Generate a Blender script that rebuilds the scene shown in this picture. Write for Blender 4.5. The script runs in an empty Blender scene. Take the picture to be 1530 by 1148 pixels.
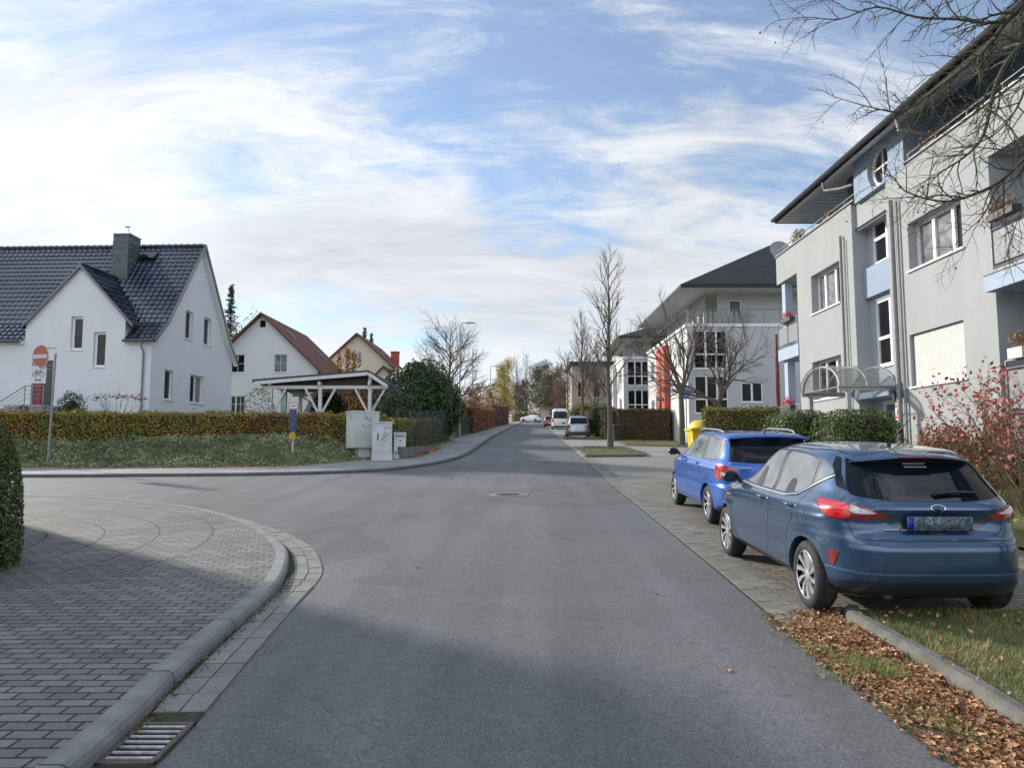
import bpy, bmesh, math, random
from mathutils import Vector, Matrix, Euler, noise
from mathutils.geometry import tessellate_polygon, delaunay_2d_cdt
from mathutils.bvhtree import BVHTree
R = math.radians
rnd = random.Random(7)
scene = bpy.context.scene
COL = scene.collection

# ---------------------------------------------------------------- camera
FPX = 1105.0
CZ = 1.78
TH = math.atan(101 / FPX)
S = math.tan(TH - math.atan(44 / FPX))          # the street climbs away from the camera
cd = bpy.data.cameras.new('camera'); cam = bpy.data.objects.new('camera', cd); COL.objects.link(cam)
cam.location = (0, 0, CZ); cam.rotation_euler = (math.pi / 2 + TH, 0, 0)
cd.sensor_fit = 'HORIZONTAL'; cd.sensor_width = 36; cd.lens = 36 * FPX / 1530
cd.clip_start = .05; cd.clip_end = 3000
scene.camera = cam

# ---------------------------------------------------------------- light
scene.view_settings.view_transform = 'Standard'; scene.view_settings.look = 'None'
scene.view_settings.exposure = 0.60; scene.view_settings.gamma = 1
SAZ, SEL = 52, 22
sv = Vector((-math.sin(R(SAZ)) * math.cos(R(SEL)), math.cos(R(SAZ)) * math.cos(R(SEL)), math.sin(R(SEL))))
sl = bpy.data.lights.new('sun', 'SUN'); sl.energy = 3.75; sl.angle = R(2.0); sl.color = (1, .93, .82)
so = bpy.data.objects.new('sun', sl); COL.objects.link(so); so.rotation_euler = sv.to_track_quat('Z', 'Y').to_euler()

w = bpy.data.worlds.new('World'); scene.world = w; w.use_nodes = True
nt = w.node_tree; nt.nodes.clear()
def N(t, **k):
    n = nt.nodes.new(t)
    for a, b in k.items(): setattr(n, a, b)
    return n
def L(a, b): nt.links.new(a, b)
def M(op, a, b=None, c=None, clamp=False):
    n = N('ShaderNodeMath', operation=op, use_clamp=clamp)
    for i, v in enumerate((a, b, c)):
        if v is None: continue
        if isinstance(v, (int, float)): n.inputs[i].default_value = v
        else: L(v, n.inputs[i])
    return n.outputs[0]
sky = N('ShaderNodeTexSky', sky_type='NISHITA', sun_disc=False, sun_elevation=R(SEL), sun_rotation=R(-SAZ))
sky.air_density = 1.0; sky.dust_density = .25; sky.ozone_density = 3.0
bg = N('ShaderNodeBackground'); bg.inputs[1].default_value = .125
bgc = N('ShaderNodeBackground')
tc = N('ShaderNodeTexCoord'); sp = N('ShaderNodeSeparateXYZ'); L(tc.outputs['Generated'], sp.inputs[0])
zz = M('ADD', M('MAXIMUM', sp.outputs[2], 0.0), .42)
cx = M('DIVIDE', sp.outputs[0], zz); cy = M('DIVIDE', sp.outputs[1], zz)
cb = N('ShaderNodeCombineXYZ'); L(cx, cb.inputs[0]); L(cy, cb.inputs[1])
def cl(rot, sc, scale, det, dist, rough=.6):
    mp = N('ShaderNodeMapping'); mp.inputs['Rotation'].default_value = (0, 0, R(rot)); mp.inputs['Scale'].default_value = sc
    L(cb.outputs[0], mp.inputs[0])
    n = N('ShaderNodeTexNoise'); n.inputs['Scale'].default_value = scale; n.inputs['Detail'].default_value = det
    n.inputs['Distortion'].default_value = dist; n.inputs['Roughness'].default_value = rough
    L(mp.outputs[0], n.inputs['Vector']); return n.outputs['Fac']
n1 = cl(-42, (.42, 1, 1), 2.6, 10, .5, .62)
n2 = cl(-34, (.34, 1, 1), 8.0, 12, .7, .70)
n3 = cl(-60, (.7, 1, 1), .9, 3, .3)
dens = M('ADD', M('MULTIPLY', n1, .75), M('MULTIPLY', n2, .62))
dens = M('ADD', dens, M('MULTIPLY', M('SUBTRACT', n3, .45), .45))
# more cloud low down and towards the sun on the left
dens = M('ADD', dens, M('MULTIPLY', M('MAXIMUM', M('SUBTRACT', .42, sp.outputs[2]), -.08), .55))
dens = M('ADD', dens, M('MULTIPLY', sp.outputs[0], -.07))
mr = N('ShaderNodeMapRange', interpolation_type='SMOOTHSTEP'); L(dens, mr.inputs[0])
mr.inputs[1].default_value = .61; mr.inputs[2].default_value = .84; mr.inputs[3].default_value = .16; mr.inputs[4].default_value = .97
# cloud brightness: bright, greyer where thick and low
sh = cl(-35, (.45, 1, 1), 3.0, 9, .6)
br = N('ShaderNodeMapRange'); L(M('ADD', M('MULTIPLY', sh, .55), M('MULTIPLY', n2, .45)), br.inputs[0]); br.inputs[1].default_value = .36; br.inputs[2].default_value = .64
br.inputs[3].default_value = .46; br.inputs[4].default_value = .70
vd = N('ShaderNodeVectorMath', operation='DOT_PRODUCT'); L(tc.outputs['Generated'], vd.inputs[0]); vd.inputs[1].default_value = sv
glow = M('MULTIPLY', M('POWER', M('MAXIMUM', vd.outputs['Value'], 0.0), 6), .13)
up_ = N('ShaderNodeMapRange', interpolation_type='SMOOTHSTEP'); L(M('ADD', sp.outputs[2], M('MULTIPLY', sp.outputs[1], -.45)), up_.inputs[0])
up_.inputs[1].default_value = .22; up_.inputs[2].default_value = .80; up_.inputs[3].default_value = 1.0; up_.inputs[4].default_value = 2.7      # out-of-view cloud overhead and behind the camera brightened to lift ambient light
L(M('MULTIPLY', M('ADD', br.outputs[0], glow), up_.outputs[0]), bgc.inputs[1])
bgc.inputs[0].default_value = (.93, .96, 1.0, 1)
mx = N('ShaderNodeMixShader'); L(mr.outputs[0], mx.inputs[0]); L(sky.outputs[0], bg.inputs[0]); L(bg.outputs[0], mx.inputs[1]); L(bgc.outputs[0], mx.inputs[2])
wo = N('ShaderNodeOutputWorld'); L(mx.outputs[0], wo.inputs[0])

# ---------------------------------------------------------------- pixel rays -> points of the place
def ray(px, py):
    u = (px - 765) / FPX; v = (574 - py) / FPX
    return (u, math.cos(TH) - v * math.sin(TH), math.sin(TH) + v * math.cos(TH))
def P(px, py, Y):
    d = ray(px, py); k = Y / d[1]; return Vector((d[0] * k, Y, CZ + d[2] * k))
def G(px, py):
    d = ray(px, py); t = CZ / (S * d[1] - d[2]); return (d[0] * t, d[1] * t)
def gz(y):                                       # height of the street: climbs, then levels off at the crest
    if y < 150: return S * y
    t = min(y, 260) - 150; return S * (150 + t - t * t / 220)

# ---------------------------------------------------------------- materials
MATS = {}
def mat(name, col, rough=.8, var=.12, scale=3.0, bump=0.0, bscale=40, metal=0.0, spec=.5, coat=0.0, col2=None, island=None, ior=None, det=6, emit=None, trans=0, streak=0):
    if name in MATS: return MATS[name]
    m = bpy.data.materials.new(name); m.use_nodes = True; t = m.node_tree
    b = t.nodes['Principled BSDF']
    b.inputs['Roughness'].default_value = rough; b.inputs['Metallic'].default_value = metal
    b.inputs['Specular IOR Level'].default_value = spec
    if ior: b.inputs['IOR'].default_value = ior
    if coat: b.inputs['Coat Weight'].default_value = coat; b.inputs['Coat Roughness'].default_value = .03
    if trans: b.inputs['Transmission Weight'].default_value = trans
    tcn = t.nodes.new('ShaderNodeTexCoord')
    no = t.nodes.new('ShaderNodeTexNoise'); no.inputs['Scale'].default_value = scale; no.inputs['Detail'].default_value = det; no.inputs['Roughness'].default_value = .65
    t.links.new(tcn.outputs['Object'], no.inputs['Vector'])
    if island:
        g = t.nodes.new('ShaderNodeNewGeometry'); cr = t.nodes.new('ShaderNodeValToRGB')
        els = cr.color_ramp.elements
        while len(els) < len(island): els.new(.5)
        for i, c in enumerate(island):
            els[i].position = i / max(1, len(island) - 1); els[i].color = (*c, 1)
        mxx = t.nodes.new('ShaderNodeMath'); mxx.operation = 'MULTIPLY_ADD'
        t.links.new(no.outputs['Fac'], mxx.inputs[0]); mxx.inputs[1].default_value = 2.6; mxx.inputs[2].default_value = -1.05
        rm_ = t.nodes.new('ShaderNodeMath'); rm_.operation = 'MULTIPLY'; t.links.new(g.outputs['Random Per Island'], rm_.inputs[0]); rm_.inputs[1].default_value = .62
        ad = t.nodes.new('ShaderNodeMath'); ad.operation = 'ADD'; ad.use_clamp = True
        t.links.new(rm_.outputs[0], ad.inputs[0]); t.links.new(mxx.outputs[0], ad.inputs[1])
        t.links.new(ad.outputs[0], cr.inputs[0]); t.links.new(cr.outputs[0], b.inputs['Base Color'])
    else:
        c2 = col2 or tuple(max(0, x * (1 - var * 2)) for x in col)
        cr = t.nodes.new('ShaderNodeMix'); cr.data_type = 'RGBA'
        mrr = t.nodes.new('ShaderNodeMapRange'); mrr.inputs[1].default_value = .3; mrr.inputs[2].default_value = .7
        t.links.new(no.outputs['Fac'], mrr.inputs[0]); t.links.new(mrr.outputs[0], cr.inputs[0])
        cr.inputs[6].default_value = (*c2, 1)
        cr.inputs[7].default_value = (*(min(1, x * (1 + var * .4)) for x in col), 1)
        t.links.new(cr.outputs[2], b.inputs['Base Color'])
        if streak:                                    # rain streaks and blotches on render
            mps = t.nodes.new('ShaderNodeMapping'); mps.inputs['Scale'].default_value = (1.6, 1.6, .25); t.links.new(tcn.outputs['Object'], mps.inputs[0])
            ns = t.nodes.new('ShaderNodeTexNoise'); ns.inputs['Scale'].default_value = 1.2; ns.inputs['Detail'].default_value = 8; ns.inputs['Roughness'].default_value = .7; t.links.new(mps.outputs[0], ns.inputs['Vector'])
            ms = t.nodes.new('ShaderNodeMapRange'); ms.inputs[1].default_value = .25; ms.inputs[2].default_value = .65; ms.inputs[3].default_value = 1 - streak; ms.inputs[4].default_value = 1.03; t.links.new(ns.outputs['Fac'], ms.inputs[0])
            vs_ = t.nodes.new('ShaderNodeVectorMath'); vs_.operation = 'SCALE'; t.links.new(cr.outputs[2], vs_.inputs[0]); t.links.new(ms.outputs[0], vs_.inputs['Scale']); t.links.new(vs_.outputs[0], b.inputs['Base Color'])
    if bump:
        n2 = t.nodes.new('ShaderNodeTexNoise'); n2.inputs['Scale'].default_value = bscale; n2.inputs['Detail'].default_value = 4
        t.links.new(tcn.outputs['Object'], n2.inputs['Vector'])
        bp = t.nodes.new('ShaderNodeBump'); bp.inputs['Strength'].default_value = bump; bp.inputs['Distance'].default_value = .02
        t.links.new(n2.outputs['Fac'], bp.inputs['Height']); t.links.new(bp.outputs[0], b.inputs['Normal'])
    if emit: b.inputs['Emission Color'].default_value = (*emit, 1); b.inputs['Emission Strength'].default_value = 1
    MATS[name] = m; return m

# ---------------------------------------------------------------- mesh builder
class MB:
    def __init__(s): s.v = []; s.f = []; s.m = []
    def add(s, vs, fs, mi=0):
        o = len(s.v); s.v.extend([tuple(v) for v in vs]); s.f.extend([tuple(o + i for i in f) for f in fs]); s.m.extend([mi] * len(fs))
    def quad(s, a, b, c, d, mi=0): s.add((a, b, c, d), ((0, 1, 2, 3),), mi)
    def box(s, x0, x1, y0, y1, z0, z1, mi=0, M_=None):
        vs = [Vector((x, y, z)) for z in (z0, z1) for x, y in ((x0, y0), (x1, y0), (x1, y1), (x0, y1))]
        if M_: vs = [M_ @ v for v in vs]
        s.add(vs, ((3, 2, 1, 0), (4, 5, 6, 7), (0, 1, 5, 4), (1, 2, 6, 5), (2, 3, 7, 6), (3, 0, 4, 7)), mi)
    def beam(s, a, b, w, h, mi=0, up=(0, 0, 1)):      # box from a to b
        a = Vector(a); b = Vector(b); d = (b - a).normalized(); u = Vector(up)
        x = d.cross(u)
        if x.length < 1e-3: x = d.cross(Vector((1, 0, 0)))
        x.normalize(); y = x.cross(d); x *= w / 2; y *= h / 2
        vs = [p + q for p in (a, b) for q in (-x - y, x - y, x + y, -x + y)]
        s.add(vs, ((3, 2, 1, 0), (4, 5, 6, 7), (0, 1, 5, 4), (1, 2, 6, 5), (2, 3, 7, 6), (3, 0, 4, 7)), mi)
    def tube(s, pts, rs, n=8, mi=0, cap=True):
        pts = [Vector(p) for p in pts]
        if isinstance(rs, (int, float)): rs = [rs] * len(pts)
        rings = []; px_ = None
        for i, p in enumerate(pts):
            d = (pts[min(i + 1, len(pts) - 1)] - pts[max(i - 1, 0)]).normalized()
            if px_ is None: x = d.orthogonal().normalized()
            else:
                x = px_ - d * px_.dot(d)
                x = d.orthogonal().normalized() if x.length < 1e-4 else x.normalized()
            px_ = x; y = d.cross(x)
            rings.append([p + (x * math.cos(2 * math.pi * k / n) + y * math.sin(2 * math.pi * k / n)) * rs[i] for k in range(n)])
        vs = [v for r in rings for v in r]; fs = []
        for i in range(len(rings) - 1):
            for k in range(n):
                fs.append((i * n + k, i * n + (k + 1) % n, (i + 1) * n + (k + 1) % n, (i + 1) * n + k))
        if cap: fs.append(tuple(range(n - 1, -1, -1))); fs.append(tuple((len(rings) - 1) * n + k for k in range(n)))
        s.add(vs, fs, mi)
    def lathe(s, prof, n=24, mi=0, M_=None):          # profile of (r, z)
        vs = []
        for r, z in prof:
            for k in range(n):
                v = Vector((r * math.cos(2 * math.pi * k / n), r * math.sin(2 * math.pi * k / n), z)); vs.append(M_ @ v if M_ else v)
        fs = [(i * n + k, i * n + (k + 1) % n, (i + 1) * n + (k + 1) % n, (i + 1) * n + k) for i in range(len(prof) - 1) for k in range(n)]
        s.add(vs, fs, mi)
    def prism(s, poly, O, U, V, W_, t, mi=0):         # polygon (u,v) at O, extruded t along W_
        O, U, V, W_ = map(Vector, (O, U, V, W_)); n = len(poly)
        a = [O + U * p[0] + V * p[1] for p in poly]; b = [p + W_ * t for p in a]
        tri = tessellate_polygon([[Vector((p[0], p[1], 0)) for p in poly]])
        s.add(a + b, [tuple(q) for q in tri] + [tuple(n + i for i in reversed(q)) for q in tri] + [(i, (i + 1) % n, n + (i + 1) % n, n + i) for i in range(n)], mi)
    def wall(s, O, U, Nn, outer, holes=(), dep=.15, mi=0, rmi=None):   # outline (u, z) with rectangular openings and their reveals
        O = Vector(O); U = Vector(U); V = Vector((0, 0, 1)); Nn = Vector(Nn)
        loops = [[Vector((p[0], p[1], 0)) for p in outer]]
        for (a, b, c, d) in holes: loops.append([Vector((a, c, 0)), Vector((a, d, 0)), Vector((b, d, 0)), Vector((b, c, 0))])
        flat = [p for l in loops for p in l]
        tri = tessellate_polygon(loops)
        s.add([O + U * p.x + V * p.y for p in flat], [tuple(q) for q in tri], mi)
        for (a, b, c, d) in holes:
            q = [O + U * x + V * z for x, z in ((a, c), (b, c), (b, d), (a, d))]; r = [p - Nn * dep for p in q]
            for i in range(4): s.quad(q[i], q[(i + 1) % 4], r[(i + 1) % 4], r[i], mi if rmi is None else rmi)
    def leaf(s, c, size, nrm=None, mi=0, asp=.6):
        a = Vector((rnd.gauss(0, 1), rnd.gauss(0, 1), rnd.gauss(0, 1))).normalized()
        if nrm is not None: nn = (Vector(nrm) + a * .9).normalized()
        else: nn = a
        x = nn.orthogonal().normalized(); x = Matrix.Rotation(rnd.uniform(0, 6.28), 3, nn) @ x; y = nn.cross(x)
        x *= size * .5; y *= size * .5 * asp; c = Vector(c)
        s.add((c - x, c - y + nn * size * .08, c + x, c + y + nn * size * .08), ((0, 1, 2, 3),), mi)
    def build(s, name, mats, parent=None, smooth=False, rel=False, angle=None):
        me = bpy.data.meshes.new(name)
        if not isinstance(mats, (list, tuple)): mats = [mats]
        v = s.v
        if parent is not None and rel:
            r = parent
            while r.parent: r = r.parent
            mi_ = Matrix.LocRotScale(r.location, r.rotation_euler, None).inverted(); v = [mi_ @ Vector(p) for p in v]
        me.from_pydata([tuple(p) for p in v], [], s.f)
        for m in mats: me.materials.append(m)
        if len(mats) > 1: me.polygons.foreach_set('material_index', s.m)
        if smooth: me.polygons.foreach_set('use_smooth', [True] * len(s.f))
        me.update()
        if angle: me.set_sharp_from_angle(angle=R(angle))
        o = bpy.data.objects.new(name, me); COL.objects.link(o)
        if parent is not None: o.parent = parent
        return o

def tag(o, label, cat, group=None):
    o['label'] = label; o['category'] = cat
    if group: o['group'] = group
    return o
def thing(name, label, cat, loc=(0, 0, 0), rz=0, group=None, rx=0):
    o = bpy.data.objects.new(name, None); o.empty_display_size = .2; COL.objects.link(o)
    o.location = loc; o.rotation_euler = (rx, 0, rz); return tag(o, label, cat, group)
def struct(name, mb, m, kind='structure', **k):
    o = mb.build(name, m, **k); o['kind'] = kind; return o
def dup(root, loc, rz=None, label=None, scale=None):
    r = root.copy(); COL.objects.link(r); r.location = loc
    if rz is not None: r.rotation_euler = (r.rotation_euler[0], r.rotation_euler[1], rz)
    if scale: r.scale = (scale,) * 3 if isinstance(scale, (int, float)) else scale
    if label: r['label'] = label
    for ch in list(root.children):
        c = ch.copy(); COL.objects.link(c); c.parent = r
        for g in ch.children:
            d = g.copy(); COL.objects.link(d); d.parent = c
    return r
def resample(pts, step):
    out = [Vector(pts[0])]; acc = 0
    for a, b in zip(pts, pts[1:]):
        a = Vector(a); b = Vector(b); l = (b - a).length; 
        n = max(1, int(l / step))
        for i in range(1, n + 1): out.append(a.lerp(b, i / n))
    return out
def catmull(pts, k=6, closed=False):
    n = len(pts); out = []
    rng = range(n if closed else n - 1)
    for i in rng:
        p = [Vector(pts[(i + j) % n] if closed else pts[min(max(i + j, 0), n - 1)]) for j in (-1, 0, 1, 2)]
        for q in range(k):
            t = q / k
            out.append(.5 * ((2 * p[1]) + (p[2] - p[0]) * t + (2 * p[0] - 5 * p[1] + 4 * p[2] - p[3]) * t * t + (3 * p[1] - p[0] - 3 * p[2] + p[3]) * t ** 3))
    if not closed: out.append(Vector(pts[-1]))
    return out
# ================================================================= SETTING: ground, road, pavements
def brickmat(name, c1, c2, mortar, bw, bh, rot=0, msize=.012, rings=None, rough=.85):
    m = bpy.data.materials.new(name); m.use_nodes = True; t = m.node_tree; b = t.nodes['Principled BSDF']; ln = t.links.new
    tcn = t.nodes.new('ShaderNodeTexCoord'); mp = t.nodes.new('ShaderNodeMapping'); mp.inputs['Rotation'].default_value = (0, 0, R(rot))
    ln(tcn.outputs['Object'], mp.inputs[0])
    # slightly irregular laying
    nz = t.nodes.new('ShaderNodeTexNoise'); nz.inputs['Scale'].default_value = 2.2; ln(mp.outputs[0], nz.inputs['Vector'])
    va = t.nodes.new('ShaderNodeVectorMath'); va.operation = 'MULTIPLY_ADD'; ln(nz.outputs['Color'], va.inputs[0]); va.inputs[1].default_value = (.03, .03, 0); ln(mp.outputs[0], va.inputs[2])
    br = t.nodes.new('ShaderNodeTexBrick'); ln(va.outputs[0], br.inputs['Vector'])
    br.inputs['Scale'].default_value = 1; br.inputs['Brick Width'].default_value = bw; br.inputs['Row Height'].default_value = bh
    br.inputs['Mortar Size'].default_value = msize; br.inputs['Mortar Smooth'].default_value = .35; br.inputs['Bias'].default_value = 0
    br.inputs['Color1'].default_value = (*c1, 1); br.inputs['Color2'].default_value = (*c2, 1); br.inputs['Mortar'].default_value = (*mortar, 1)
    no = t.nodes.new('ShaderNodeTexNoise'); no.inputs['Scale'].default_value = .9; no.inputs['Detail'].default_value = 9; no.inputs['Roughness'].default_value = .7; ln(tcn.outputs['Object'], no.inputs['Vector'])
    mr = t.nodes.new('ShaderNodeMapRange'); mr.inputs[1].default_value = .3; mr.inputs[2].default_value = .7; mr.inputs[3].default_value = .62; mr.inputs[4].default_value = 1.25; ln(no.outputs['Fac'], mr.inputs[0])
    n2 = t.nodes.new('ShaderNodeTexNoise'); n2.inputs['Scale'].default_value = 60; n2.inputs['Detail'].default_value = 5; ln(tcn.outputs['Object'], n2.inputs['Vector'])
    m2 = t.nodes.new('ShaderNodeMapRange'); m2.inputs[1].default_value = .3; m2.inputs[2].default_value = .7; m2.inputs[3].default_value = .8; m2.inputs[4].default_value = 1.2; ln(n2.outputs['Fac'], m2.inputs[0])
    mu = t.nodes.new('ShaderNodeMath'); mu.operation = 'MULTIPLY'; ln(mr.outputs[0], mu.inputs[0]); ln(m2.outputs[0], mu.inputs[1])
    vm = t.nodes.new('ShaderNodeVectorMath'); vm.operation = 'SCALE'; ln(br.outputs['Color'], vm.inputs[0]); ln(mu.outputs[0], vm.inputs['Scale'])
    fac = br.outputs['Fac']; colr = vm.outputs[0]
    if rings:
        ctr, radii, wd = rings
        s1 = t.nodes.new('ShaderNodeVectorMath'); s1.operation = 'SUBTRACT'; ln(tcn.outputs['Object'], s1.inputs[0]); s1.inputs[1].default_value = (*ctr, 0)
        s2 = t.nodes.new('ShaderNodeVectorMath'); s2.operation = 'MULTIPLY'; ln(s1.outputs[0], s2.inputs[0]); s2.inputs[1].default_value = (1, 1, 0)
        s3 = t.nodes.new('ShaderNodeVectorMath'); s3.operation = 'LENGTH'; ln(s2.outputs[0], s3.inputs[0])
        tot = None
        for r in radii:
            c = t.nodes.new('ShaderNodeMath'); c.operation = 'COMPARE'; ln(s3.outputs['Value'], c.inputs[0]); c.inputs[1].default_value = r; c.inputs[2].default_value = wd
            if tot is None: tot = c.outputs[0]
            else:
                a = t.nodes.new('ShaderNodeMath'); a.operation = 'MAXIMUM'; ln(tot, a.inputs[0]); ln(c.outputs[0], a.inputs[1]); tot = a.outputs[0]
        sy = t.nodes.new('ShaderNodeSeparateXYZ'); ln(s1.outputs[0], sy.inputs[0])
        g = t.nodes.new('ShaderNodeMath'); g.operation = 'GREATER_THAN'; ln(sy.outputs[1], g.inputs[0]); g.inputs[1].default_value = -1.0
        g2 = t.nodes.new('ShaderNodeMath'); g2.operation = 'MULTIPLY'; ln(g.outputs[0], g2.inputs[0]); ln(tot, g2.inputs[1])
        mxn = t.nodes.new('ShaderNodeMix'); mxn.data_type = 'RGBA'; ln(g2.outputs[0], mxn.inputs[0]); ln(colr, mxn.inputs[6]); mxn.inputs[7].default_value = (*mortar, 1); colr = mxn.outputs[2]
    ln(colr, b.inputs['Base Color']); b.inputs['Roughness'].default_value = rough
    sb = t.nodes.new('ShaderNodeMath'); sb.operation = 'MULTIPLY_ADD'; ln(n2.outputs['Fac'], sb.inputs[0]); sb.inputs[1].default_value = .25
    iv = t.nodes.new('ShaderNodeMath'); iv.operation = 'SUBTRACT'; iv.inputs[0].default_value = 1; ln(fac, iv.inputs[1]); ln(iv.outputs[0], sb.inputs[2])
    bp = t.nodes.new('ShaderNodeBump'); bp.inputs['Strength'].default_value = .6; bp.inputs['Distance'].default_value = .012; ln(sb.outputs[0], bp.inputs['Height']); ln(bp.outputs[0], b.inputs['Normal'])
    return m
def asphaltmat():
    m = bpy.data.materials.new('asphalt'); m.use_nodes = True; t = m.node_tree; b = t.nodes['Principled BSDF']; ln = t.links.new
    tcn = t.nodes.new('ShaderNodeTexCoord')
    def nz(sc, det, ro=.6, dist=0, vec=None):
        n = t.nodes.new('ShaderNodeTexNoise'); n.inputs['Scale'].default_value = sc; n.inputs['Detail'].default_value = det; n.inputs['Roughness'].default_value = ro; n.inputs['Distortion'].default_value = dist
        ln(vec or tcn.outputs['Object'], n.inputs['Vector']); return n.outputs['Fac']
    def mrg(x, a, b_, c, d):
        n = t.nodes.new('ShaderNodeMapRange'); ln(x, n.inputs[0])
        for i, v in enumerate((a, b_, c, d)): n.inputs[i + 1].default_value = v
        return n.outputs[0]
    def mul(a, b_):
        n = t.nodes.new('ShaderNodeMath'); n.operation = 'MULTIPLY'; ln(a, n.inputs[0]); ln(b_, n.inputs[1]); return n.outputs[0]
    grain = mul(mrg(nz(170, 3, .75), .34, .68, .55, 1.5), mrg(nz(46, 3, .85), .35, .65, .66, 1.34))
    mid = mrg(nz(9, 6), .3, .7, .9, 1.1)
    big = mrg(nz(.35, 5, .6, .5), .3, .7, .86, 1.14)
    mp = t.nodes.new('ShaderNodeMapping'); mp.inputs['Scale'].default_value = (1.1, .06, 1); ln(tcn.outputs['Object'], mp.inputs[0])
    strk = mrg(nz(1.0, 5, .6, .2, mp.outputs[0]), .35, .65, .93, 1.08)
    # tiny light stones
    vo = t.nodes.new('ShaderNodeTexVoronoi'); vo.inputs['Scale'].default_value = 55; ln(tcn.outputs['Object'], vo.inputs['Vector'])
    st = mrg(vo.outputs['Distance'], .07, .20, 2.3, 1.0)
    f = mul(mul(mul(grain, mid), mul(big, strk)), st)
    # cracks and joints
    v2 = t.nodes.new('ShaderNodeTexVoronoi'); v2.feature = 'DISTANCE_TO_EDGE'; v2.inputs['Scale'].default_value = .22
    wv = t.nodes.new('ShaderNodeTexNoise'); wv.inputs['Scale'].default_value = 1.2; wv.inputs['Detail'].default_value = 6; ln(tcn.outputs['Object'], wv.inputs['Vector'])
    vm = t.nodes.new('ShaderNodeVectorMath'); vm.operation = 'MULTIPLY_ADD'; ln(wv.outputs['Color'], vm.inputs[0]); vm.inputs[1].default_value = (.9, .9, 0); ln(tcn.outputs['Object'], vm.inputs[2]); ln(vm.outputs[0], v2.inputs['Vector'])
    crk = mrg(v2.outputs['Distance'], 0, .0018, .62, 1.0)
    pt = mrg(nz(.28, 2, .4, 1.5), .60, .63, 1.0, .86)            # old repair patches
    mp2 = t.nodes.new('ShaderNodeMapping'); mp2.inputs['Scale'].default_value = (1, .05, 1); ln(tcn.outputs['Object'], mp2.inputs[0])
    trk = mrg(nz(2.2, 2, .5, 0, mp2.outputs[0]), .42, .62, .93, 1.05)
    spots = mrg(nz(3.2, 3, .6), .70, .76, 1.0, .72)
    f = mul(mul(mul(f, crk), mul(pt, trk)), spots)
    sc = t.nodes.new('ShaderNodeVectorMath'); sc.operation = 'SCALE'; sc.inputs[0].default_value = (.118, .119, .124); ln(f, sc.inputs['Scale'])
    ln(sc.outputs[0], b.inputs['Base Color']); b.inputs['Roughness'].default_value = .78; b.inputs['Specular IOR Level'].default_value = .35
    bp = t.nodes.new('ShaderNodeBump'); bp.inputs['Strength'].default_value = .5; bp.inputs['Distance'].default_value = .006; ln(nz(140, 3, .8), bp.inputs['Height']); ln(bp.outputs[0], b.inputs['Normal'])
    return m
ASPH = asphaltmat()
PAVL = brickmat('grey_paver_blocks', (.125, .124, .120), (.20, .195, .182), (.020, .020, .020), .21, .105, 0, .010, ((-8.7, 9.0), (4.75, 4.05, 3.35, 2.65), .011))
PAVR = brickmat('brown_paver_blocks', (.17, .155, .125), (.23, .21, .175), (.03, .028, .025), .21, .105, 0, .009)
PAVF = brickmat('light_paver_blocks', (.24, .24, .235), (.30, .30, .29), (.10, .10, .10), .22, .12, 0, .008)
COBB = brickmat('pale_cobbles', (.27, .265, .25), (.36, .355, .34), (.13, .125, .11), .14, .11, 0, .014)
CONC = mat('pale_worn_asphalt', (.215, .21, .195), .85, .12, 1.2, .3, 90)
KERB = mat('kerb_concrete', (.235, .235, .23), .85, .18, 4, .4, 60)
SETT = mat('granite_setts', (.2, .2, .195), .8, .2, 3, .5, 50, island=[(.15, .148, .14), (.18, .175, .165), (.20, .195, .185), (.23, .225, .215)])
SOIL = mat('soil', (.10, .075, .05), .95, .3, 6, .8, 20)
MOSS = mat('moss_joint', (.05, .06, .025), .95, .5, 12, .8, 40)
GRASSG = mat('lawn_ground', (.075, .10, .03), .95, .3, 2.5, .8, 30, col2=(.12, .11, .05))

def strip(mb, left, right, dz=0.0, mi=0, zf=None):      # two matching polylines (x,y)
    n = len(left); zf = zf or (lambda x, y: gz(y))
    vs = [(x, y, zf(x, y) + dz) for x, y in left] + [(x, y, zf(x, y) + dz) for x, y in right]
    mb.add(vs, [(i, i + 1, n + i + 1, n + i) for i in range(n - 1)], mi)
def polysheet(mb, poly, dz, cell=3.0, mi=0, zf=None):   # filled polygon (x,y) draped on the slope
    zf = zf or (lambda x, y: gz(y))
    n = len(poly); pts = [Vector((p[0], p[1])) for p in poly]; 
    xs = [p.x for p in pts]; ys = [p.y for p in pts]
    def inside(x, y):
        c = False; j = n - 1
        for i in range(n):
            if (pts[i].y > y) != (pts[j].y > y) and x < (pts[j].x - pts[i].x) * (y - pts[i].y) / (pts[j].y - pts[i].y) + pts[i].x: c = not c
            j = i
        return c
    ext = list(pts); y = min(ys) + cell / 2
    while y < max(ys):
        x = min(xs) + cell / 2
        while x < max(xs):
            if inside(x, y): ext.append(Vector((x, y)))
            x += cell
        y += cell
    r = delaunay_2d_cdt(ext, [], [list(range(n))], 1, 1e-5)
    mb.add([(p.x, p.y, zf(p.x, p.y) + dz) for p in r[0]], [tuple(f) for f in r[2]], mi)
    return inside

# big ground sheet reaching past everything
mb = MB(); ys = [-60, -30, 0, 30, 60, 90, 120, 150, 165, 180, 195, 210, 225, 240, 260, 320, 500, 900, 1500]
for a, b in zip(ys, ys[1:]): mb.quad((-900, a, gz(a) - .06), (900, a, gz(a) - .06), (900, b, gz(b) - .06), (-900, b, gz(b) - .06))
struct('ground', mb, GRASSG)
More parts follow.
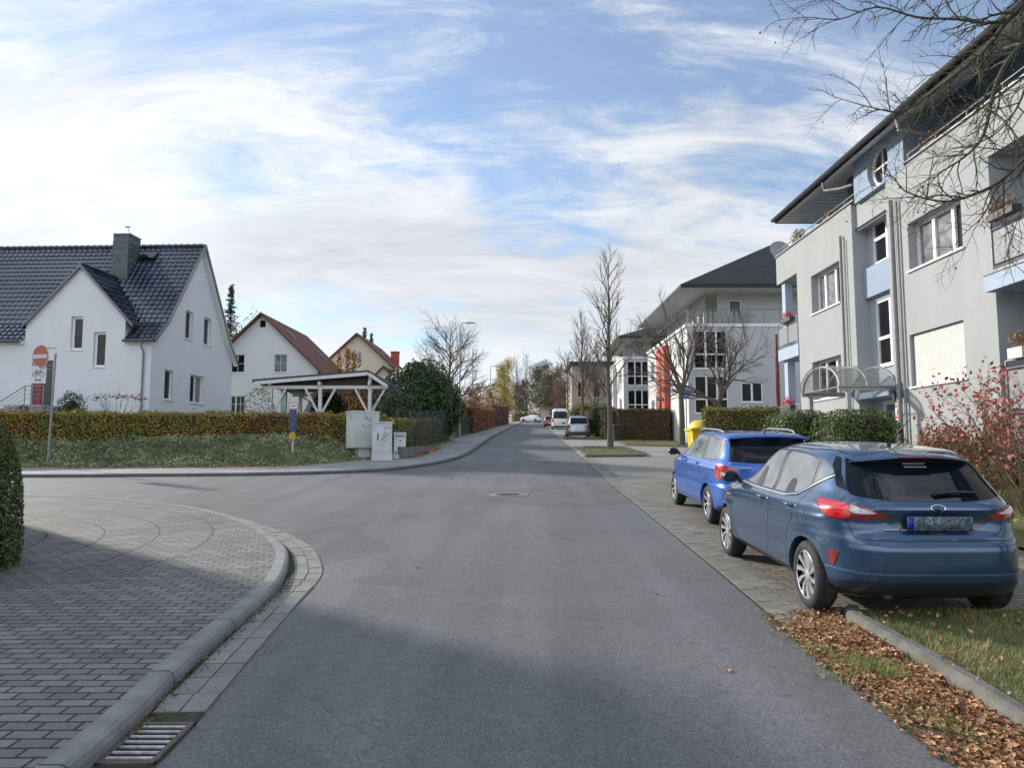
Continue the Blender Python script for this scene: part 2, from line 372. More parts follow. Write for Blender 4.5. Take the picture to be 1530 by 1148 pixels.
# right-hand edge of the carriageway and left kerb line
RE = [(2.32, -6), (2.30, 2), (2.26, 4.2), (2.24, 6.1), (2.3, 8.3), (2.36, 12.2)] + [G(906, 720), G(869, 684), G(840, 658.5), G(822, 643)] + [(6.2, 150), (8.2, 200), (10, 240)]
LK = [G(*p) for p in [(138, 1148), (261, 1026.7), (326, 965.5), (383, 916.5), (420, 880), (432, 843), (424, 822.7), (391.5, 798), (342.6, 778), (277, 763.6), (204, 755.5), (122, 749), (33, 747)]]
LK = [tuple(p)[:2] for p in catmull([(-1.98, -6, 0), (-2.06, 0, 0)] + [(x, y, 0) for x, y in LK] + [(-14, 15.75, 0), (-40, 16, 0)], 5)]
GU = [G(*p) for p in [(238.6, 1141), (291.6, 1083.8), (367, 994), (440, 908), (479, 863.5), (479, 843), (469, 822.7), (440.5, 804), (391.5, 786), (326, 769.7)]]
GU = [tuple(p)[:2] for p in catmull([(-1.8, -6, 0), (-1.8, 0, 0)] + [(x, y, 0) for x, y in GU] + [(LK[-16][0] + .2, LK[-16][1] + .12, 0)], 5)]
FK = [G(*p) for p in [(27, 714), (200, 713), (340, 712), (464, 709.5), (556, 705.8), (601, 702), (640, 696.5), (663, 692), (688, 685), (704, 677), (720, 665.5), (742, 651)]]
FK = [tuple(p)[:2] for p in catmull([(-60, 21.2, 0), (-25, 21, 0)] + [(x, y, 0) for x, y in FK] + [(.6, 110, 0), (2.2, 150, 0), (4.2, 200, 0), (6, 240, 0)], 4)]
mb = MB()
road = [(x, y) for x, y in RE] + [(x + .05, y) for x, y in reversed(FK)] + [(-60, 15.5), (-40, 15.5)] + [(-14, 15.3), (-10, 15.0), (-7.5, 13.9), (-5.2, 12.2), (-3.2, 9.8), (-2.3, 8), (-2.3, -6)]
polysheet(mb, road, 0, 6)
struct('road', mb, ASPH)

# near left pavement: raised slab of paver blocks with a rounded kerb
def shift(line, d):                              # offset a polyline sideways
    out = []
    for i, p in enumerate(line):
        a = Vector(line[max(i - 1, 0)]); b = Vector(line[min(i + 1, len(line) - 1)]); t = (b - a).normalized()
        out.append((p[0] - t.y * d, p[1] + t.x * d))
    return out
KH = .10
def kerb(line, h, wd, side, drop=.05, jl=1.0):   # line = road-side foot; body lies on 'side' (+1 left of travel)
    mb = MB(); prof = [(0, -drop), (0.004, h * .55), (.02, h * .85), (.05, h), (wd, h), (wd, h - .03)]
    cols = [[(x, y, gz(y) + z) for x, y in shift(line, side * o)] for o, z in prof]
    for a, b in zip(cols, cols[1:]):
        n = len(a); mb.add(a + b, [(i, i + 1, n + i + 1, n + i) for i in range(n - 1)])
    return mb
fine = [tuple(p) for p in resample(LK, .15)]
struct('near_kerb', kerb(fine, KH, .16, 1), KERB, smooth=True, angle=50)
mb = MB()
for i in range(4, len(fine) - 1, 7):               # joints between the kerb stones
    a = Vector((fine[i][0], fine[i][1], 0)); tn = (Vector((fine[i + 1][0], fine[i + 1][1], 0)) - a).normalized(); nn = Vector((-tn.y, tn.x, 0)); hw_ = tn * .005
    pr = [(-.0015, 0), (.002, KH * .55), (.0185, KH * .86), (.05, KH + .0015), (.162, KH + .0015)]
    row = [(a + nn * o + Vector((0, 0, gz(a.y) + z))) for o, z in pr]
    for p, q in zip(row, row[1:]): mb.quad(p - hw_, q - hw_, q + hw_, p + hw_)
struct('kerb_joints', mb, mat('joint_dark', (.03, .03, .028), .95))
inner = shift(LK, .155)
mb = MB(); polysheet(mb, [(-60, -6)] + inner + [(-60, 16)], KH - .006, 2.0)
struct('near_pavement', mb, PAVL)
# gutter of setts between kerb and asphalt, two rows
mb = MB(); fl = resample(LK, .05)
fl = [p for p in fl if p.y > 2.2 and not (p.y > 13.0)]
def nearest(p, line):
    best = None
    for q in line:
        d = (q - p).length
        if best is None or d < best[0]: best = (d, q)
    return best[1]
gl = resample(GU, .05)
acc = 0; last = None; cutp = []
for p in fl:
    if last is None or (p - last).length >= .24: cutp.append(p); last = p
gp = [nearest(p, gl) for p in cutp]
for i in range(len(cutp) - 1):
    if 3.72 < (cutp[i].y + cutp[i + 1].y) / 2 < 4.42: continue
    a, b = cutp[i], cutp[i + 1]; c, d = gp[i], gp[i + 1]; wd_ = (c - a).length; nr_ = max(2 if wd_ > .27 else 1, int((wd_ + .03) / .155))
    for r in range(nr_):
        r1 = 1 - r * .155 / wd_; r0 = r1 - .145 / wd_; g = .03
        q = [a.lerp(c, r0).lerp(b.lerp(d, r0), g), a.lerp(c, r1).lerp(b.lerp(d, r1), g), a.lerp(c, r1).lerp(b.lerp(d, r1), 1 - g), a.lerp(c, r0).lerp(b.lerp(d, r0), 1 - g)]
        h = .012 + rnd.uniform(-.003, .003)
        top = [(v.x, v.y, gz(v.y) + h + rnd.uniform(-.002, .002)) for v in q]; bot = [(v.x, v.y, gz(v.y) - .02) for v in q]
        mb.add(top + bot, ((0, 1, 2, 3), (0, 4, 5, 1), (1, 5, 6, 2), (2, 6, 7, 3), (3, 7, 4, 0)))
struct('gutter_setts', mb, SETT)
mb = MB(); n = len(cutp); strip(mb, [(p.x, p.y) for p in cutp], [(p.x, p.y) for p in gp], .006)
struct('gutter_bed', mb, MOSS)
# moss and weeds in the gutter joint
mb = MB()
for i in range(len(cutp) - 1):
    if cutp[i].y < 3.8 or cutp[i].y > 8.2: continue
    for k in range(70):
        t = rnd.random(); p = cutp[i].lerp(cutp[i + 1], t); q = gp[i].lerp(gp[i + 1], t); c = p.lerp(q, abs(rnd.gauss(.1, .1)))
        if rnd.random() < .5 + .5 * noise.noise(Vector((c.x * 2, c.y * 3, 0))): mb.leaf((c.x, c.y, gz(c.y) + rnd.uniform(.01, .028)), rnd.uniform(.012, .03))
WEED = mat('gutter_weeds', (0, 0, 0), .9, island=[(.05, .07, .02), (.09, .10, .04), (.16, .09, .04), (.22, .16, .09)])
struct('gutter_moss', mb, WEED, kind='stuff')

# far left pavement, its dark kerb
struct('far_kerb', kerb([tuple(p) for p in resample(FK, .8)], .09, .14, 1), mat('dark_kerb', (.12, .12, .12), .85, .2, 3, .3, 40))
BE = [G(*p) for p in [(27, 703.4), (256, 703.5), (380, 702), (452, 699.8), (521, 693.4), (563.6, 690), (602, 685), (633, 680), (655, 669), (683, 657.6), (720, 645)]]
BE = [(-60, 23.4), (-25, 23.2)] + BE + [(-.9, 110), (.8, 150), (2.8, 200), (4.6, 240)]
mb = MB(); polysheet(mb, shift(FK, .13) + list(reversed([(x - .1, y) for x, y in BE])), .084, 4)
struct('far_pavement', mb, PAVF)

# right side: sett band, parking bays, driveway apron, cobbles, kerbs
def rex(y):
    for a, b in zip(RE, RE[1:]):
        if a[1] <= y <= b[1]: return a[0] + (b[0] - a[0]) * (y - a[1]) / (b[1] - a[1])
    return RE[-1][0]
mb = MB(); y = 6.15
while y < 30:
    l = .235
    for r in range(3):
        x0 = .02 + r * .155; a, b = y + .006, y + l - .006; off = .1 if r == 1 else 0
        q = [(rex(a) + x0, a + off), (rex(a) + x0 + .145, a + off), (rex(b) + x0 + .145, b + off), (rex(b) + x0, b + off)]
        h = .014 + rnd.uniform(-.003, .003)
        mb.add([(x_, y_, gz(y_) + h) for x_, y_ in q] + [(x_, y_, gz(y_) - .02) for x_, y_ in q], ((0, 1, 2, 3), (0, 4, 5, 1), (1, 5, 6, 2), (2, 6, 7, 3), (3, 7, 4, 0)))
    y += l
struct('sett_band', mb, mat('brown_setts', (.2, .2, .195), .85, .2, 3, .5, 50, island=[(.125, .118, .10), (.15, .142, .125), (.175, .165, .145), (.20, .19, .165)]))
SB = .50
mb = MB(); strip(mb, [(rex(y), y) for y in range(6, 31)], [(rex(y) + SB, y) for y in range(6, 31)], .005)
struct('sett_band_bed', mb, mat('dark_joint_soil', (.03, .028, .022), .95))
mb = MB(); yy = [6.62, 8, 10, 12, 14, 16, 18, 19]
polysheet(mb, [(rex(y) + SB - .02, y) for y in yy] + [(6.6, 19.4), (6.6, 6.75), (4.6, 6.72)], .008, 2)
struct('parking_bay', mb, PAVR)
mb = MB()
polysheet(mb, [(rex(y) + SB - .02, y) for y in (19.0, 22, 26, 30)] + [(3.2, 31), (10.2, 32), (10.2, 19.3), (6.6, 19.4)], .010, 3)
struct('driveway', mb, CONC)
mb = MB()
polysheet(mb, [(rex(y), y) for y in (30, 40, 50, 60, 75)] + [(8.5, 75), (9.5, 42), (10.2, 32)], .014, 5)
struct('cobbled_verge', mb, COBB)
mb = MB()
polysheet(mb, [(rex(y), y) for y in (75, 100, 140)] + [(9.5, 140), (8.5, 75)], .014, 8)
struct('side_lane', mb, CONC)
# kerb of the near grass verge
vk = [(2.82, -6), (2.80, 3.0), (2.80, 4.2), (2.84, 5.2), (2.80, 6.35), (2.90, 6.62)]
hk = [(2.90, 6.62), (4.2, 6.68), (7.0, 6.74)]
mb = kerb([tuple(p) for p in resample([(x, y) for x, y in vk], .3)], .11, .12, -1)
m2 = kerb([tuple(p) for p in resample([(x, y + .0) for x, y in hk], .3)], .06, .10, -1)
mb.add(m2.v, m2.f)
struct('verge_kerb', mb, mat('old_kerb', (.15, .145, .13), .9, .3, 5, .6, 50, col2=(.07, .07, .055)))
def vz(x, y): return gz(y) + .07 + .02 * noise.noise(Vector((x, y, 0)))
VERGE = [(2.92, -6), (2.92, 5), (2.94, 6.5), (4.2, 6.6), (12, 6.75), (12, -6)]
mb = MB(); vin = polysheet(mb, VERGE, 0, .5, zf=vz); struct('grass_verge', mb, GRASSG)
LAWN = [(6.6, 6.75), (6.6, 17.5), (9.4, 17.5), (9.4, 14.6), (12, 14), (12, 6.75)]
mb = MB(); polysheet(mb, LAWN, .04, 1.5); struct('lawn', mb, GRASSG)
mb = MB(); strip(mb, [(rex(y) - .05, y) for y in (-6, 0, 3, 4, 5, 6)] + [(2.5, 6.55)], [(2.84, y) for y in (-6, 0, 3, 4, 5, 6)] + [(2.8, 6.6)], .006)
struct('litter_gutter', mb, SOIL)
# ================================================================= BUILDINGS
GLASS = mat('window_glass', (.012, .015, .018), .05, .5, 1, spec=.5, ior=1.45)
GLASSL = mat('curtained_glass', (.26, .27, .28), .08, .35, 5, spec=.5, ior=1.5)
WFR = mat('white_window_frame', (.80, .80, .80), .4, .02)
GREYW = mat('light_grey_render', (.35, .365, .37), .92, .055, .35, .5, 70, streak=.07)
LAVW = mat('blue_grey_render', (.38, .40, .44), .92, .05, .35, .5, 70, streak=.05)
BLUEW = mat('pale_blue_render', (.27, .34, .44), .9, .05, .6, .3, 70)
SOFF = mat('soffit_boards', (.84, .84, .85), .7, .08, 2)
ROOFD = mat('dark_roof_tiles', (.024, .023, .024), .75, .3, 3, .5, 8)
ZINC = mat('zinc', (.27, .28, .29), .6, .15, 4, metal=.15)
STEEL = mat('galvanised_steel', (.28, .29, .30), .6, .15, 6, metal=.2)
SILL = mat('white_sill', (.74, .75, .75), .5, .04)
COPE = mat('coping', (.20, .21, .22), .5, .1, metal=.3)
def ucoord(O, U, Nn):
    U = Vector(U); Nn = Vector(Nn); O = Vector(O)
    return Matrix(((U.x, Nn.x, 0, O.x), (U.y, Nn.y, 0, O.y), (0, 0, 1, O.z), (0, 0, 0, 1)))
def win(parent, O, U, Nn, rect, dep=.15, cols=2, rows=None, fm=None, pm=None, sill=True, rel=True, fw=.07, name='window', light=(), bars=None, curtain=None, label=None):
    a, b, c, d = rect; A = ucoord(O, U, Nn); mb = MB(); y0, y1 = -dep, -dep + .07
    cs = cols if isinstance(cols, (list, tuple)) else [i / cols for i in range(cols + 1)]
    rs = rows or [0, 1]
    xs = [a + (b - a) * t for t in cs]; zs = [c + (d - c) * t for t in rs]
    mb.box(a, b, y0, y1, c, c + fw, M_=A); mb.box(a, b, y0, y1, d - fw, d, M_=A)
    mb.box(a, a + fw, y0, y1 - .002, c + fw, d - fw, M_=A); mb.box(b - fw, b, y0, y1 - .002, c + fw, d - fw, M_=A)
    for x in xs[1:-1]: mb.box(x - fw * .75, x + fw * .75, y0, y1 + .004, c + fw, d - fw, M_=A)
    for z in zs[1:-1]: mb.box(a + fw, b - fw, y0, y1 + .008, z - fw * .6, z + fw * .6, M_=A)
    if bars:
        for k in range(len(xs) - 1):
            for t in bars[0]: x = xs[k] + (xs[k + 1] - xs[k]) * t; mb.box(x - .012, x + .012, y0, y1 - .012, c + fw, d - fw, M_=A)
        for t in bars[1]: z = c + (d - c) * t; mb.box(a + fw, b - fw, y0, y1 - .014, z - .012, z + .012, M_=A)
    w_ = mb.build(name, fm or WFR, parent, rel=rel)
    if label: w_['label'] = label
    for i in range(len(xs) - 1):
        g = MB(); q = [(xs[i], c), (xs[i + 1], c), (xs[i + 1], d), (xs[i], d)]
        g.add([A @ Vector((x, y0 + .02 + rnd.uniform(-.002, .002), z)) for x, z in q], ((0, 1, 2, 3),))
        g.build('pane', pm or (GLASSL if i in light else GLASS), w_, rel=rel)
    if sill:
        s_ = MB(); s_.box(a - .06, b + .06, -dep + .02, .05, c - .045, c - .002, M_=A); s_.build('sill', SILL, w_, rel=rel)
    return w_
def pipe(parent, pts, r, m=None, rel=True, name='downpipe'):
    mb = MB(); mb.tube(pts, r, 10); return mb.build(name, m or ZINC, parent, smooth=True, rel=rel, angle=40)

# ---------------- apartment building on the right (nearest)
F1 = 9.5; gb = gz(20)
b1 = thing('apartment_building', 'light grey apartment building with pale blue stair box and glass canopy, nearest on the right', 'building', (F1, 20, gb), group='apartment buildings along the right side')
O = (F1, 0, 0); U = (0, 1, 0); NX = (-1, 0, 0)      # u is world y
Ya, Yb = 24.25, 26.1
mb = MB()
WA1 = (21.05, 23.1, 6.10, 7.32); WA0 = (21.2, 23.25, 3.38, 4.58); WB1 = (15.25, 17.35, 6.08, 7.22); WB0 = (15.38, 17.5, 3.31, 4.55)
mb.wall(O, U, NX, [(20.2, .5), (Ya, .5), (Ya, 7.72), (Yb, 7.72), (Yb, 8.72), (20.2, 8.72)], [WA1, WA0], .28)
mb.wall(O, U, NX, [(14.3, .3), (18.3, .3), (18.3, 8.70), (9.0, 8.70), (9.0, 7.65), (14.3, 7.65)], [WB1, WB0], .28)
mb.quad((F1, Ya, .5), (F1 + 2.4, Ya, .5), (F1 + 2.4, Ya, 7.72), (F1, Ya, 7.72))                 # loggia cheek (far side)
mb.quad((F1, 9.0, 7.65), (F1 + 2.2, 9.0, 7.65), (F1 + 2.2, 9, 8.7), (F1, 9, 8.7))
mb.quad((F1, Yb, 7.72), (F1 + 12, Yb, 7.72), (F1 + 12, Yb, 8.72), (F1, Yb, 8.72))
mb.quad((F1 + 2.4, Yb, .5), (F1 + 12, Yb, .5), (F1 + 12, Yb, 7.8), (F1 + 2.4, Yb, 7.8))
mb.quad((F1, 9.0, 7.65), (F1 + 2.2, 9, 7.65), (F1 + 2.2, 14.3, 7.65), (F1, 14.3, 7.65))   # underside of upper beam
mb.quad((F1, Ya, 7.72), (F1 + 2.4, Ya, 7.72), (F1 + 2.4, Yb, 7.72), (F1, Yb, 7.72))
mb.quad((F1 + .12, 9, 8.64), (F1 + .12, 26, 8.64), (F1 + .12, 26, 7.9), (F1 + .12, 9, 7.9))
mb.quad((F1 + .05, 9, 7.95), (F1 + 3, 9, 7.95), (F1 + 3, 26, 7.95), (F1 + .05, 26, 7.95))     # terrace floor
mb.build('wall', GREYW, b1, rel=True)
# side cheeks and recess walls in the blue-grey tone
mb = MB(); SR = F1 + .42
SW1 = (18.45, 19.95, 6.86, 8.5); SW0 = (18.45, 19.95, 4.06, 5.86); DOOR = (18.55, 19.85, .95, 3.12)
mb.wall((SR, 0, 0), U, NX, [(18.3, .5), (20.2, .5), (20.2, 8.56), (18.3, 8.56)], [SW1, SW0, DOOR], .12)
mb.quad((F1, 20.2, .5), (SR, 20.2, .5), (SR, 20.2, 8.7), (F1, 20.2, 8.7)); mb.quad((F1, 18.3, .5), (SR, 18.3, .5), (SR, 18.3, 8.7), (F1, 18.3, 8.7))
mb.wall((F1, 14.3, 0), (1, 0, 0), (0, -1, 0), [(0, .3), (2.2, .3), (2.2, 7.65), (0, 7.65)])
mb.wall((F1 + 2.2, 0, 0), U, NX, [(3, .3), (14.3, .3), (14.3, 7.65), (3, 7.65)], [(10.5, 12.6, 3.2, 5.0), (10.5, 12.6, 5.9, 7.4)], .1)
mb.wall((F1, 9.0, 0), (1, 0, 0), (0, -1, 0), [(0, .3), (2.2, .3), (2.2, 7.65), (0, 7.65)])
mb.wall((F1 + 2.4, 0, 0), U, NX, [(Ya, .3), (Yb, .3), (Yb, 7.72), (Ya, 7.72)])
mb.build('recess_wall', LAVW, b1, rel=True)
win(b1, (F1 + 2.2, 0, 0), U, NX, (10.5, 12.6, 3.2, 5.0), .1, 2); win(b1, (F1 + 2.2, 0, 0), U, NX, (10.5, 12.6, 5.9, 7.4), .1, 2)
mb = MB(); mb.wall(O, U, NX, [(5, .3), (9, .3), (9, 8.7), (5, 8.7)]); mb.build('end_wall', GREYW, b1, rel=True)
# pale blue stair box under the eaves, with its round window
mb = MB(); ring = [(18.62 + .54 * math.cos(a * math.pi / 16), 9.19 + .54 * math.sin(a * math.pi / 16)) for a in range(32)]
Ob = Vector((F1 - .012, 0, 0))
outer = [Vector((17.35, 8.62, 0)), Vector((19.95, 8.62, 0)), Vector((19.95, 9.83, 0)), Vector((17.35, 9.83, 0))]
lo = [outer, [Vector((p[0], p[1], 0)) for p in ring[::-1]]]; fl_ = [p for l in lo for p in l]
mb.add([Ob + Vector((0, p.x, p.y)) for p in fl_], [tuple(q) for q in tessellate_polygon(lo)])
for i in range(32):
    p, q = ring[i], ring[(i + 1) % 32]
    mb.quad(Ob + Vector((0, p[0], p[1])), Ob + Vector((0, q[0], q[1])), Ob + Vector((.24, q[0], q[1])), Ob + Vector((.24, p[0], p[1])))
for yy_ in (17.35, 19.95): mb.quad((F1 - .012, yy_, 8.62), (F1 + 1.25, yy_, 8.62), (F1 + 1.25, yy_, 10.44), (F1 - .012, yy_, 9.83))
mb.quad((F1 - .012, 17.35, 8.62), (F1 + .45, 17.35, 8.62), (F1 + .45, 19.95, 8.62), (F1 - .012, 19.95, 8.62))
mb.build('stair_box', BLUEW, b1, rel=True)
mb = MB(); A = Matrix(((0, 0, 1, F1 + .17), (1, 0, 0, 18.62), (0, 1, 0, 9.19), (0, 0, 0, 1)))
mb.lathe([(.44, 0), (.44, -.06), (.54, -.06), (.54, 0)], 32, M_=A); mb.box(F1 + .13, F1 + .17, 18.6, 18.64, 8.75, 9.63); mb.box(F1 + .128, F1 + .172, 18.18, 19.06, 9.17, 9.21)
rw = mb.build('round_window', WFR, b1, rel=True)
mb = MB(); mb.add([(F1 + .16, 18.62 + .5 * math.cos(a * .2618), 9.19 + .5 * math.sin(a * .2618)) for a in range(24)], [tuple(range(24))]); mb.build('pane', GLASS, rw, rel=True)
# spandrels of the stair window
for z0, z1 in ((5.98, 6.80),):
    mb = MB(); mb.box(SR - .16, SR - .002, 18.32, 20.18, z0, z1); mb.build('spandrel', BLUEW, b1, rel=True)
for wr, lt, cc in ((WA1, (1, 2), [0, .36, .72, 1]), (WA0, (0,), [0, .36, .72, 1])): win(b1, O, U, NX, wr, .28, cc, light=lt)
win(b1, O, U, NX, WB1, .28, [0, .3, .66, 1], light=(1, 2))
win(b1, (SR, 0, 0), U, NX, SW1, .1, 2, [0, .42, 1]); win(b1, (SR, 0, 0), U, NX, SW0, .1, 2, [0, .42, 1])
# roller shutter window
sh_ = win(b1, O, U, NX, WB0, .28, 1, name='shuttered_window', label='window closed by a cream roller shutter')
mb = MB(); n_ = 26; z = WB0[2] + .01; hh = (WB0[3] - WB0[2] - .02) / n_
for i in range(n_):
    mb.box(F1 + .08, F1 + .12, WB0[0] + .03, WB0[1] - .03, z + i * hh + .004, z + (i + 1) * hh - .004); mb.box(F1 + .09, F1 + .13, WB0[0] + .03, WB0[1] - .03, z + i * hh - .004, z + i * hh + .004)
mb.build('roller_shutter', mat('cream_shutter', (.58, .575, .54), .5, .03), sh_, rel=True)
# door
mb = MB(); A = ucoord((SR, 0, 0), U, NX); a, b_, c, d = DOOR
mb.box(a, b_, -.12, -.05, d - .1, d, M_=A); mb.box(a, a + .1, -.12, -.052, c, d - .1, M_=A); mb.box(b_ - .1, b_, -.12, -.052, c, d - .1, M_=A); mb.box(a + .42, a + .5, -.12, -.055, c, d - .1, M_=A); mb.box(a + .1, b_ - .1, -.12, -.055, c, c + .15, M_=A)
dr = mb.build('door', WFR, b1, rel=True)
mb = MB(); mb.quad((SR + .1, a, c), (SR + .1, b_, c), (SR + .1, b_, d), (SR + .1, a, d)); mb.build('pane', mat('green_door_glass', (.12, .17, .16), .1, .1, spec=1), dr, rel=True)
mb = MB(); mb.box(SR - .55, SR - .01, 18.32, 20.18, 3.18, 3.34); mb.build('door_hood', BLUEW, b1, rel=True)
mb = MB(); mb.box(F1 - 1.4, SR, 18.0, 20.6, .3, 1.0); mb.build('doorstep', mat('step_concrete', (.3, .3, .29), .8), b1, rel=True)
# notice on the wall
mb = MB(); mb.box(F1 - .03, F1 - .002, 18.02, 18.26, 2.55, 2.95); nb = mb.build('notice_board', mat('notice_white', (.8, .8, .78), .5), b1, rel=True)
mb = MB()
for z0, z1 in ((2.86, 2.92), (2.58, 2.64)): mb.box(F1 - .036, F1 - .031, 18.03, 18.25, z0, z1)
mb.box(F1 - .036, F1 - .031, 18.10, 18.18, 2.68, 2.82); mb.build('red_print', mat('sign_red', (.6, .03, .03), .4), nb, rel=True)
# downpipes and their hoppers
pipe(b1, [(F1 - .08, 20.78, 7.95), (F1 - .08, 20.78, 1.0)], .045); pipe(b1, [(F1 - .05, 20.60, 7.8), (F1 - .05, 20.60, 1.0)], .02)
pipe(b1, [(F1 - .1, 17.9, 8.0), (F1 - .1, 17.9, .8)], .06); pipe(b1, [(F1 - .06, 17.7, 7.9), (F1 - .06, 17.7, .8)], .03)
EX = 9.02; EZ = 9.62
pipe(b1, [(EX + .02, 16.75, EZ - .03), (EX + .06, 16.75, EZ - .3), (F1 + .3, 16.8, EZ - .42), (F1 + .7, 16.6, EZ - .48), (F1 + .72, 16.5, 8.7)], .05)
pipe(b1, [(EX + .02, 20.9, EZ - .03), (EX + .06, 20.9, EZ - .28), (EX + .3, 20.4, EZ - .40), (F1 + .0, 20.05, EZ - .42)], .045)
# penthouse wall, soffit, gutter, roof
mb = MB(); mb.wall((F1 + 1.25, 0, 0), U, NX, [(5, 7.9), (23.05, 7.9), (23.05, 10.46), (5, 10.46)], [(12.0, 14.0, 8.0, 9.5), (20.6, 22.4, 8.0, 9.9)], .1)
mb.wall((F1 + 1.25, 23.05, 0), (1, 0, 0), (0, 1, 0), [(0, 7.9), (11, 7.9), (11, 10.46), (0, 10.46)])
mb.build('penthouse_wall', mat('slate_blue_render', (.22, .28, .36), .9, .06, .6, .3, 60), b1, rel=True)
win(b1, (F1 + 1.25, 0, 0), U, NX, (12.0, 14.0, 8.0, 9.5), .1, 2); win(b1, (F1 + 1.25, 0, 0), U, NX, (20.6, 22.4, 8.0, 9.9), .1, 2)
Y0, Y1 = 3.5, 24.75; RX = 17.0
mb = MB()
IX, IY, IZ = F1 + 1.27, Y1 - 1.72, EZ + .86
mb.quad((EX + .04, Y0, EZ - .02), (IX, Y0, IZ), (IX, IY, IZ), (EX + .04, Y1, EZ - .02))
mb.quad((EX + .04, Y1, EZ - .02), (IX, IY, IZ), (RX + 7.9, IY, IZ), (RX + 7.9, Y1, EZ - .02))
k = 1
while k < 13:
    t = k / 13; x = EX + .04 + (IX - EX - .04) * t; z = EZ - .02 + (IZ - EZ + .02) * t; yb_ = Y1 + (IY - Y1) * t
    mb.box(x, x + .014, Y0, yb_, z - .022, z + .004); mb.box(x, RX + 7, yb_ - .014, yb_, z - .022, z + .004); k += 1
mb.build('soffit', SOFF, b1, rel=True)
mb = MB(); ap = EZ + .16 + (RX - EX) * .5
mb.add([(EX, Y0, EZ + .1), (EX, Y1, EZ + .1), (RX, Y1 - 7, ap), (RX, Y0, ap), (2 * RX - EX, Y1, EZ + .1), (2 * RX - EX, Y0, EZ + .1)], ((0, 1, 2, 3), (3, 2, 4, 5), (1, 4, 2)))
mb.box(EX, EX + .04, Y0, Y1, EZ - .04, EZ + .098); mb.box(EX, 2 * RX - EX, Y1, Y1 + .04, EZ - .04, EZ + .098)
mb.build('roof', ROOFD, b1, rel=True)
mb = MB(); gut = [(EX - .07 + .075 * math.cos(math.pi + t * math.pi / 6), EZ + .06 + .075 * math.sin(math.pi + t * math.pi / 6)) for t in range(7)]
o2 = [(x, Y0, z) for x, z in gut] + [(x, Y1 + .02, z) for x, z in gut]
mb.add(o2, [(i, i + 1, 7 + i + 1, 7 + i) for i in range(6)]); mb.tube([(EX - .145, Y0, EZ + .06), (EX - .145, Y1, EZ + .06)], .012, 6)
mb.build('gutter', mat('dark_gutter', (.10, .10, .11), .5, .2, 5, metal=.3), b1, smooth=True, rel=True)
# parapet copings, terrace railing
mb = MB(); mb.box(F1 - .05, F1 + .15, 18.3 - 9.3, 17.35, 8.702, 8.74); mb.box(F1 - .05, F1 + .15, 19.97, Yb + .04, 8.722, 8.76); mb.build('coping', COPE, b1, rel=True)
mb = MB()
mb.tube([(F1 + .05, 19.97, 8.95), (F1 + .05, Yb, 8.95)], .018, 6); mb.tube([(F1 + .05, 9, 8.93), (F1 + .05, 17.3, 8.93)], .018, 6)
y = 9.2
while y < 26.2:
    if not 17.3 < y < 20: mb.tube([(F1 + .05, y, 8.74), (F1 + .05, y, 8.95)], .012, 6)
    y += 1.15
mb.build('terrace_railing', STEEL, b1, rel=True)
# corner loggia (far end): pale blue column, slab, railings
PB = mat('pale_blue_column', (.36, .44, .54), .85, .04)
mb = MB(); mb.box(F1 + .1, F1 + .36, 25.6, 25.9, .5, 7.718); mb.build('column', PB, b1, rel=True)
mb = MB(); mb.box(F1 - .03, F1 + 2.39, Ya + .003, Yb, 4.95, 5.36); mb.build('balcony_slab', mat('pale_blue_slab', (.34, .42, .52), .85, .05), b1, rel=True)
mb = MB(); mb.box(F1 - .03, F1 + 2.39, Ya + .003, Yb, 2.1, 2.42); mb.build('balcony_slab', MATS['pale_blue_slab'], b1, rel=True)
mb = MB(); mb.quad((F1 + 2.38, Ya, 2.5), (F1 + 2.38, Yb, 2.5), (F1 + 2.38, Yb, 4.9), (F1 + 2.38, Ya, 4.9)); mb.build('red_back_wall', mat('brick_red_render', (.32, .07, .045), .9, .1), b1, rel=True)
PANEL = mat('railing_panel', (.24, .26, .275), .35, .06, 3)
def railing(y0, y1, zb, X=F1 + .0, h=.92, posts=3):
    mb = MB()
    mb.tube([(X, y0, zb + h), (X, y1, zb + h)], .022, 8); mb.tube([(X, y0, zb + h - .14), (X, y1, zb + h - .14)], .014, 6); mb.tube([(X, y0, zb + .06), (X, y1, zb + .06)], .014, 6)
    for i in range(posts + 1):
        y = y0 + (y1 - y0) * i / posts; mb.box(X - .02, X + .02, y - .015, y + .015, zb - .1, zb + h)
    r = mb.build('railing', STEEL, b1, rel=True)
    mb = MB()
    for i in range(posts):
        a = y0 + (y1 - y0) * i / posts + .06; b = y0 + (y1 - y0) * (i + 1) / posts - .06; mb.box(X - .008, X + .008, a, b, zb + .12, zb + h - .2)
    mb.build('railing_panel', PANEL, r, rel=True)
railing(Ya + .05, Yb, 5.36, posts=2); railing(Ya + .05, Yb, 2.42, posts=2)
# near loggia: blue slabs and railings projecting slightly
mb = MB(); mb.box(F1 - .25, F1 + 2.19, 9.02, 14.25, 4.88, 5.2); mb.build('balcony_slab', MATS['pale_blue_slab'], b1, rel=True)
mb = MB(); mb.box(F1 - .27, F1 + .1, 9.01, 14.27, 5.2, 5.26); mb.build('slab_edging', COPE, b1, rel=True)
mb = MB(); mb.box(F1 - .1, F1 + 2.19, 9.02, 14.29, 1.2, 2.45); mb.build('terrace_base', mat('grey_stone', (.22, .22, .225), .85, .3, 3, .6, 12), b1, rel=True)
railing(9.05, 14.05, 5.26, X=F1 - .18, h=.95); railing(9.05, 14.05, 2.45, X=F1 - .05, h=1.05)
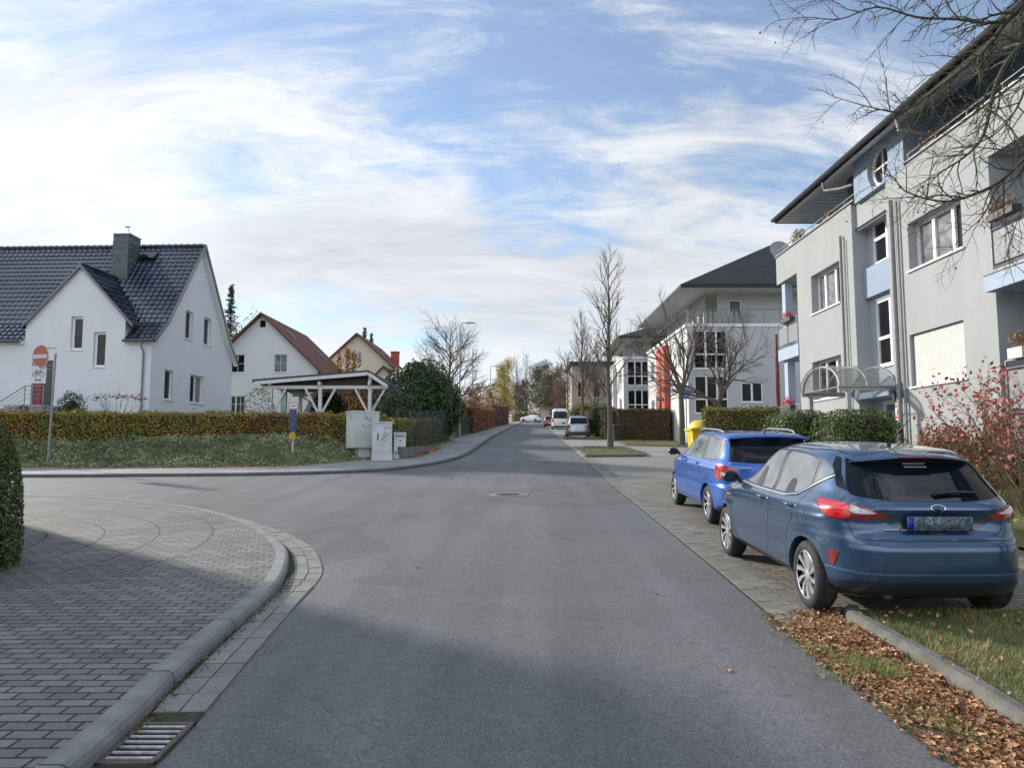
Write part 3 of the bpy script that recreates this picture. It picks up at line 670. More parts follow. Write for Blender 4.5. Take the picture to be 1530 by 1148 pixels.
# canopy over the entrance
CN = mat('canopy_metal', (.33, .34, .35), .45, .1, metal=.5)
mb = MB(); X0, X1, ya, yb, zc, zt = 8.1, 9.48, 18.2, 20.5, 3.38, 3.98
def arch(X):
    return [(X, (ya + yb) / 2 - (yb - ya) / 2 * math.cos(t * math.pi / 14), zc + (zt - zc) * math.sin(t * math.pi / 14)) for t in range(15)]
for X in (X0, (X0 + X1) / 2, X1): mb.tube(arch(X), .03, 6)
for y in (ya, yb): mb.tube([(X0 - .05, y, zc), (X1, y, zc)], .035, 8); mb.box(X0 - .05, X1, y - .06, y + .06, zc - .09, zc - .04)
mb.tube([(X0, ya, zc), (X0, yb, zc)], .02, 6); mb.tube([(X0, (ya + yb) / 2, zc), (X0, (ya + yb) / 2, zt)], .015, 6)
for y in (ya, yb): mb.box(X0 + .15, X0 + .25, y - .05, y + .05, .8, zc - .04)
cn = mb.build('canopy', CN, b1, rel=True)
gm = bpy.data.materials.new('canopy_acrylic'); gm.use_nodes = True; t_ = gm.node_tree; bb = t_.nodes['Principled BSDF']; bb.inputs['Base Color'].default_value = (.30, .31, .31, 1); bb.inputs['Roughness'].default_value = .12; bb.inputs['Alpha'].default_value = .55
g_n = t_.nodes.new('ShaderNodeTexNoise'); g_n.inputs['Scale'].default_value = 3; g_m = t_.nodes.new('ShaderNodeMapRange'); g_m.inputs[3].default_value = .35; g_m.inputs[4].default_value = .75
t_.links.new(g_n.outputs[0], g_m.inputs[0]); t_.links.new(g_m.outputs[0], bb.inputs['Alpha'])
mb = MB(); a1, a2 = arch(X0 - .1), arch(X1)
a1 = [(x, y, z + .035) for x, y, z in a1]; a2 = [(x, y, z + .035) for x, y, z in a2]
mb.add(a1 + a2, [(i, i + 1, 15 + i + 1, 15 + i) for i in range(14)]); mb.build('canopy_glazing', gm, cn, smooth=True, rel=True)
# lamp at the door
mb = MB(); mb.box(F1 - .14, F1 - .02, 18.06, 18.16, 3.0, 3.25); mb.build('wall_lamp', mat('dark_lamp', (.05, .05, .05), .4), b1, rel=True)
# low stone retaining wall under the shrubs
rt = thing('retaining_wall', 'low weathered grey stone wall behind the red leaved shrub at the right edge', 'wall', (F1 - .4, 12, gz(12)))
mb = MB(); mb.box(F1 - .5, F1 - .12, 9, 14.6, .4, 1.55); mb.box(F1 - .52, F1 - .1, 8.98, 14.62, 1.552, 1.6); mb.build('stonework', MATS['grey_stone'], rt, rel=True)
mb = MB(); mb.tube([(F1 - .6, 15.2, 1.75), (F1 - .6, 17.5, 1.75)], .02, 6)
for y in (15.2, 16.3, 17.5): mb.tube([(F1 - .6, y, .7), (F1 - .6, y, 1.75)], .02, 6)
tag(mb.build('handrail', mat('black_metal', (.02, .02, .02), .5)), 'thin black handrail beside the entrance downpipe', 'railing')

# ---------------- apartment buildings 2 and 3 further up the street
SHADEW = mat('shaded_white_render', (.50, .50, .525), .92, .05, .3, .3, 60, streak=.07)  # white render toned greyer, shade of the end walls put into the colour
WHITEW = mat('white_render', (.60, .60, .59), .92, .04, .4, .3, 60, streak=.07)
def block(Yn, Yf, X, ze, zr, zg, label, red=True, w=14.5):
    b = thing('apartment_building', label, 'building', (X, (Yn + Yf) / 2, zg), group='apartment buildings along the right side')
    st = [zg + 1.1, zg + 3.9, zg + 6.8]
    # end wall towards us
    mb = MB(); holes = [(.35, 2.3, st[0] + .6, st[0] + 2.8), (.35, 2.3, st[1] + .4, st[1] + 2.65), (3.05, 4.3, st[0] + 1.25, st[0] + 2.4)]
    mb.wall((X, Yn, 0), (1, 0, 0), (0, -1, 0), [(0, zg - 1), (w, zg - 1), (w, st[2] + .1), (0, st[2] + .1)], holes, .12)
    mb.wall((X + 2.0, Yn + .8, 0), (1, 0, 0), (0, -1, 0), [(0, st[2]), (w - 2, st[2]), (w - 2, ze), (0, ze)], [(.7, 1.45, st[2] + .7, st[2] + 1.7)], .12)
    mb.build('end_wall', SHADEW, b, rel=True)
    for h in holes[:2]: win(b, (X, Yn, 0), (1, 0, 0), (0, -1, 0), h, .12, [0, .36, .68, 1], [0, .38, 1], light=())
    win(b, (X, Yn, 0), (1, 0, 0), (0, -1, 0), holes[2], .12, 2)
    win(b, (X + 2.0, Yn + .8, 0), (1, 0, 0), (0, -1, 0), (.7, 1.45, st[2] + .7, st[2] + 1.7), .12, 1)
    # street front
    mid = (Yn + Yf) / 2; mb = MB()
    fh = [(Yn + 1.2, Yn + 2.6, s_ + .8, s_ + 2.1) for s_ in st[:2]] + [(Yf - 2.6, Yf - 1.2, s_ + .8, s_ + 2.1) for s_ in st[:2]]
    mb.wall((X, 0, 0), U, NX, [(Yn, zg - 1), (Yf, zg - 1), (Yf, st[2] + .1), (Yn, st[2] + .1)], fh, .15)
    mb.build('street_wall', WHITEW, b, rel=True)
    for h in fh: win(b, (X, 0, 0), U, NX, h, .15, 2)
    mb = MB(); mb.box(X - .35, X - .01, mid - 1.3, mid + 1.3, zg, st[1] + 2.5)
    mb.build('stair_tower', mat('red_render', (.55, .10, .05), .85, .08) if red else WHITEW, b, rel=True)
    mb = MB(); mb.box(X - .37, X - .352, mid - .3, mid + .3, st[0] + .5, st[1] + 1.7); mb.build('stair_window', GLASS, b, rel=True)
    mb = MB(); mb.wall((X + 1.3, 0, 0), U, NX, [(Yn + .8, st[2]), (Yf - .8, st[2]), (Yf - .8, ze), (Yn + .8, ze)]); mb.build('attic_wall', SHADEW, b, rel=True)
    mb = MB(); z_ = st[2] + .1
    mb.tube([(X + .03, Yn + .03, z_ + .9), (X + w, Yn + .03, z_ + .9)], .025, 6); mb.tube([(X + .03, Yn + .03, z_ + .9), (X + .03, Yf, z_ + .9)], .025, 6); mb.tube([(X + .03, Yn + .03, z_ + .5), (X + 4, Yn + .03, z_ + .5)], .02, 6)
    for i in range(12): mb.tube([(X + .03 + i * .9, Yn + .03, z_), (X + .03 + i * .9, Yn + .03, z_ + .9)], .02, 6)
    for i in range(12): mb.box(X + .1 + i * .3, X + .3 + i * .3, Yn + .02, Yn + .04, z_ + .06, z_ + .8)
    mb.build('roof_railing', STEEL, b, rel=True)
    mb = MB(); mb.box(X - .1, X + w, Yn - .04, Yn - .002, z_ - .12, z_ + .05); mb.box(X - .1, X - .002, Yn, Yf, z_ - .12, z_ + .05); mb.build('cornice', WFR, b, rel=True)
    ex0, ex1, y0, y1 = X - .55, X + w + .5, Yn - 1.2, Yf + .6; cxm = (ex0 + ex1) / 2; hp = (ex1 - ex0) / 2
    mb = MB(); hip = min(hp, (y1 - y0) / 2 - .3)
    mb.add([(ex0, y0, ze), (ex1, y0, ze), (ex1, y1, ze), (ex0, y1, ze), (cxm, y0 + hip, zr), (cxm, y1 - hip, zr)], ((0, 1, 4), (1, 2, 5, 4), (2, 3, 5), (3, 0, 4, 5)))
    for q in ((ex0, ex1, y0 - .04, y0), (ex0 - .04, ex0, y0, y1)): mb.box(*q, ze - .22, ze)
    mb.build('roof', ROOFD, b, rel=True)
    mb = MB(); mb.quad((ex0, y0, ze - .12), (ex1, y0, ze - .12), (ex1, y1, ze - .12), (ex0, y1, ze - .12)); mb.build('soffit', SOFF, b, rel=True)
    return b
block(42.6, 55.2, 10.2, 11.3, 15.6, gz(44), 'white apartment building with red stair tower and dark hipped roof, middle of the three')
mb = MB(); 
block(67.3, 79, 10.2, 12.2, 15.2, gz(68), 'white apartment building with dark hipped roof, third and farthest of the row', red=False)

# ---------------- sandy house with flat dark roof, farther along the right
def simple_house(name, label, O_, rz, w, d, ze, zr, wallm, roofm, ov=.4, wins=(), chim=None, group=None, flat=False):
    """gable front on local y=0, ridge along +y"""
    h = thing(name, label, 'house', O_, rz, group)
    mb = MB(); hw = w / 2
    prof = [(-hw, -1.5), (hw, -1.5), (hw, ze), (0, zr), (-hw, ze)] if not flat else [(-hw, -1.5), (hw, -1.5), (hw, zr), (-hw, zr)]
    mb.wall((0, 0, 0), (1, 0, 0), (0, -1, 0), prof, [q[:4] for q in wins], .14)
    mb.wall((0, d, 0), (1, 0, 0), (0, 1, 0), prof)
    top = zr if flat else ze
    for x in (-hw, hw): mb.quad((x, 0, -1.5), (x, d, -1.5), (x, d, top), (x, 0, top))
    mb.build('wall', wallm, h)
    for q in wins:
        win(h, (0, 0, 0), (1, 0, 0), (0, -1, 0), q[:4], .14, q[4] if len(q) > 4 else 2, rel=False, bars=q[5] if len(q) > 5 else None, light=q[6] if len(q) > 6 else (), fw=.05)
    mb = MB()
    if flat: mb.box(-hw - ov, hw + ov, -ov, d + ov, zr, zr + .5)
    else:
        sl_ = (zr - ze) / hw; L_ = hw + ov; t = .16
        for s_ in (-1, 1):
            a = Vector((0, -ov, zr + t)); b = Vector((s_ * L_, -ov, zr - sl_ * L_ + t)); c = b + Vector((0, d + 2 * ov, 0)); e = a + Vector((0, d + 2 * ov, 0)); dn = Vector((0, 0, -t))
            mb.add([a, b, c, e, a + dn, b + dn, c + dn, e + dn], ((0, 1, 2, 3), (4, 7, 6, 5), (0, 4, 5, 1), (1, 5, 6, 2), (2, 6, 7, 3), (3, 7, 4, 0)))
    rf = mb.build('roof', roofm, h)
    if chim:
        mb = MB(); x, y, z0, z1, s_ = chim; mb.box(x - s_, x + s_, y - s_, y + s_, z0, z1); mb.box(x - s_ - .05, x + s_ + .05, y - s_ - .05, y + s_ + .05, z1, z1 + .12); mb.build('chimney', mat('chimney_brick', (.42, .10, .06), .85, .15, 5, .4, 30), rf)
    return h
def tilemat(name, c1, c2, sc=3.2, rough=.7):
    m = mat(name, c1, rough, .2, 1.2, col2=c2); t = m.node_tree; b = t.nodes['Principled BSDF']
    w1 = t.nodes.new('ShaderNodeTexWave'); w1.bands_direction = 'Y'; w1.inputs['Scale'].default_value = sc * .5; w2 = t.nodes.new('ShaderNodeTexWave'); w2.bands_direction = 'Z'; w2.wave_profile = 'SAW'; w2.inputs['Scale'].default_value = sc * .5
    tc_ = [n for n in t.nodes if n.type == 'TEX_COORD'][0]
    for w_ in (w1, w2): t.links.new(tc_.outputs['Object'], w_.inputs['Vector'])
    a = t.nodes.new('ShaderNodeMath'); a.operation = 'ADD'; t.links.new(w1.outputs['Fac'], a.inputs[0]); t.links.new(w2.outputs['Fac'], a.inputs[1])
    bp = t.nodes.new('ShaderNodeBump'); bp.inputs['Strength'].default_value = 1; bp.inputs['Distance'].default_value = .04; t.links.new(a.outputs[0], bp.inputs['Height']); t.links.new(bp.outputs[0], b.inputs['Normal'])
    return m
REDT = tilemat('red_brown_tiles', (.17, .062, .035), (.10, .04, .028))
BRICKT = tilemat('dark_red_tiles', (.20, .06, .04), (.11, .04, .03))
WHH = mat('white_house_render', (.66, .68, .71), .9, .03, .4, .4, 60, streak=.035)
CRM = mat('cream_render', (.60, .56, .45), .9, .05, .4, .25, 60)
PXM = FPX
zg2 = 3.0
h2 = simple_house('detached_house', 'white gabled house with brown tiled roof behind the carport', (-17.75, 52, zg2), R(-1.5), 8.1, 10.0, 7.35 - zg2 + .2, 11.45 - zg2, WHH, REDT, .45,
    wins=[(-.25, .25, 7.55, 8.15, 1), (.9, 1.85, 4.35, 5.65, 1, ([.5], [.5]), (0,)), (-2.2, -1.2, 4.35, 5.65, 1, ([.5], [.5])), (-2.4, -1.1, .95, 2.7, 2, ([.5], [.33, .66]))])
mb = MB()
for y, u0, u1 in ((2.2, .9, 1.3), (6.8, 1.9, 3.3)):
    sl_ = (11.45 - 7.55) / 4.05
    for u in (u0,): mb.add([(u, y, 11.45 - zg2 - sl_ * u + .24), (u + .7, y, 11.45 - zg2 - sl_ * (u + .7) + .24), (u + .7, y + .6, 11.45 - zg2 - sl_ * (u + .7) + .24), (u, y + .6, 11.45 - zg2 - sl_ * u + .24)], ((0, 1, 2, 3),))
mb.build('roof_window', ZINC, h2)
simple_house('detached_house', 'cream gabled house with red roof and brick chimney behind the big dark bush', (-13.7, 65, 3.6), R(-2), 8.0, 9.5, 8.4 - 3.6, 12.1 - 3.6, CRM, BRICKT, .45,
    wins=[(-.4, .4, 6.05, 6.95, 1, ([.5], [.5]), (0,)), (2.0, 3.0, 3.2, 4.9, 1, None, (0,)), (-2.5, -1.3, 3.0, 4.3, 2)], chim=(2.3, 5.5, 6.0, 7.6, .35))
sm_ = simple_house('garden_house', 'small cream gable with red verge in front of the cream house', (-10.9, 62.5, 3.5), R(-2), 3.6, 3, 3.6, 5.4, CRM, BRICKT, .25, wins=[(-.5, .7, 2.6, 4.3, 1, None, (0,))])
simple_house('detached_house', 'sand coloured house with dark flat roof, far along the street on the right', (12.2, 92, 4.5), R(0), 9.5, 9, 0, 8.0, mat('sand_render', (.36, .31, .25), .9, .1, .8), ROOFD, .3, wins=[(-2.1, -1.2, 4.0, 5.9, 1), (-4.0, -3.2, 4.0, 5.9, 1), (-2.1, -1.2, .8, 2.6, 1)], flat=True)
simple_house('detached_house', 'small beige house with pale gable at the end of the street', (9.5, 150, 7.4), R(-20), 8, 9, 4, 7.5, mat('beige_render', (.5, .42, .36), .9, .1, .8), mat('far_brown_roof', (.10, .07, .06), .8), .4, wins=[(-2, -1, 1, 2.4, 1), (1, 2, 1, 2.4, 1)])
simple_house('detached_house', 'white house with dark roof just outside the left edge behind the clipped hedge', (-15.6, 4.2, gz(6)), R(0), 9.0, 10.0, 6.0, 9.0, WHH, ROOFD, .3, wins=[(-2, -1, 1, 2.4, 1), (1, 2, 1, 2.4, 1)])

# ---------------- white house on the left with glazed blue-black tiles
H1 = Vector((-17.7, 36, 0)); zb1 = 2.1
h1 = thing('detached_house', 'large white house with glazed blue black roof and slate chimney, left of the street', 'house', (H1.x, H1.y, zb1), R(-2.5))
D1 = 9.4; ze, zr, Lh = 7.38 - zb1, 13.25 - zb1, 16.0; yr = D1 / 2
def uh(px): return (227 - px) * 36.0 / FPX
doorn = (uh(76), uh(43), 3.98 - zb1, 6.26 - zb1); w1_ = (uh(119), uh(100.6), 6.79 - zb1, 8.45 - zb1); w2_ = (uh(156), uh(137), 5.93 - zb1, 7.66 - zb1)
gl_, gr_, ga_ = uh(30), uh(185), uh(113)
zs_ = 8.25 - zb1; za_ = 11.0 - zb1
mb = MB()
mb.wall((0, 0, 0), (-1, 0, 0), (0, -1, 0), [(0, 0), (Lh, 0), (Lh, ze), (gl_, ze), (gl_, zs_), (ga_, za_), (gr_, zs_), (gr_, ze), (0, ze)], [doorn, w1_, w2_], .22)
gw = [(1.39, 2.24, 4.42, 5.95), (4.1, 5.7, 4.45, 5.98), (3.3, 4.15, 7.85, 9.4), (5.45, 6.35, 7.85, 9.4)]
gw = [(a, b, c - zb1, d - zb1) for a, b, c, d in gw]
kick = 1.0
gable = [(0, 0), (D1, 0), (D1, ze), (D1 - kick, ze + .9), (yr, zr), (kick, ze + .9), (0, ze)]
mb.wall((0, 0, 0), (0, 1, 0), (1, 0, 0), gable, gw, .2)
mb.quad((0, D1, 0), (-Lh, D1, 0), (-Lh, D1, ze), (0, D1, ze))
for s_, (ua, ub) in ((0, (gr_, ga_)), (1, (ga_, gl_))): pass
for u_ in (gl_, gr_): mb.quad((-u_, 0, ze - .1), (-u_, 0, zs_), (-u_, 1.6, zs_), (-u_, 1.6, ze - .1))
mb.build('wall', WHH, h1)
win(h1, (0, 0, 0), (-1, 0, 0), (0, -1, 0), w1_, .22, 1, rel=False, fw=.1); win(h1, (0, 0, 0), (-1, 0, 0), (0, -1, 0), w2_, .22, 1, rel=False, fw=.1)
for i, g_ in enumerate(gw): win(h1, (0, 0, 0), (0, 1, 0), (1, 0, 0), g_, .2, 2 if i == 1 else 1, rel=False, light=(1,) if i == 1 else ())
mb = MB(); A = ucoord((0, 0, 0), (-1, 0, 0), (0, -1, 0)); a, b_, c, d = doorn
mb.box(a + .1, b_ - .05, -.22, -.16, c, d - .05, M_=A); dr = mb.build('door', mat('dark_door', (.03, .03, .035), .3), h1)
mb = MB(); mb.box(a + .62, b_ - .06, -.16, -.13, c + .02, d - 1.0, M_=A); mb.build('door_leaf', mat('crimson_door', (.22, .012, .02), .35), dr)
TILE = mat('glazed_blue_black_tiles', (.026, .034, .068), .12, .45, 1.0, spec=.8, coat=.3)
def tiles(mb, O_, U_, D_, w_, l_, tw=.30, tl=.34, clip=None, nu=5):
    """wavy, stepped tile courses; O_ top corner, U_ along the ridge, D_ down the slope"""
    O_, U_, D_ = Vector(O_), Vector(U_).normalized(), Vector(D_).normalized(); Nn = U_.cross(D_).normalized()
    if Nn.z < 0: Nn = -Nn
    nx = max(1, round(w_ / tw)); ny = max(1, round(l_ / tl)); tw = w_ / nx; tl = l_ / ny
    for j in range(ny):
        rows = []
        for (t, h) in ((0, -.004), (1.06, .034)):
            row = []
            for i in range(nx * nu + 1):
                ph = (i % nu) / nu; u = i * tw / nu; pr = .022 * (math.cos(2 * math.pi * ph) if ph < .5 else -1 + .25 * math.sin((ph - .5) * 2 * math.pi))
                row.append(O_ + U_ * u + D_ * ((j + t) * tl) + Nn * (h + pr + .03))
            rows.append(row)
        lip = [p - Nn * .036 for p in rows[1]]
        n = len(rows[0]); fs = []
        for i in range(n - 1):
            if clip and not clip(rows[0][i].lerp(rows[1][i + 1], .5)): continue
            fs.append((i, i + 1, n + i + 1, n + i)); fs.append((n + i, n + i + 1, 2 * n + i + 1, 2 * n + i))
        mb.add(rows[0] + rows[1] + lip, fs)
oh = .3
sdir = Vector((0, -(yr - kick), (ze + .9) - zr)); sl1 = sdir.length
k2 = Vector((0, -(kick + oh), -(.9 + .25))); 
hwg = (gl_ - gr_) / 2; 
def in_cross(p):                                 # under the cross gable
    if p.y > 3.6: return True
    u_ = -p.x
    if not gr_ - .05 < u_ < gl_ + .05: return True
    zc_ = za_ - abs(u_ - ga_) * (za_ - zs_) / hwg
    return p.z > zc_ - .1
mb = MB(); Wt = Lh + .3
tiles(mb, (.3, yr, zr), (-1, 0, 0), sdir, Wt, sl1, clip=in_cross)
pk = Vector((0, kick, ze + .9))
tiles(mb, (.3, pk.y, pk.z), (-1, 0, 0), k2, Wt, k2.length, clip=lambda p: not (gr_ - .02 < -p.x < gl_ + .02))
sd2 = Vector((0, (yr - kick), (ze + .9) - zr))
mb.quad((.3, yr, zr), (-Lh, yr, zr), (-Lh, D1 - kick, ze + .9), (.3, D1 - kick, ze + .9)); mb.quad((.3, D1 - kick, ze + .9), (-Lh, D1 - kick, ze + .9), (-Lh, D1 + oh, ze - .25), (.3, D1 + oh, ze - .25))
for i in range(int(Wt / .36)): x = .3 - i * .36; mb.tube([(x, yr, zr + .04), (x - .37, yr, zr + .07)], [.10, .125], 8)
roof1 = mb.build('roof', TILE, h1)
# cross gable roof: two slopes running back into the main roof
mb = MB(); slp = (za_ - zs_) / hwg; pt = .28
def mainz_y(z): return kick + (z - (ze + .9)) * (yr - kick) / (zr - ze - .9)       # y where the main roof reaches height z
for s_ in (-1, 1):
    ub = ga_ + s_ * (hwg + .28); zbx = za_ - slp * (hwg + .28)
    A_ = Vector((-ga_, -.18, za_ + .08)); B_ = Vector((-ub, -.18, zbx + .08)); C_ = Vector((-ub, max(mainz_y(zbx), .4), zbx + .08)); E_ = Vector((-ga_, mainz_y(za_) + .2, za_ + .08))
    mb.add([A_, B_, C_, E_], ((0, 1, 2, 3),)); mb.add([A_ - Vector((0, 0, .17)), B_ - Vector((0, 0, .17)), A_, B_], ((0, 1, 3, 2),)); mb.add([B_ - Vector((0, 0, .17)), C_ - Vector((0, 0, .17)), C_, B_], ((0, 1, 2, 3),))
    n_ = 10
    for i in range(1, n_):                        # tile courses as stepped edges
        t = i / n_; p = A_.lerp(B_, t); yq = mainz_y(za_ + (zbx - za_) * t) + .05; q = Vector((p.x, yq, p.z)); nn = Vector((-s_ * slp, 0, 1)).normalized()
        dd = (B_ - A_).normalized() * .16
        mb.add([p + nn * .03 + Vector((0, 0, .0)), q + nn * .03, q + nn * .004 - dd, p + nn * .004 - dd, p + nn * .002, q + nn * .002], ((0, 1, 2, 3), (0, 4, 5, 1)))
mb.tube([(-ga_, -.18, za_ + .1), (-ga_, mainz_y(za_) + .2, za_ + .1)], .09, 8)
mb.build('cross_gable_roof', TILE, h1)
# verge tiles on the gable, eaves boards, gutter, downpipe
mb = MB()
pts_ = [(.3, -oh, ze - .25), (.3, kick, ze + .93), (.3, yr, zr + .05), (.3, D1 - kick, ze + .93), (.3, D1 + oh, ze - .25)]
for a, b in zip(pts_, pts_[1:]): mb.beam(a, b, .06, .16)
mb.build('verge', TILE, h1)
mb = MB()
for a, b in zip(pts_, pts_[1:]): mb.quad(Vector(a) + Vector((0, 0, -.08)), Vector(b) + Vector((0, 0, -.08)), Vector(b) + Vector((-.32, 0, -.08)), Vector(a) + Vector((-.32, 0, -.08)))
mb.build('verge_board', WFR, h1)
mb = MB(); mb.box(-gr_ + .02, -.02, -oh + .1, -.01, ze - .3, ze - .18); mb.build('eaves_board', WFR, h1)
mb = MB(); mb.box(-Lh, -gl_ - .02, -oh + .1, -.01, ze - .3, ze - .18); mb.build('eaves_board', WFR, h1)
mb = MB(); mb.tube([(-gr_ + .1, -oh - .05, ze - .2), (.3, -oh - .05, ze - .2)], .07, 8); mb.tube([(-Lh, -oh - .05, ze - .2), (-gl_ - .1, -oh - .05, ze - .2)], .07, 8); mb.build('gutter', mat('dark_gutter', (.1, .1, .11), .5), h1, smooth=True, angle=40)
pipe(h1, [(-.35, -oh - .05, ze - .25), (-.35, -oh - .02, ze - .45), (-.35, -.08, ze - .75), (-.35, -.08, .1)], .05, rel=False)
# chimney clad in slate, with steel flue
SLATE = mat('grey_slate', (.10, .115, .125), .6, .25, 5, .4, 12)
cxl, cxr = -4.15 + 1.85, -3.3 + 1.85
mb = MB(); x0, x1 = -4.05, -3.22
y0, y1 = 3.0, 4.3
mb.add([(x0 - .06, y0, zr - 2.9), (x1 + .06, y0, zr - 2.9), (x1 + .06, y1, zr - 2.9), (x0 - .06, y1, zr - 2.9), (x0, y0 + .05, zr + .32), (x1, y0 + .05, zr + .32), (x1, y1 - .05, zr + .32), (x0, y1 - .05, zr + .32)], ((0, 1, 5, 4), (1, 2, 6, 5), (2, 3, 7, 6), (3, 0, 4, 7), (4, 5, 6, 7)))
for i in range(1, 9):
    z_ = zr - 2.7 + i * .36; e = .012; mb.box(x0 - .06 + i * .006 - e, x1 + .06 - i * .006 + e, y0 + i * .005 - e, y1 + e, z_, z_ + .012)
ch = mb.build('chimney', SLATE, h1)
mb = MB(); mb.box(x0 - .06, x1 + .06, y0, y1, zr + .32, zr + .38); mb.tube([((x0 + x1) / 2 + .12, 3.4, zr + .38), ((x0 + x1) / 2 + .12, 3.4, zr + .68)], .09, 12); mb.tube([((x0 + x1) / 2 + .12, 3.4, zr + .78), ((x0 + x1) / 2 + .12, 3.4, zr + .82)], [.16, .14], 12)
for a in range(3): mb.tube([((x0 + x1) / 2 + .12 + .07 * math.cos(a * 2.1), 3.4 + .07 * math.sin(a * 2.1), zr + .66), ((x0 + x1) / 2 + .12 + .07 * math.cos(a * 2.1), 3.4 + .07 * math.sin(a * 2.1), zr + .8)], .01, 5)
mb.build('flue', mat('bright_steel', (.7, .7, .72), .25, .05, metal=1), ch, smooth=True, angle=40)
# skylight and roof vent
nrm = Vector((0, -(zr - ze - .9), (yr - kick))).normalized(); dn = sdir.normalized()
base = Vector((-2.2, yr, zr)) + dn * .55 + nrm * .12
mb = MB(); q = [base, base + Vector((-.82, 0, 0)), base + Vector((-.82, 0, 0)) + dn * .62 + nrm * .1, base + dn * .62 + nrm * .1]
mb.add(q + [p - nrm * .16 for p in q], ((0, 1, 2, 3), (0, 4, 5, 1), (1, 5, 6, 2), (2, 6, 7, 3), (3, 7, 4, 0))); mb.build('skylight', GLASS, h1)
mb = MB(); q = base + dn * 5.1 + Vector((-1.0, 0, 0)); mb.tube([q - nrm * .1, q + nrm * .12, q + nrm * .14 + dn * .1], [.1, .09, .06], 8); mb.build('roof_vent', TILE, h1)
# raised entrance landing with stairs and steel rails
LANDM = mat('landing_concrete', (.32, .32, .33), .8, .1)
mb = MB(); lz = doorn[2]; ua, ub = doorn[0] - .45, doorn[1] + .25
mb.box(-ub, -ua, -1.3, -.003, 0, lz - .12); mb.box(-ub - .05, -ua + .05, -1.35, -.003, lz - .12, lz)
for i in range(7): mb.box(-ub - .28 * (i + 1), -ub - .28 * i, -1.3, -.003, 0, lz - .16 * (i + 1))
st_ = mb.build('entrance_steps', LANDM, h1)
mb = MB(); A_ = (-ua, -1.25)
for x_ in (-ua, -ua - .9): mb.tube([(x_, -1.25, lz), (x_, -1.25, lz + .9)], .025, 6)
mb.tube([(-ua, -1.25, lz + .9), (-ua - .9, -1.25, lz + .9), (-ua - 2.4, -1.25, lz - .05)], .025, 6)
for k in range(1, 4): mb.tube([(-ua, -1.25, lz + .9 - k * .2), (-ua - .9, -1.25, lz + .9 - k * .2), (-ua - 2.4, -1.25, lz - .05 - k * .2)], .013, 5)
mb.tube([(-ua - 2.6, -1.25, lz - .3), (-ua - 2.6, -1.25, lz + .9)], .025, 6); mb.tube([(-ua - 2.6, -1.25, lz + .9), (-ua - 3.6, -1.25, lz + .9), (-ua - 4.6, -1.25, lz + .4)], .025, 6); mb.tube([(-ua - 3.6, -1.25, lz - .4), (-ua - 3.6, -1.25, lz + .9)], .025, 6)
for k in range(1, 4): mb.tube([(-ua - 2.6, -1.25, lz + .9 - k * .2), (-ua - 3.6, -1.25, lz + .9 - k * .2), (-ua - 4.6, -1.25, lz + .4 - k * .2)], .013, 5)
mb.build('railing', STEEL, st_)
# ================================================================= CARS
def paint(name, col, col2=None, rough=.32):
    m = mat(name, col, rough, .05, 1.0, coat=1.0, spec=.5, metal=.35)
    return m
BLACKP = mat('black_plastic', (.018, .018, .02), .45, .2, 8)
RUB = mat('tyre_rubber', (.022, .022, .022), .8, .25, 10)
CGL = mat('tinted_car_glass', (.006, .010, .018), .03, .3, 2, spec=.5, ior=1.33)
SGL = mat('side_car_glass', (.13, .145, .15), .04, .4, 2.5, spec=1.0, ior=2.6)
CHR = mat('bright_trim', (.75, .76, .78), .18, .05, metal=1.0)
ALU = mat('silver_alloy', (.62, .63, .65), .28, .08, 10, metal=.7)
REDL = mat('red_lens', (.55, .01, .012), .12, .25, 14, coat=1.0, spec=.8)
DREDL = mat('dark_red_lens', (.22, .006, .01), .12, .2, 14, coat=1.0)
WLENS = mat('clear_lens', (.62, .58, .58), .12, .3, 18, coat=1.0)
BRK = mat('brake_dark', (.03, .03, .03), .6, .2)
def spl(tab, z):                                  # monotone-ish linear/cubic interpolation of the level table
    if z <= tab[0][0]: return tab[0][1:]
    for i in range(len(tab) - 1):
        if z <= tab[i + 1][0]:
            a, b = tab[i], tab[i + 1]; t = (z - a[0]) / (b[0] - a[0])
            p = tab[max(i - 1, 0)]; q = tab[min(i + 2, len(tab) - 1)]; out = []
            for k in range(1, len(a)):
                h = b[0] - a[0]
                d0 = (b[k] - a[k]) / h; dm = (a[k] - p[k]) / (a[0] - p[0]) if i > 0 else d0; dp = (q[k] - b[k]) / (q[0] - b[0]) if i + 2 < len(tab) else d0
                m0 = 0 if dm * d0 <= 0 else 2 * dm * d0 / (dm + d0); m1 = 0 if dp * d0 <= 0 else 2 * dp * d0 / (dp + d0)
                t2, t3 = t * t, t * t * t
                out.append((2 * t3 - 3 * t2 + 1) * a[k] + (t3 - 2 * t2 + t) * h * m0 + (-2 * t3 + 3 * t2) * b[k] + (t3 - t2) * h * m1)
            return out
    return tab[-1][1:]
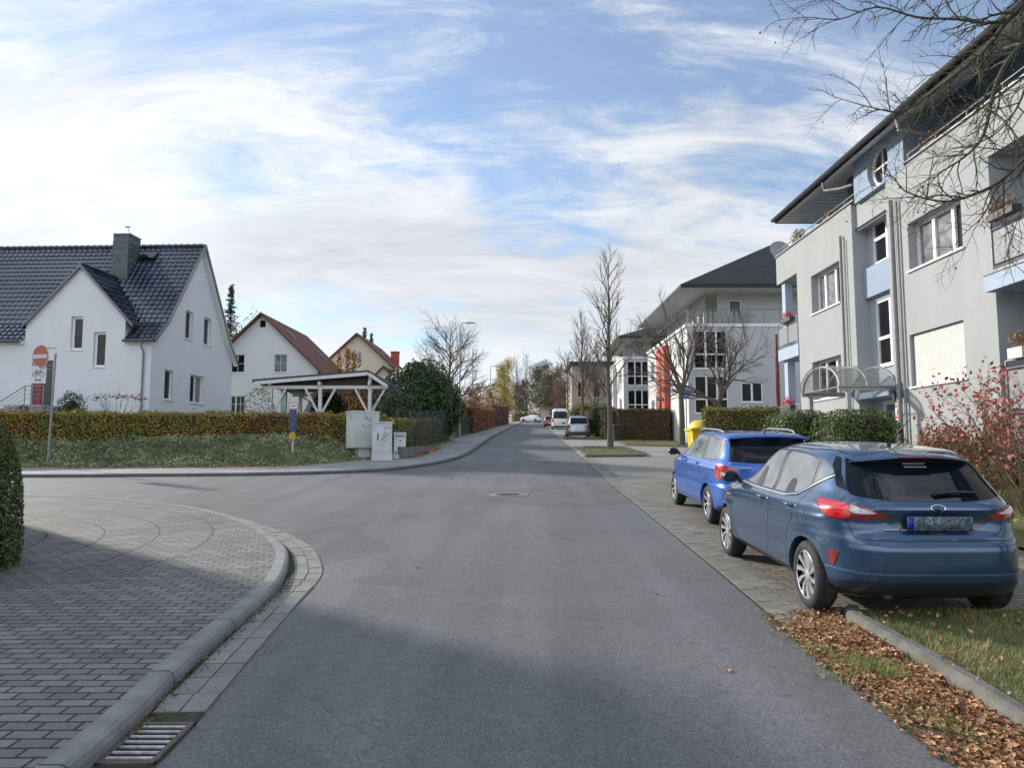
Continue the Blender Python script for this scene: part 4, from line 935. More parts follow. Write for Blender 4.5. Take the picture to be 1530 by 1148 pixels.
class Car:
    """body lofted from plan outlines at each height; x right, y forward from the rear bumper, z up"""
    def __init__(s, tab, extra=None, n=150, nz=90):
        s.tab = tab; s.extra = extra; s.n = n; s.half = n // 2; s.cache = {}
        z0, z1 = tab[0][0], tab[-1][0]; zs = []
        for i in range(nz + 1): zs.append(z0 + (z1 - z0) * i / nz)
        for r in tab: 
            if min(abs(r[0] - z) for z in zs) > .002: zs.append(r[0])
        s.zs = sorted(zs)
    def outline(s, z):                            # right half, from rear centre to front centre, equal arc steps per half
        yr, yf, w_, nr, nf = spl(s.tab, z); ym = yr + (yf - yr) * .48
        def arc(y_end, n_):
            a = abs(y_end - ym); sg = 1 if y_end > ym else -1; pts = []
            for i in range(401):
                th = i / 400 * math.pi / 2; c = math.cos(th); s_ = math.sin(th)
                pts.append((w_ * s_ ** (2 / n_), ym + sg * a * c ** (2 / n_)))
            return pts
        out = []
        for ye, n_, rev in ((yr, nr, False), (yf, nf, True)):
            p = arc(ye, n_)
            if rev: p = p[::-1]
            L_ = [0]
            for a, b in zip(p, p[1:]): L_.append(L_[-1] + math.hypot(a[0] - b[0], a[1] - b[1]))
            m_ = s.half // 2; j = 0
            for i in range(m_ + 1):
                t = L_[-1] * i / m_
                while j < len(L_) - 2 and L_[j + 1] < t: j += 1
                f = (t - L_[j]) / max(1e-9, L_[j + 1] - L_[j]); out.append((p[j][0] + (p[j + 1][0] - p[j][0]) * f, p[j][1] + (p[j + 1][1] - p[j][1]) * f))
            if not rev: out.pop()
        return out
    def shell(s):
        mb = MB(); rings = []
        for z in s.zs:
            o = s.outline(z); r = [(x, y, z) for x, y in o] + [(-x, y, z) for x, y in o[-2:0:-1]]
            if s.extra: r = [s.extra(*p) for p in r]
            rings.append(r)
        n_ = len(rings[0]); vs = [p for r in rings for p in r]
        fs = [(i * n_ + k, i * n_ + (k + 1) % n_, (i + 1) * n_ + (k + 1) % n_, (i + 1) * n_ + k) for i in range(len(rings) - 1) for k in range(n_)]
        fs.append(tuple(range(n_ - 1, -1, -1))); fs.append(tuple((len(rings) - 1) * n_ + k for k in range(n_)))
        mb.add(vs, fs); s.bvh = BVHTree.FromPolygons([Vector(v) for v in vs], fs); return mb
    def surf_u(s, u, z):                          # point on the skin, u metres round from the rear centre
        o = s.outline(round(z, 4)); sg = 1 if u >= 0 else -1; u = abs(u); acc = 0
        for a, b in zip(o, o[1:]):
            l = math.hypot(a[0] - b[0], a[1] - b[1])
            if acc + l >= u:
                f = (u - acc) / l; x, y = a[0] + (b[0] - a[0]) * f, a[1] + (b[1] - a[1]) * f; nx, ny = (b[1] - a[1]) / l, -(b[0] - a[0]) / l
                return Vector((sg * x, y, z)), Vector((sg * nx, ny, 0))
            acc += l
        return Vector((0, o[-1][1], z)), Vector((0, 1, 0))
    def cast(s, a, b, axis):
        if axis == 'L': o, d = Vector((-3, a, b)), Vector((1, 0, 0))
        elif axis == 'R': o, d = Vector((3, a, b)), Vector((-1, 0, 0))
        elif axis == 'B': o, d = Vector((a, -3, b)), Vector((0, 1, 0))
        elif axis == 'F': o, d = Vector((a, 8, b)), Vector((0, -1, 0))
        elif axis == 'T': o, d = Vector((a, b, 4)), Vector((0, 0, -1))
        h = s.bvh.ray_cast(o, d)
        if h[0] is None: return None
        nn = h[1]; nn = nn if nn.dot(d) < 0 else -nn
        return h[0], nn
    def patch(s, poly, axis, off, smoothk=0, step=.035, closed=True):
        """a thin shell panel that follows the skin inside a 2D outline"""
        poly = [Vector((p[0], p[1])) for p in poly]
        if smoothk: poly = [Vector((p.x, p.y)) for p in catmull([Vector((p.x, p.y, 0)) for p in poly], smoothk, True)]
        bd = []
        for a, b in zip(poly, poly[1:] + poly[:1]):
            k = max(1, int((b - a).length / step))
            for i in range(k): bd.append(a.lerp(b, i / k))
        n_ = len(bd); xs = [p.x for p in bd]; ys = [p.y for p in bd]; ext = list(bd)
        def inside(x, y):
            c = False; j = n_ - 1
            for i in range(n_):
                if (bd[i].y > y) != (bd[j].y > y) and x < (bd[j].x - bd[i].x) * (y - bd[i].y) / (bd[j].y - bd[i].y) + bd[i].x: c = not c
                j = i
            return c
        y = min(ys) + step / 2; row = 0
        while y < max(ys):
            x = min(xs) + step * (.5 if row % 2 else .25)
            while x < max(xs):
                if inside(x, y) and min((abs(p.x - x) + abs(p.y - y)) for p in bd) > step * .55: ext.append(Vector((x, y)))
                x += step
            y += step; row += 1
        r = delaunay_2d_cdt(ext, [], [list(range(n_))], 1, 1e-6)
        vs, ok = [], []
        for p in r[0]:
            if axis == 'U':
                q, nn = s.surf_u(p.x, p.y); q2 = s.bvh.find_nearest(q)
                if q2[0] is not None: nn = q2[1] if q2[1].dot(nn) > 0 else -q2[1]; q = q2[0]
                vs.append(q + nn * off); ok.append(True)
            else:
                h = s.cast(p.x, p.y, axis)
                if h: vs.append(h[0] + h[1] * off); ok.append(True)
                else: vs.append(Vector((0, 0, 0))); ok.append(False)
        mb = MB(); mb.add(vs, [tuple(f) for f in r[2] if all(ok[i] for i in f)]); return mb
    def ribbon(s, line, wd, axis, off=.002, smoothk=0):
        pts = [Vector((p[0], p[1])) for p in line]
        if smoothk: pts = [Vector((p.x, p.y)) for p in catmull([Vector((p.x, p.y, 0)) for p in pts], smoothk)]
        res = []
        for a, b in zip(pts, pts[1:]):
            k = max(1, int((b - a).length / .03))
            for i in range(k): res.append(a.lerp(b, i / k))
        res.append(pts[-1]); mb = MB(); row = []
        for i, p in enumerate(res):
            t = (res[min(i + 1, len(res) - 1)] - res[max(i - 1, 0)]).normalized(); n_ = Vector((-t.y, t.x)) * wd / 2; pr = []
            for q in (p + n_, p - n_):
                if axis == 'U':
                    a_, nn = s.surf_u(q.x, q.y); pr.append(a_ + nn * off)
                else:
                    h = s.cast(q.x, q.y, axis); pr.append(h[0] + h[1] * off if h else None)
            row.append(pr)
        for a, b in zip(row, row[1:]):
            if None in a or None in b: continue
            mb.quad(a[0], a[1], b[1], b[0])
        return mb
def body_with_arches(car, wheels, rad, name, m, root, inner=.60, zc=.31):
    mb = car.shell(); o = mb.build(name, m, None, smooth=True)
    bpy.context.view_layer.update()
    cut = MB()
    for y in wheels:
        for s_ in (-1, 1):
            vs = [];  k = 40
            for X in (s_ * inner, s_ * 1.3):
                for i in range(k): t = i / k * 2 * math.pi; vs.append((X, y + rad * math.cos(t), zc + rad * math.sin(t)))
            fs = [(i, (i + 1) % k, k + (i + 1) % k, k + i) for i in range(k)] + [tuple(range(k - 1, -1, -1)), tuple(range(k, 2 * k))]
            if s_ < 0: fs = [tuple(reversed(f)) for f in fs]
            cut.add(vs, fs)
    co = cut.build('cutter', m, None)
    md = o.modifiers.new('b', 'BOOLEAN'); md.operation = 'DIFFERENCE'; md.object = co; md.solver = 'EXACT'
    dg = bpy.context.evaluated_depsgraph_get(); ev = o.evaluated_get(dg); me = bpy.data.meshes.new_from_object(ev)
    old = o.data; o.modifiers.clear(); o.data = me; me.name = name; bpy.data.meshes.remove(old)
    cm = co.data; bpy.data.objects.remove(co); bpy.data.meshes.remove(cm)
    me.polygons.foreach_set('use_smooth', [True] * len(me.polygons)); me.set_sharp_from_angle(angle=R(35))
    o.parent = root
    # dark linings of the arches
    for y in wheels:
        for s_ in (-1, 1):
            mb = MB(); k = 24; vs = [(s_ * X, y + (rad - .006) * math.cos(t * 2 * math.pi / k), zc + (rad - .006) * math.sin(t * 2 * math.pi / k)) for X in (inner + .0, .80) for t in range(k)]
            mb.add(vs, [(i, (i + 1) % k, k + (i + 1) % k, k + i) for i in range(k) if zc + rad * math.sin((i + .5) * 2 * math.pi / k) > .2])
            mb.build('arch_lining', BLACKP, root)
    return o
def wheel(root, side, y, r, rimr, wd, X, style='multi', nsp=10):
    """tyre, alloy rim; X = outer face"""
    A = Matrix.Translation((side * X, y, r)) @ Matrix.Rotation(side * math.pi / 2, 4, 'Y')
    mb = MB(); mb.lathe([(rimr - .01, -wd * .9), (rimr - .01, -.05), (0.001, -.052)], 32, M_=A); w_ = mb.build('wheel', BRK, root, smooth=True, angle=40)
    mb = MB(); pr = [(rimr - .004, -wd), (rimr + .02, -wd), (r - .035, -wd + .004), (r - .008, -wd + .03), (r, -wd + .05), (r, -.05), (r - .008, -.026), (r - .035, -.004), (rimr + .03, .003), (rimr + .008, -.004), (rimr, -.02)]
    mb.lathe(pr, 48, M_=A)
    for q in (.3, .5, .7): mb.lathe([(r + .0005, -wd * q - .006), (r - .012, -wd * q - .003), (r - .012, -wd * q + .003), (r + .0005, -wd * q + .006)], 48, M_=A)
    mb.build('tyre', RUB, w_, smooth=True, angle=40)
    mb = MB(); mb.lathe([(rimr + .004, -.012), (rimr - .004, -.006), (rimr - .010, -.014)], 48, M_=A)
    mb.lathe([(.055, -.035), (.052, -.02), (.03, -.014), (.001, -.013)], 20, M_=A)
    def sp(r0, r1, a0, a1, w0, w1, z0, z1):
        mid = (r0 + r1) / 2; am = a0 + (a1 - a0) * .45; rows = []
        for rr, aa, ww, zq in ((r0, a0, w0, z0), (mid, am, (w0 + w1) / 2, (z0 + z1) / 2 + .004), (r1, a1, w1, z1)):
            c = Vector((rr * math.cos(aa), rr * math.sin(aa), zq)); tn = Vector((-math.sin(aa), math.cos(aa), 0)) * ww / 2
            rows.append([c - tn - Vector((0, 0, .02)), c - tn * .8, c + tn * .8, c + tn - Vector((0, 0, .02))])
        vs = [A @ v for r_ in rows for v in r_]; mb.add(vs, [(i * 4 + k, i * 4 + k + 1, (i + 1) * 4 + k + 1, (i + 1) * 4 + k) for i in range(2) for k in range(3)])
    for i in range(nsp):
        a = 2 * math.pi * i / nsp
        if style == 'multi': sp(.045, rimr - .008, a, a + .20, .014, .060, -.024, -.012)
        elif style == 'plain': sp(.05, rimr - .012, a, a, .05, .07, -.022, -.02)
    mb.build('rim', ALU if style != 'plain' else mat('grey_hubcap', (.28, .29, .30), .4, .1, metal=.4), w_, smooth=True, angle=40)
    return w_
def carroot(name, label, cat, x, y, rz=0, group=None, zf=None):
    sl_ = math.atan((gz(y + 3) - gz(y)) / 3)
    return thing(name, label, cat, (x, y, gz(y) + .012), rz, group, rx=sl_)
def mirror_part(root, x, y, z, m, s_=.82):
    mb = MB(); sd = 1 if x > 0 else -1
    prof = [(a * s_, b * s_) for a, b in ((0, .0), (.06, .075), (.14, .095), (.22, .08), (.255, .03), (.255, -.03), (.2, -.075), (.08, -.07), (0, -.03))]
    rings = []
    for t, sc in ((-.055, .86), (-.03, 1.0), (.03, .95), (.075, .6), (.09, .2)):
        rings.append([Vector((x + sd * (.12 + (p[0] - .12) * sc), y + t, z + p[1] * sc)) for p in prof])
    n_ = len(prof); vs = [v for r in rings for v in r]
    fs = [(i * n_ + k, i * n_ + (k + 1) % n_, (i + 1) * n_ + (k + 1) % n_, (i + 1) * n_ + k) for i in range(4) for k in range(n_)] + [tuple(range(n_)), tuple(4 * n_ + k for k in range(n_))]
    mb.add(vs, fs); mb.box(x - .05 * sd - .03, x - .05 * sd + .09 * sd + .03, y - .02, y + .04, z - .07, z - .02)
    o = mb.build('wing_mirror', m, root, smooth=True, angle=50)
    g = MB(); g.add([(x + sd * (.12 + (p[0] - .12) * .78), y - .057, z + p[1] * .78) for p in prof], [tuple(range(n_))]); g.build('mirror_glass', CGL, o); return o
def handle(car, root, y, z, m, axis='L'):
    h = car.cast(y, z, axis)
    if not h: return
    p, nn = h; t = Vector((0, 1, 0)); mb = MB(); A = [(-.095, 0), (-.07, .028), (0, .036), (.07, .028), (.095, 0)]
    mb.tube([p + t * a + nn * b for a, b in A], [.010, .014, .016, .014, .010], 8); return mb.build('door_handle', m, root, smooth=True, angle=50)

# ---------------- nearest: dark blue hatchback
FP = mat('steel_blue_paint', (.036, .082, .165), .24, .04, 1.0, coat=1.0, metal=.55)
tabF = [
 (.19, .34, 3.80, .70, 6, 4), (.25, .18, 3.92, .80, 6, 4), (.31, .07, 3.98, .845, 5.5, 4), (.38, .03, 4.01, .86, 5.2, 4), (.45, .010, 4.03, .866, 5, 4), (.54, .0, 4.04, .868, 4.8, 4),
 (.63, .0, 4.04, .869, 4.8, 4), (.675, .008, 4.02, .868, 4.8, 4), (.71, .030, 4.0, .865, 5, 4), (.75, .068, 3.96, .862, 5.2, 4), (.80, .085, 3.88, .863, 5.2, 4), (.86, .088, 3.70, .862, 5, 4),
 (.92, .085, 3.42, .848, 5, 4), (.965, .088, 3.18, .826, 5, 4), (1.0, .10, 3.04, .796, 5, 4), (1.035, .125, 2.96, .772, 5, 4), (1.07, .165, 2.89, .752, 5, 4), (1.14, .245, 2.76, .723, 5, 4),
 (1.22, .335, 2.60, .690, 5, 4.2), (1.29, .42, 2.46, .658, 5, 4.5), (1.34, .475, 2.36, .632, 5, 4.5), (1.375, .50, 2.28, .605, 5, 4.5), (1.40, .505, 2.20, .575, 5, 4.5), (1.42, .52, 2.13, .54, 4.8, 4.5),
 (1.44, .62, 2.04, .49, 4, 4.5), (1.456, .82, 1.94, .42, 3.4, 4), (1.467, 1.05, 1.84, .33, 3, 3.5), (1.474, 1.25, 1.75, .22, 3, 3), (1.477, 1.40, 1.62, .10, 3, 3)]
def extraF(x, y, z):
    # licence plate recess between the lights, hidden crease lines and rear haunch
    if y < .4 and .76 < z < .98 and abs(x) < .58:
        k = max(0, 1 - abs(x) / .50) ** .5 if abs(x) < .50 else 0
        kz = max(0, 1 - abs((z - .865) / .10)) ** .5 if abs(z - .865) < .10 else 0
        y += .05 * k * kz
    sx = 1 if x > 0 else -1
    if abs(x) > .6 and .4 < y < 3.6:
        c = z - (.80 + (2.0 - y) * .035); x += sx * .010 * math.exp(-(c / .022) ** 2)       # shoulder line
        c = z - (.36 + (y - .9) * .0); x += -sx * .014 * math.exp(-((z - .47 - (1.6 - y) * .03) / .07) ** 2) * max(0, min(1, (y - 1.0) * 3)) * max(0, min(1, (3.0 - y) * 3))
        for wy in (.72, 3.21):
            d = math.hypot(y - wy, z - .31)
            if d < .60: x += sx * .016 * max(0, 1 - abs(d - .36) / .13)
    return (x, y, z)
fx, fy = 3.515, 6.85 - .72
fo = carroot('parked_car', 'dark steel blue hatchback parked nearest on the right with a dark blurred plate', 'car', fx, fy, R(0), 'cars parked along the right side')
fo.scale = (1.01, 1, 1); cf = Car(tabF, extraF); WY = (.72, 3.21)
body_with_arches(cf, WY, .345, 'body', FP, fo, zc=.305)
for y in WY:
    for s_ in (-1, 1): wheel(fo, s_, y, .306, .215, .195, .855, 'multi', 10)
def fpart(name, mb, m, par=None): return mb.build(name, m, par or fo, smooth=True)
# tailgate glass with black surround
rg = [(-.625, 1.095), (-.57, 1.062), (-.3, 1.038), (0, 1.034), (.3, 1.038), (.57, 1.062), (.625, 1.095), (.60, 1.19), (.55, 1.30), (.50, 1.372), (.25, 1.382), (0, 1.385), (-.25, 1.382), (-.50, 1.372), (-.55, 1.30), (-.60, 1.19)]
RW = fpart('rear_window', cf.patch(rg, 'B', .004, 3), CGL)
mb = cf.ribbon([(-.50, 1.345), (-.25, 1.356), (0, 1.36), (.25, 1.356), (.50, 1.345)], .055, 'B', .0065); fpart('window_band', mb, BLACKP, RW)
for s_ in (-1, 1):
    q = [(s_ * .632, 1.10), (s_ * .665, 1.13), (s_ * .612, 1.30), (s_ * .565, 1.375), (s_ * .545, 1.37), (s_ * .60, 1.25)]
    fpart('spoiler_fin', cf.patch(q, 'B', .008), CGL)
# roof spoiler
mb = MB(); rows = []
for i in range(17):
    x = -.52 + 1.04 * i / 16; k = (x / .52) ** 2
    rows.append([Vector((x, .62, 1.432 - .055 * k ** 1.5)), Vector((x, .40 + .10 * k ** 2, 1.405 - .05 * k)), Vector((x, .365 + .135 * k ** 2, 1.39 - .05 * k)), Vector((x, .375 + .13 * k ** 2, 1.374 - .045 * k)), Vector((x, .56, 1.37 - .045 * k))])
mb.add([v for r in rows for v in r], [(i * 5 + k, i * 5 + k + 1, (i + 1) * 5 + k + 1, (i + 1) * 5 + k) for i in range(16) for k in range(4)] + [tuple(range(5)), tuple(80 + k for k in range(5))])
SPo = fpart('roof_spoiler', mb, FP); mb = MB(); mb.box(-.17, .17, .355, .37, 1.378, 1.392); fpart('brake_light', mb, DREDL, SPo)
# sticker: two rows of small pale marks
mb = MB()
for r_ in range(2):
    x = -.10
    while x < .09:
        l = rnd.uniform(.006, .016); h = cf.cast(x + l / 2, 1.318 - r_ * .026, 'B')
        a = h[0] + h[1] * .008; mb.box(a.x - l / 2, a.x + l / 2, a.y - .001, a.y + .001, a.z - .007, a.z + .007); x += l + .004
fpart('window_sticker', mb, mat('pale_sticker', (.35, .36, .38), .5), RW)
# wiper
mb = MB(); pts = []
for x, z in ((.02, 1.075), (.16, 1.085), (.34, 1.082), (.40, 1.075)):
    h = cf.cast(x, z, 'B'); pts.append(h[0] + h[1] * .03)
mb.tube(pts, [.02, .016, .01, .004], 8); mb.tube([pts[0], pts[0] + Vector((0, .04, -.02))], .022, 8); fpart('rear_wiper', mb, BLACKP)
# tail lights, wrap-around: (u,z)
for s_ in (-1, 1):
    qa = [(s_ * a, b) for a, b in ((.40, .905), (.60, .885), (.88, .875), (.98, .90), (1.06, .955), (1.09, 1.005), (.95, 1.02), (.78, 1.01), (.60, .985), (.48, .945))]
    T_ = fpart('tail_light', cf.patch(qa, 'U', .010, 3, .03), DREDL)
    q = [(s_ * a, b) for a, b in ((.70, .89), (.87, .885), (.96, .91), (1.03, .96), (1.06, .998), (.94, 1.008), (.80, 1.003), (.71, .993))]
    fpart('brake_lens', cf.patch(q, 'U', .015, 3, .03), REDL, T_)
    q = [(s_ * a, b) for a, b in ((.50, .935), (.60, .930), (.685, .94), (.685, .985), (.62, .975), (.55, .955))]
    fpart('reversing_lens', cf.patch(q, 'U', .016, 3, .03), WLENS, T_)
    q = [(s_ * a, b) for a, b in ((.84, .60), (.97, .605), (.95, .49), (.90, .475))]
    fpart('reflector', cf.patch(q, 'U', .006, 0, .03), DREDL)
# plate recess panel, plate, emblem, badge
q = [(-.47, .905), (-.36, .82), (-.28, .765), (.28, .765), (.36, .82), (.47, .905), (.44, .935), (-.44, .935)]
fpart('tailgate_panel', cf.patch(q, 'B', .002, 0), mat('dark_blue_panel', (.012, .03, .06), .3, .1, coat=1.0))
h = cf.cast(0, .74, 'B'); yp = .062
mb = MB(); mb.box(-.262, .262, yp, yp + .02, .80, .915); PL = fpart('licence_plate', mb, mat('blurred_plate', (.14, .19, .24), .4, .9, 26, det=3))
mb = MB(); mb.box(-.26, -.215, yp - .002, yp + .004, .803, .912); fpart('blue_band', mb, mat('plate_blue', (.01, .02, .35), .4), PL)
mb = MB()
for i in range(90):
    x, z = rnd.uniform(-.20, .25), rnd.uniform(.81, .90); s1, s2 = rnd.uniform(.006, .016), rnd.uniform(.005, .012); mb.quad((x, yp - .0015 - i * 1e-5, z), (x + s1, yp - .0015 - i * 1e-5, z), (x + s1, yp - .0015 - i * 1e-5, z + s2), (x, yp - .0015 - i * 1e-5, z + s2))
fpart('smudged_characters', mb, mat('plate_smudge', (.02, .04, .07), .5), PL)
def ellip(cx_, cz_, a, b, k=28): return [(cx_ + a * math.cos(t * 2 * math.pi / k), cz_ + b * math.sin(t * 2 * math.pi / k)) for t in range(k)]
EM = fpart('emblem', cf.patch(ellip(0, .982, .062, .026), 'B', .007, 0, .012), CHR)
fpart('emblem_field', cf.patch(ellip(0, .982, .054, .0195), 'B', .009, 0, .012), mat('emblem_blue', (.01, .03, .09), .2), EM)
mb = cf.ribbon([(-.038, .858), (-.03, .870), (-.022, .862), (-.028, .852), (-.012, .858), (-.004, .866), (.004, .856), (.012, .866), (.02, .856), (.027, .862), (.036, .872), (.034, .856)], .005, 'B', .0105, 3); fpart('emblem_script', mb, CHR, EM)
mb = MB(); x = -.44
for l in (.016, .014, .015, .013, .017, .014, 0, .014, .012): 
    if l:
        a, nn = cf.surf_u(x, .80); h = cf.bvh.find_nearest(a); a = h[0]; mb.box(a.x, a.x + l, a.y - .008, a.y - .004, .793, .808)
    x += .021
fpart('badge_lettering', mb, CHR)
fpart('tailgate_seam', cf.ribbon([(-.68, 1.10), (-.665, 1.05), (-.70, 1.01)], .006, 'B', .003), BLACKP)
for s_ in (-1, 1):
    fpart('tailgate_seam', cf.ribbon([(s_ * .72, 1.0), (s_ * .73, .88), (s_ * .68, .74), (s_ * .60, .722), (0, .720)], .006, 'U', .003), BLACKP)
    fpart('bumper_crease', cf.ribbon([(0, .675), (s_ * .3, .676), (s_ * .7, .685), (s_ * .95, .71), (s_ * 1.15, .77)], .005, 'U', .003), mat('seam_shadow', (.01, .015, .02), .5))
fpart('crease_highlight', cf.ribbon([(-1.0, .462), (-.6, .452), (0, .452), (.6, .452), (1.0, .462)], .018, 'U', .006), mat('painted_crease_highlight', (.05, .10, .19), .15, coat=1))  # lighter ribbon paints the light caught along the bumper crease
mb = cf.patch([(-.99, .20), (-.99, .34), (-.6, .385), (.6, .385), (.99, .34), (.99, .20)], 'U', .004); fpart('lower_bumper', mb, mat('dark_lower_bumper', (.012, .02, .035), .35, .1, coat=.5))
# side: glass, pillars, chrome line, doors, handles, mirrors, fuel flap
for ax, s_ in (('L', -1), ('R', 1)):
    go = [(3.02, .972), (2.86, 1.09), (2.55, 1.262), (2.30, 1.36), (2.0, 1.388), (1.5, 1.392), (1.1, 1.372), (.80, 1.335), (.52, 1.255), (.54, 1.215), (.80, 1.10), (1.02, 1.0), (1.25, .970), (1.7, .966), (2.4, .968)]
    fpart('window_surround', cf.patch(go, ax, .003), BLACKP)
    gf = [(2.72, .985), (2.62, 1.15), (2.42, 1.275), (2.24, 1.348), (2.05, 1.368), (1.72, 1.372), (1.66, .985)]
    gb_ = [(1.57, .985), (1.62, 1.372), (1.3, 1.368), (1.05, 1.352), (.86, 1.325), (.83, 1.105), (1.0, 1.03), (1.15, .990)]
    gq = [(.78, 1.13), (.80, 1.318), (.70, 1.295), (.56, 1.245), (.58, 1.222)]
    for g_ in (gf, gb_, gq): fpart('side_window', cf.patch(g_, ax, .006), SGL)
    for y_, z_, s2_ in ((2.18, .985, 1), (1.3, .985, .7)):
        fpart('seat_silhouette', cf.patch([(y_ - .02, z_), (y_ + .02, z_ + .10 * s2_), (y_ - .03, z_ + .20 * s2_), (y_ - .13, z_ + .19 * s2_), (y_ - .17, z_ + .08 * s2_), (y_ - .22, z_)], ax, .0075, 3), mat('dim_interior', (.02, .022, .025), .15))
    fpart('dashboard_silhouette', cf.patch([(2.70, .986), (2.62, 1.03), (2.50, 1.035), (2.45, .986)], ax, .0075, 0), MATS['dim_interior'])
    fpart('quarter_pane', cf.patch([(2.98, .985), (2.78, .985), (2.70, 1.13), (2.86, 1.07)], ax, .006), SGL)
    fpart('chrome_strip', cf.ribbon([(2.95, .972), (2.4, .966), (1.7, .964), (1.25, .968), (1.02, .998), (.80, 1.098), (.54, 1.214)], .014, ax, .009), CHR)
    mbb = cf.ribbon([(2.88, .94), (2.93, .70), (2.86, .45), (2.72, .30)], .007, ax, .003); m2 = cf.ribbon([(1.64, .955), (1.66, .60), (1.70, .30)], .007, ax, .003)
    m3 = cf.ribbon([(.80, 1.09), (.92, .90), (1.08, .70), (1.14, .48), (1.10, .30)], .007, ax, .003, 3); m4 = cf.ribbon([(2.72, .295), (1.02, .295)], .008, ax, .003)
    for q in (m2, m3, m4): mbb.add(q.v, q.f)
    fpart('door_seam', mbb, BLACKP)
    handle(cf, fo, 1.84, .885, FP, ax); handle(cf, fo, 1.08, .895, FP, ax)
    for yy_ in (1.84, 1.08): fpart('handle_recess_shade', cf.patch(ellip(yy_ + .0, .888, .082, .036, 16), ax, .0015), mat('recess_shadow', (.01, .02, .035), .4))  # flat dark patch paints the shade of the grip hollow
    fpart('sill_strip', cf.ribbon([(2.82, .262), (1.06, .262)], .02, ax, .004), BLACKP)
fpart('fuel_flap', cf.ribbon([(.80 + .085 * math.cos(t * .2618), .80 + .085 * math.sin(t * .2618)) for t in range(25)], .005, 'L', .003), MATS['seam_shadow'])
mirror_part(fo, -.785, 2.83, 1.01, BLACKP); mirror_part(fo, .785, 2.83, 1.0, BLACKP)
fpart('windscreen', cf.patch([(-.62, 1.02), (-.5, 1.36), (.5, 1.36), (.62, 1.02)], 'F', .004), CGL)
for s_ in (-1, 1): fpart('headlight', cf.patch([(s_ * .5, .62), (s_ * .78, .68), (s_ * .8, .80), (s_ * .55, .74)], 'F', .005), WLENS)
mb = MB(); mb.lathe([(.03, 0), (.026, .02), (.012, .035)], 12, M_=Matrix.Translation((.02, .92, 1.455))); mb.tube([(.02, .92, 1.48), (.06, .80, 1.60), (.10, .70, 1.70)], [.008, .006, .004], 6); fpart('antenna', mb, BLACKP)
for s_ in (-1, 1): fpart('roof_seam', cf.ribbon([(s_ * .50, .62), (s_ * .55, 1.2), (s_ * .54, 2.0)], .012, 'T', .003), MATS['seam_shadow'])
mb = MB(); mb.tube([(-.4, .12, .24), (-.4, .5, .26)], .03, 10); fpart('exhaust_pipe', mb, BRK)

# ---------------- second: bright blue estate with roof rails
SP = mat('bright_blue_paint', (.010, .10, .44), .30, .04, 1.0, coat=1.0, metal=.3)
tabS = [
 (.18, .30, 4.00, .70, 6, 4), (.24, .12, 4.15, .81, 6, 4), (.30, .04, 4.20, .850, 6, 4), (.40, .005, 4.24, .862, 6, 4), (.50, .0, 4.25, .865, 6, 4), (.60, .0, 4.25, .865, 6, 4), (.64, .015, 4.24, .862, 6, 4), (.68, .06, 4.2, .860, 6, 4),
 (.78, .075, 4.12, .864, 6, 4), (.86, .08, 4.0, .864, 6, 4), (.92, .085, 3.75, .856, 6, 4), (.97, .095, 3.45, .838, 6, 4), (1.01, .11, 3.28, .812, 6, 4), (1.06, .14, 3.16, .782, 6, 4), (1.15, .20, 3.0, .745, 6, 4), (1.24, .27, 2.82, .71, 6, 4.2),
 (1.32, .34, 2.66, .68, 6, 4.5), (1.37, .37, 2.55, .655, 6, 4.5), (1.40, .37, 2.47, .632, 6, 4.5), (1.425, .39, 2.38, .595, 6, 4.5), (1.445, .48, 2.28, .54, 5, 4.5), (1.458, .68, 2.18, .45, 4, 4), (1.466, .92, 2.05, .34, 3.5, 3.5), (1.470, 1.15, 1.9, .2, 3, 3)]
def extraS(x, y, z):
    sx = 1 if x > 0 else -1
    if abs(x) > .6 and .15 < y < 3.9: x += sx * .012 * math.exp(-((z - .90) / .018) ** 2)
    for wy in (.83, 3.30):
        d = math.hypot(y - wy, z - .31)
        if d < .55 and abs(x) > .6: x += sx * .012 * max(0, 1 - abs(d - .37) / .10)
    return (x, y, z)
sk = carroot('parked_car', 'bright blue estate car with roof rails, parked in front of the darker hatchback', 'car', 3.98, 12.05 - .83, R(-.3), 'cars parked along the right side')
cs = Car(tabS, extraS, 120, 70); WY = (.83, 3.30)
body_with_arches(cs, WY, .345, 'body', SP, sk, zc=.305)
for y in WY:
    for s_ in (-1, 1): wheel(sk, s_, y, .306, .205, .195, .85, 'multi', 8)
def spart(name, mb, m, par=None): return mb.build(name, m, par or sk, smooth=True)
rg = [(-.66, 1.03), (-.3, 1.005), (.3, 1.005), (.66, 1.03), (.61, 1.2), (.565, 1.37), (.3, 1.385), (-.3, 1.385), (-.565, 1.37), (-.61, 1.2)]
RW2 = spart('rear_window', cs.patch(rg, 'B', .004), CGL)
mb = MB(); rows = []
for i in range(17):
    x = -.63 + 1.26 * i / 16; k = (x / .63) ** 2
    rows.append([Vector((x, .55, 1.448 - .05 * k ** 1.5)), Vector((x, .27 + .04 * k, 1.425 - .04 * k)), Vector((x, .25 + .05 * k, 1.405 - .04 * k)), Vector((x, .40, 1.385 - .04 * k))])
mb.add([v for r in rows for v in r], [(i * 4 + k, i * 4 + k + 1, (i + 1) * 4 + k + 1, (i + 1) * 4 + k) for i in range(16) for k in range(3)] + [tuple(range(4)), tuple(64 + k for k in range(4))]); spart('roof_spoiler', mb, SP)
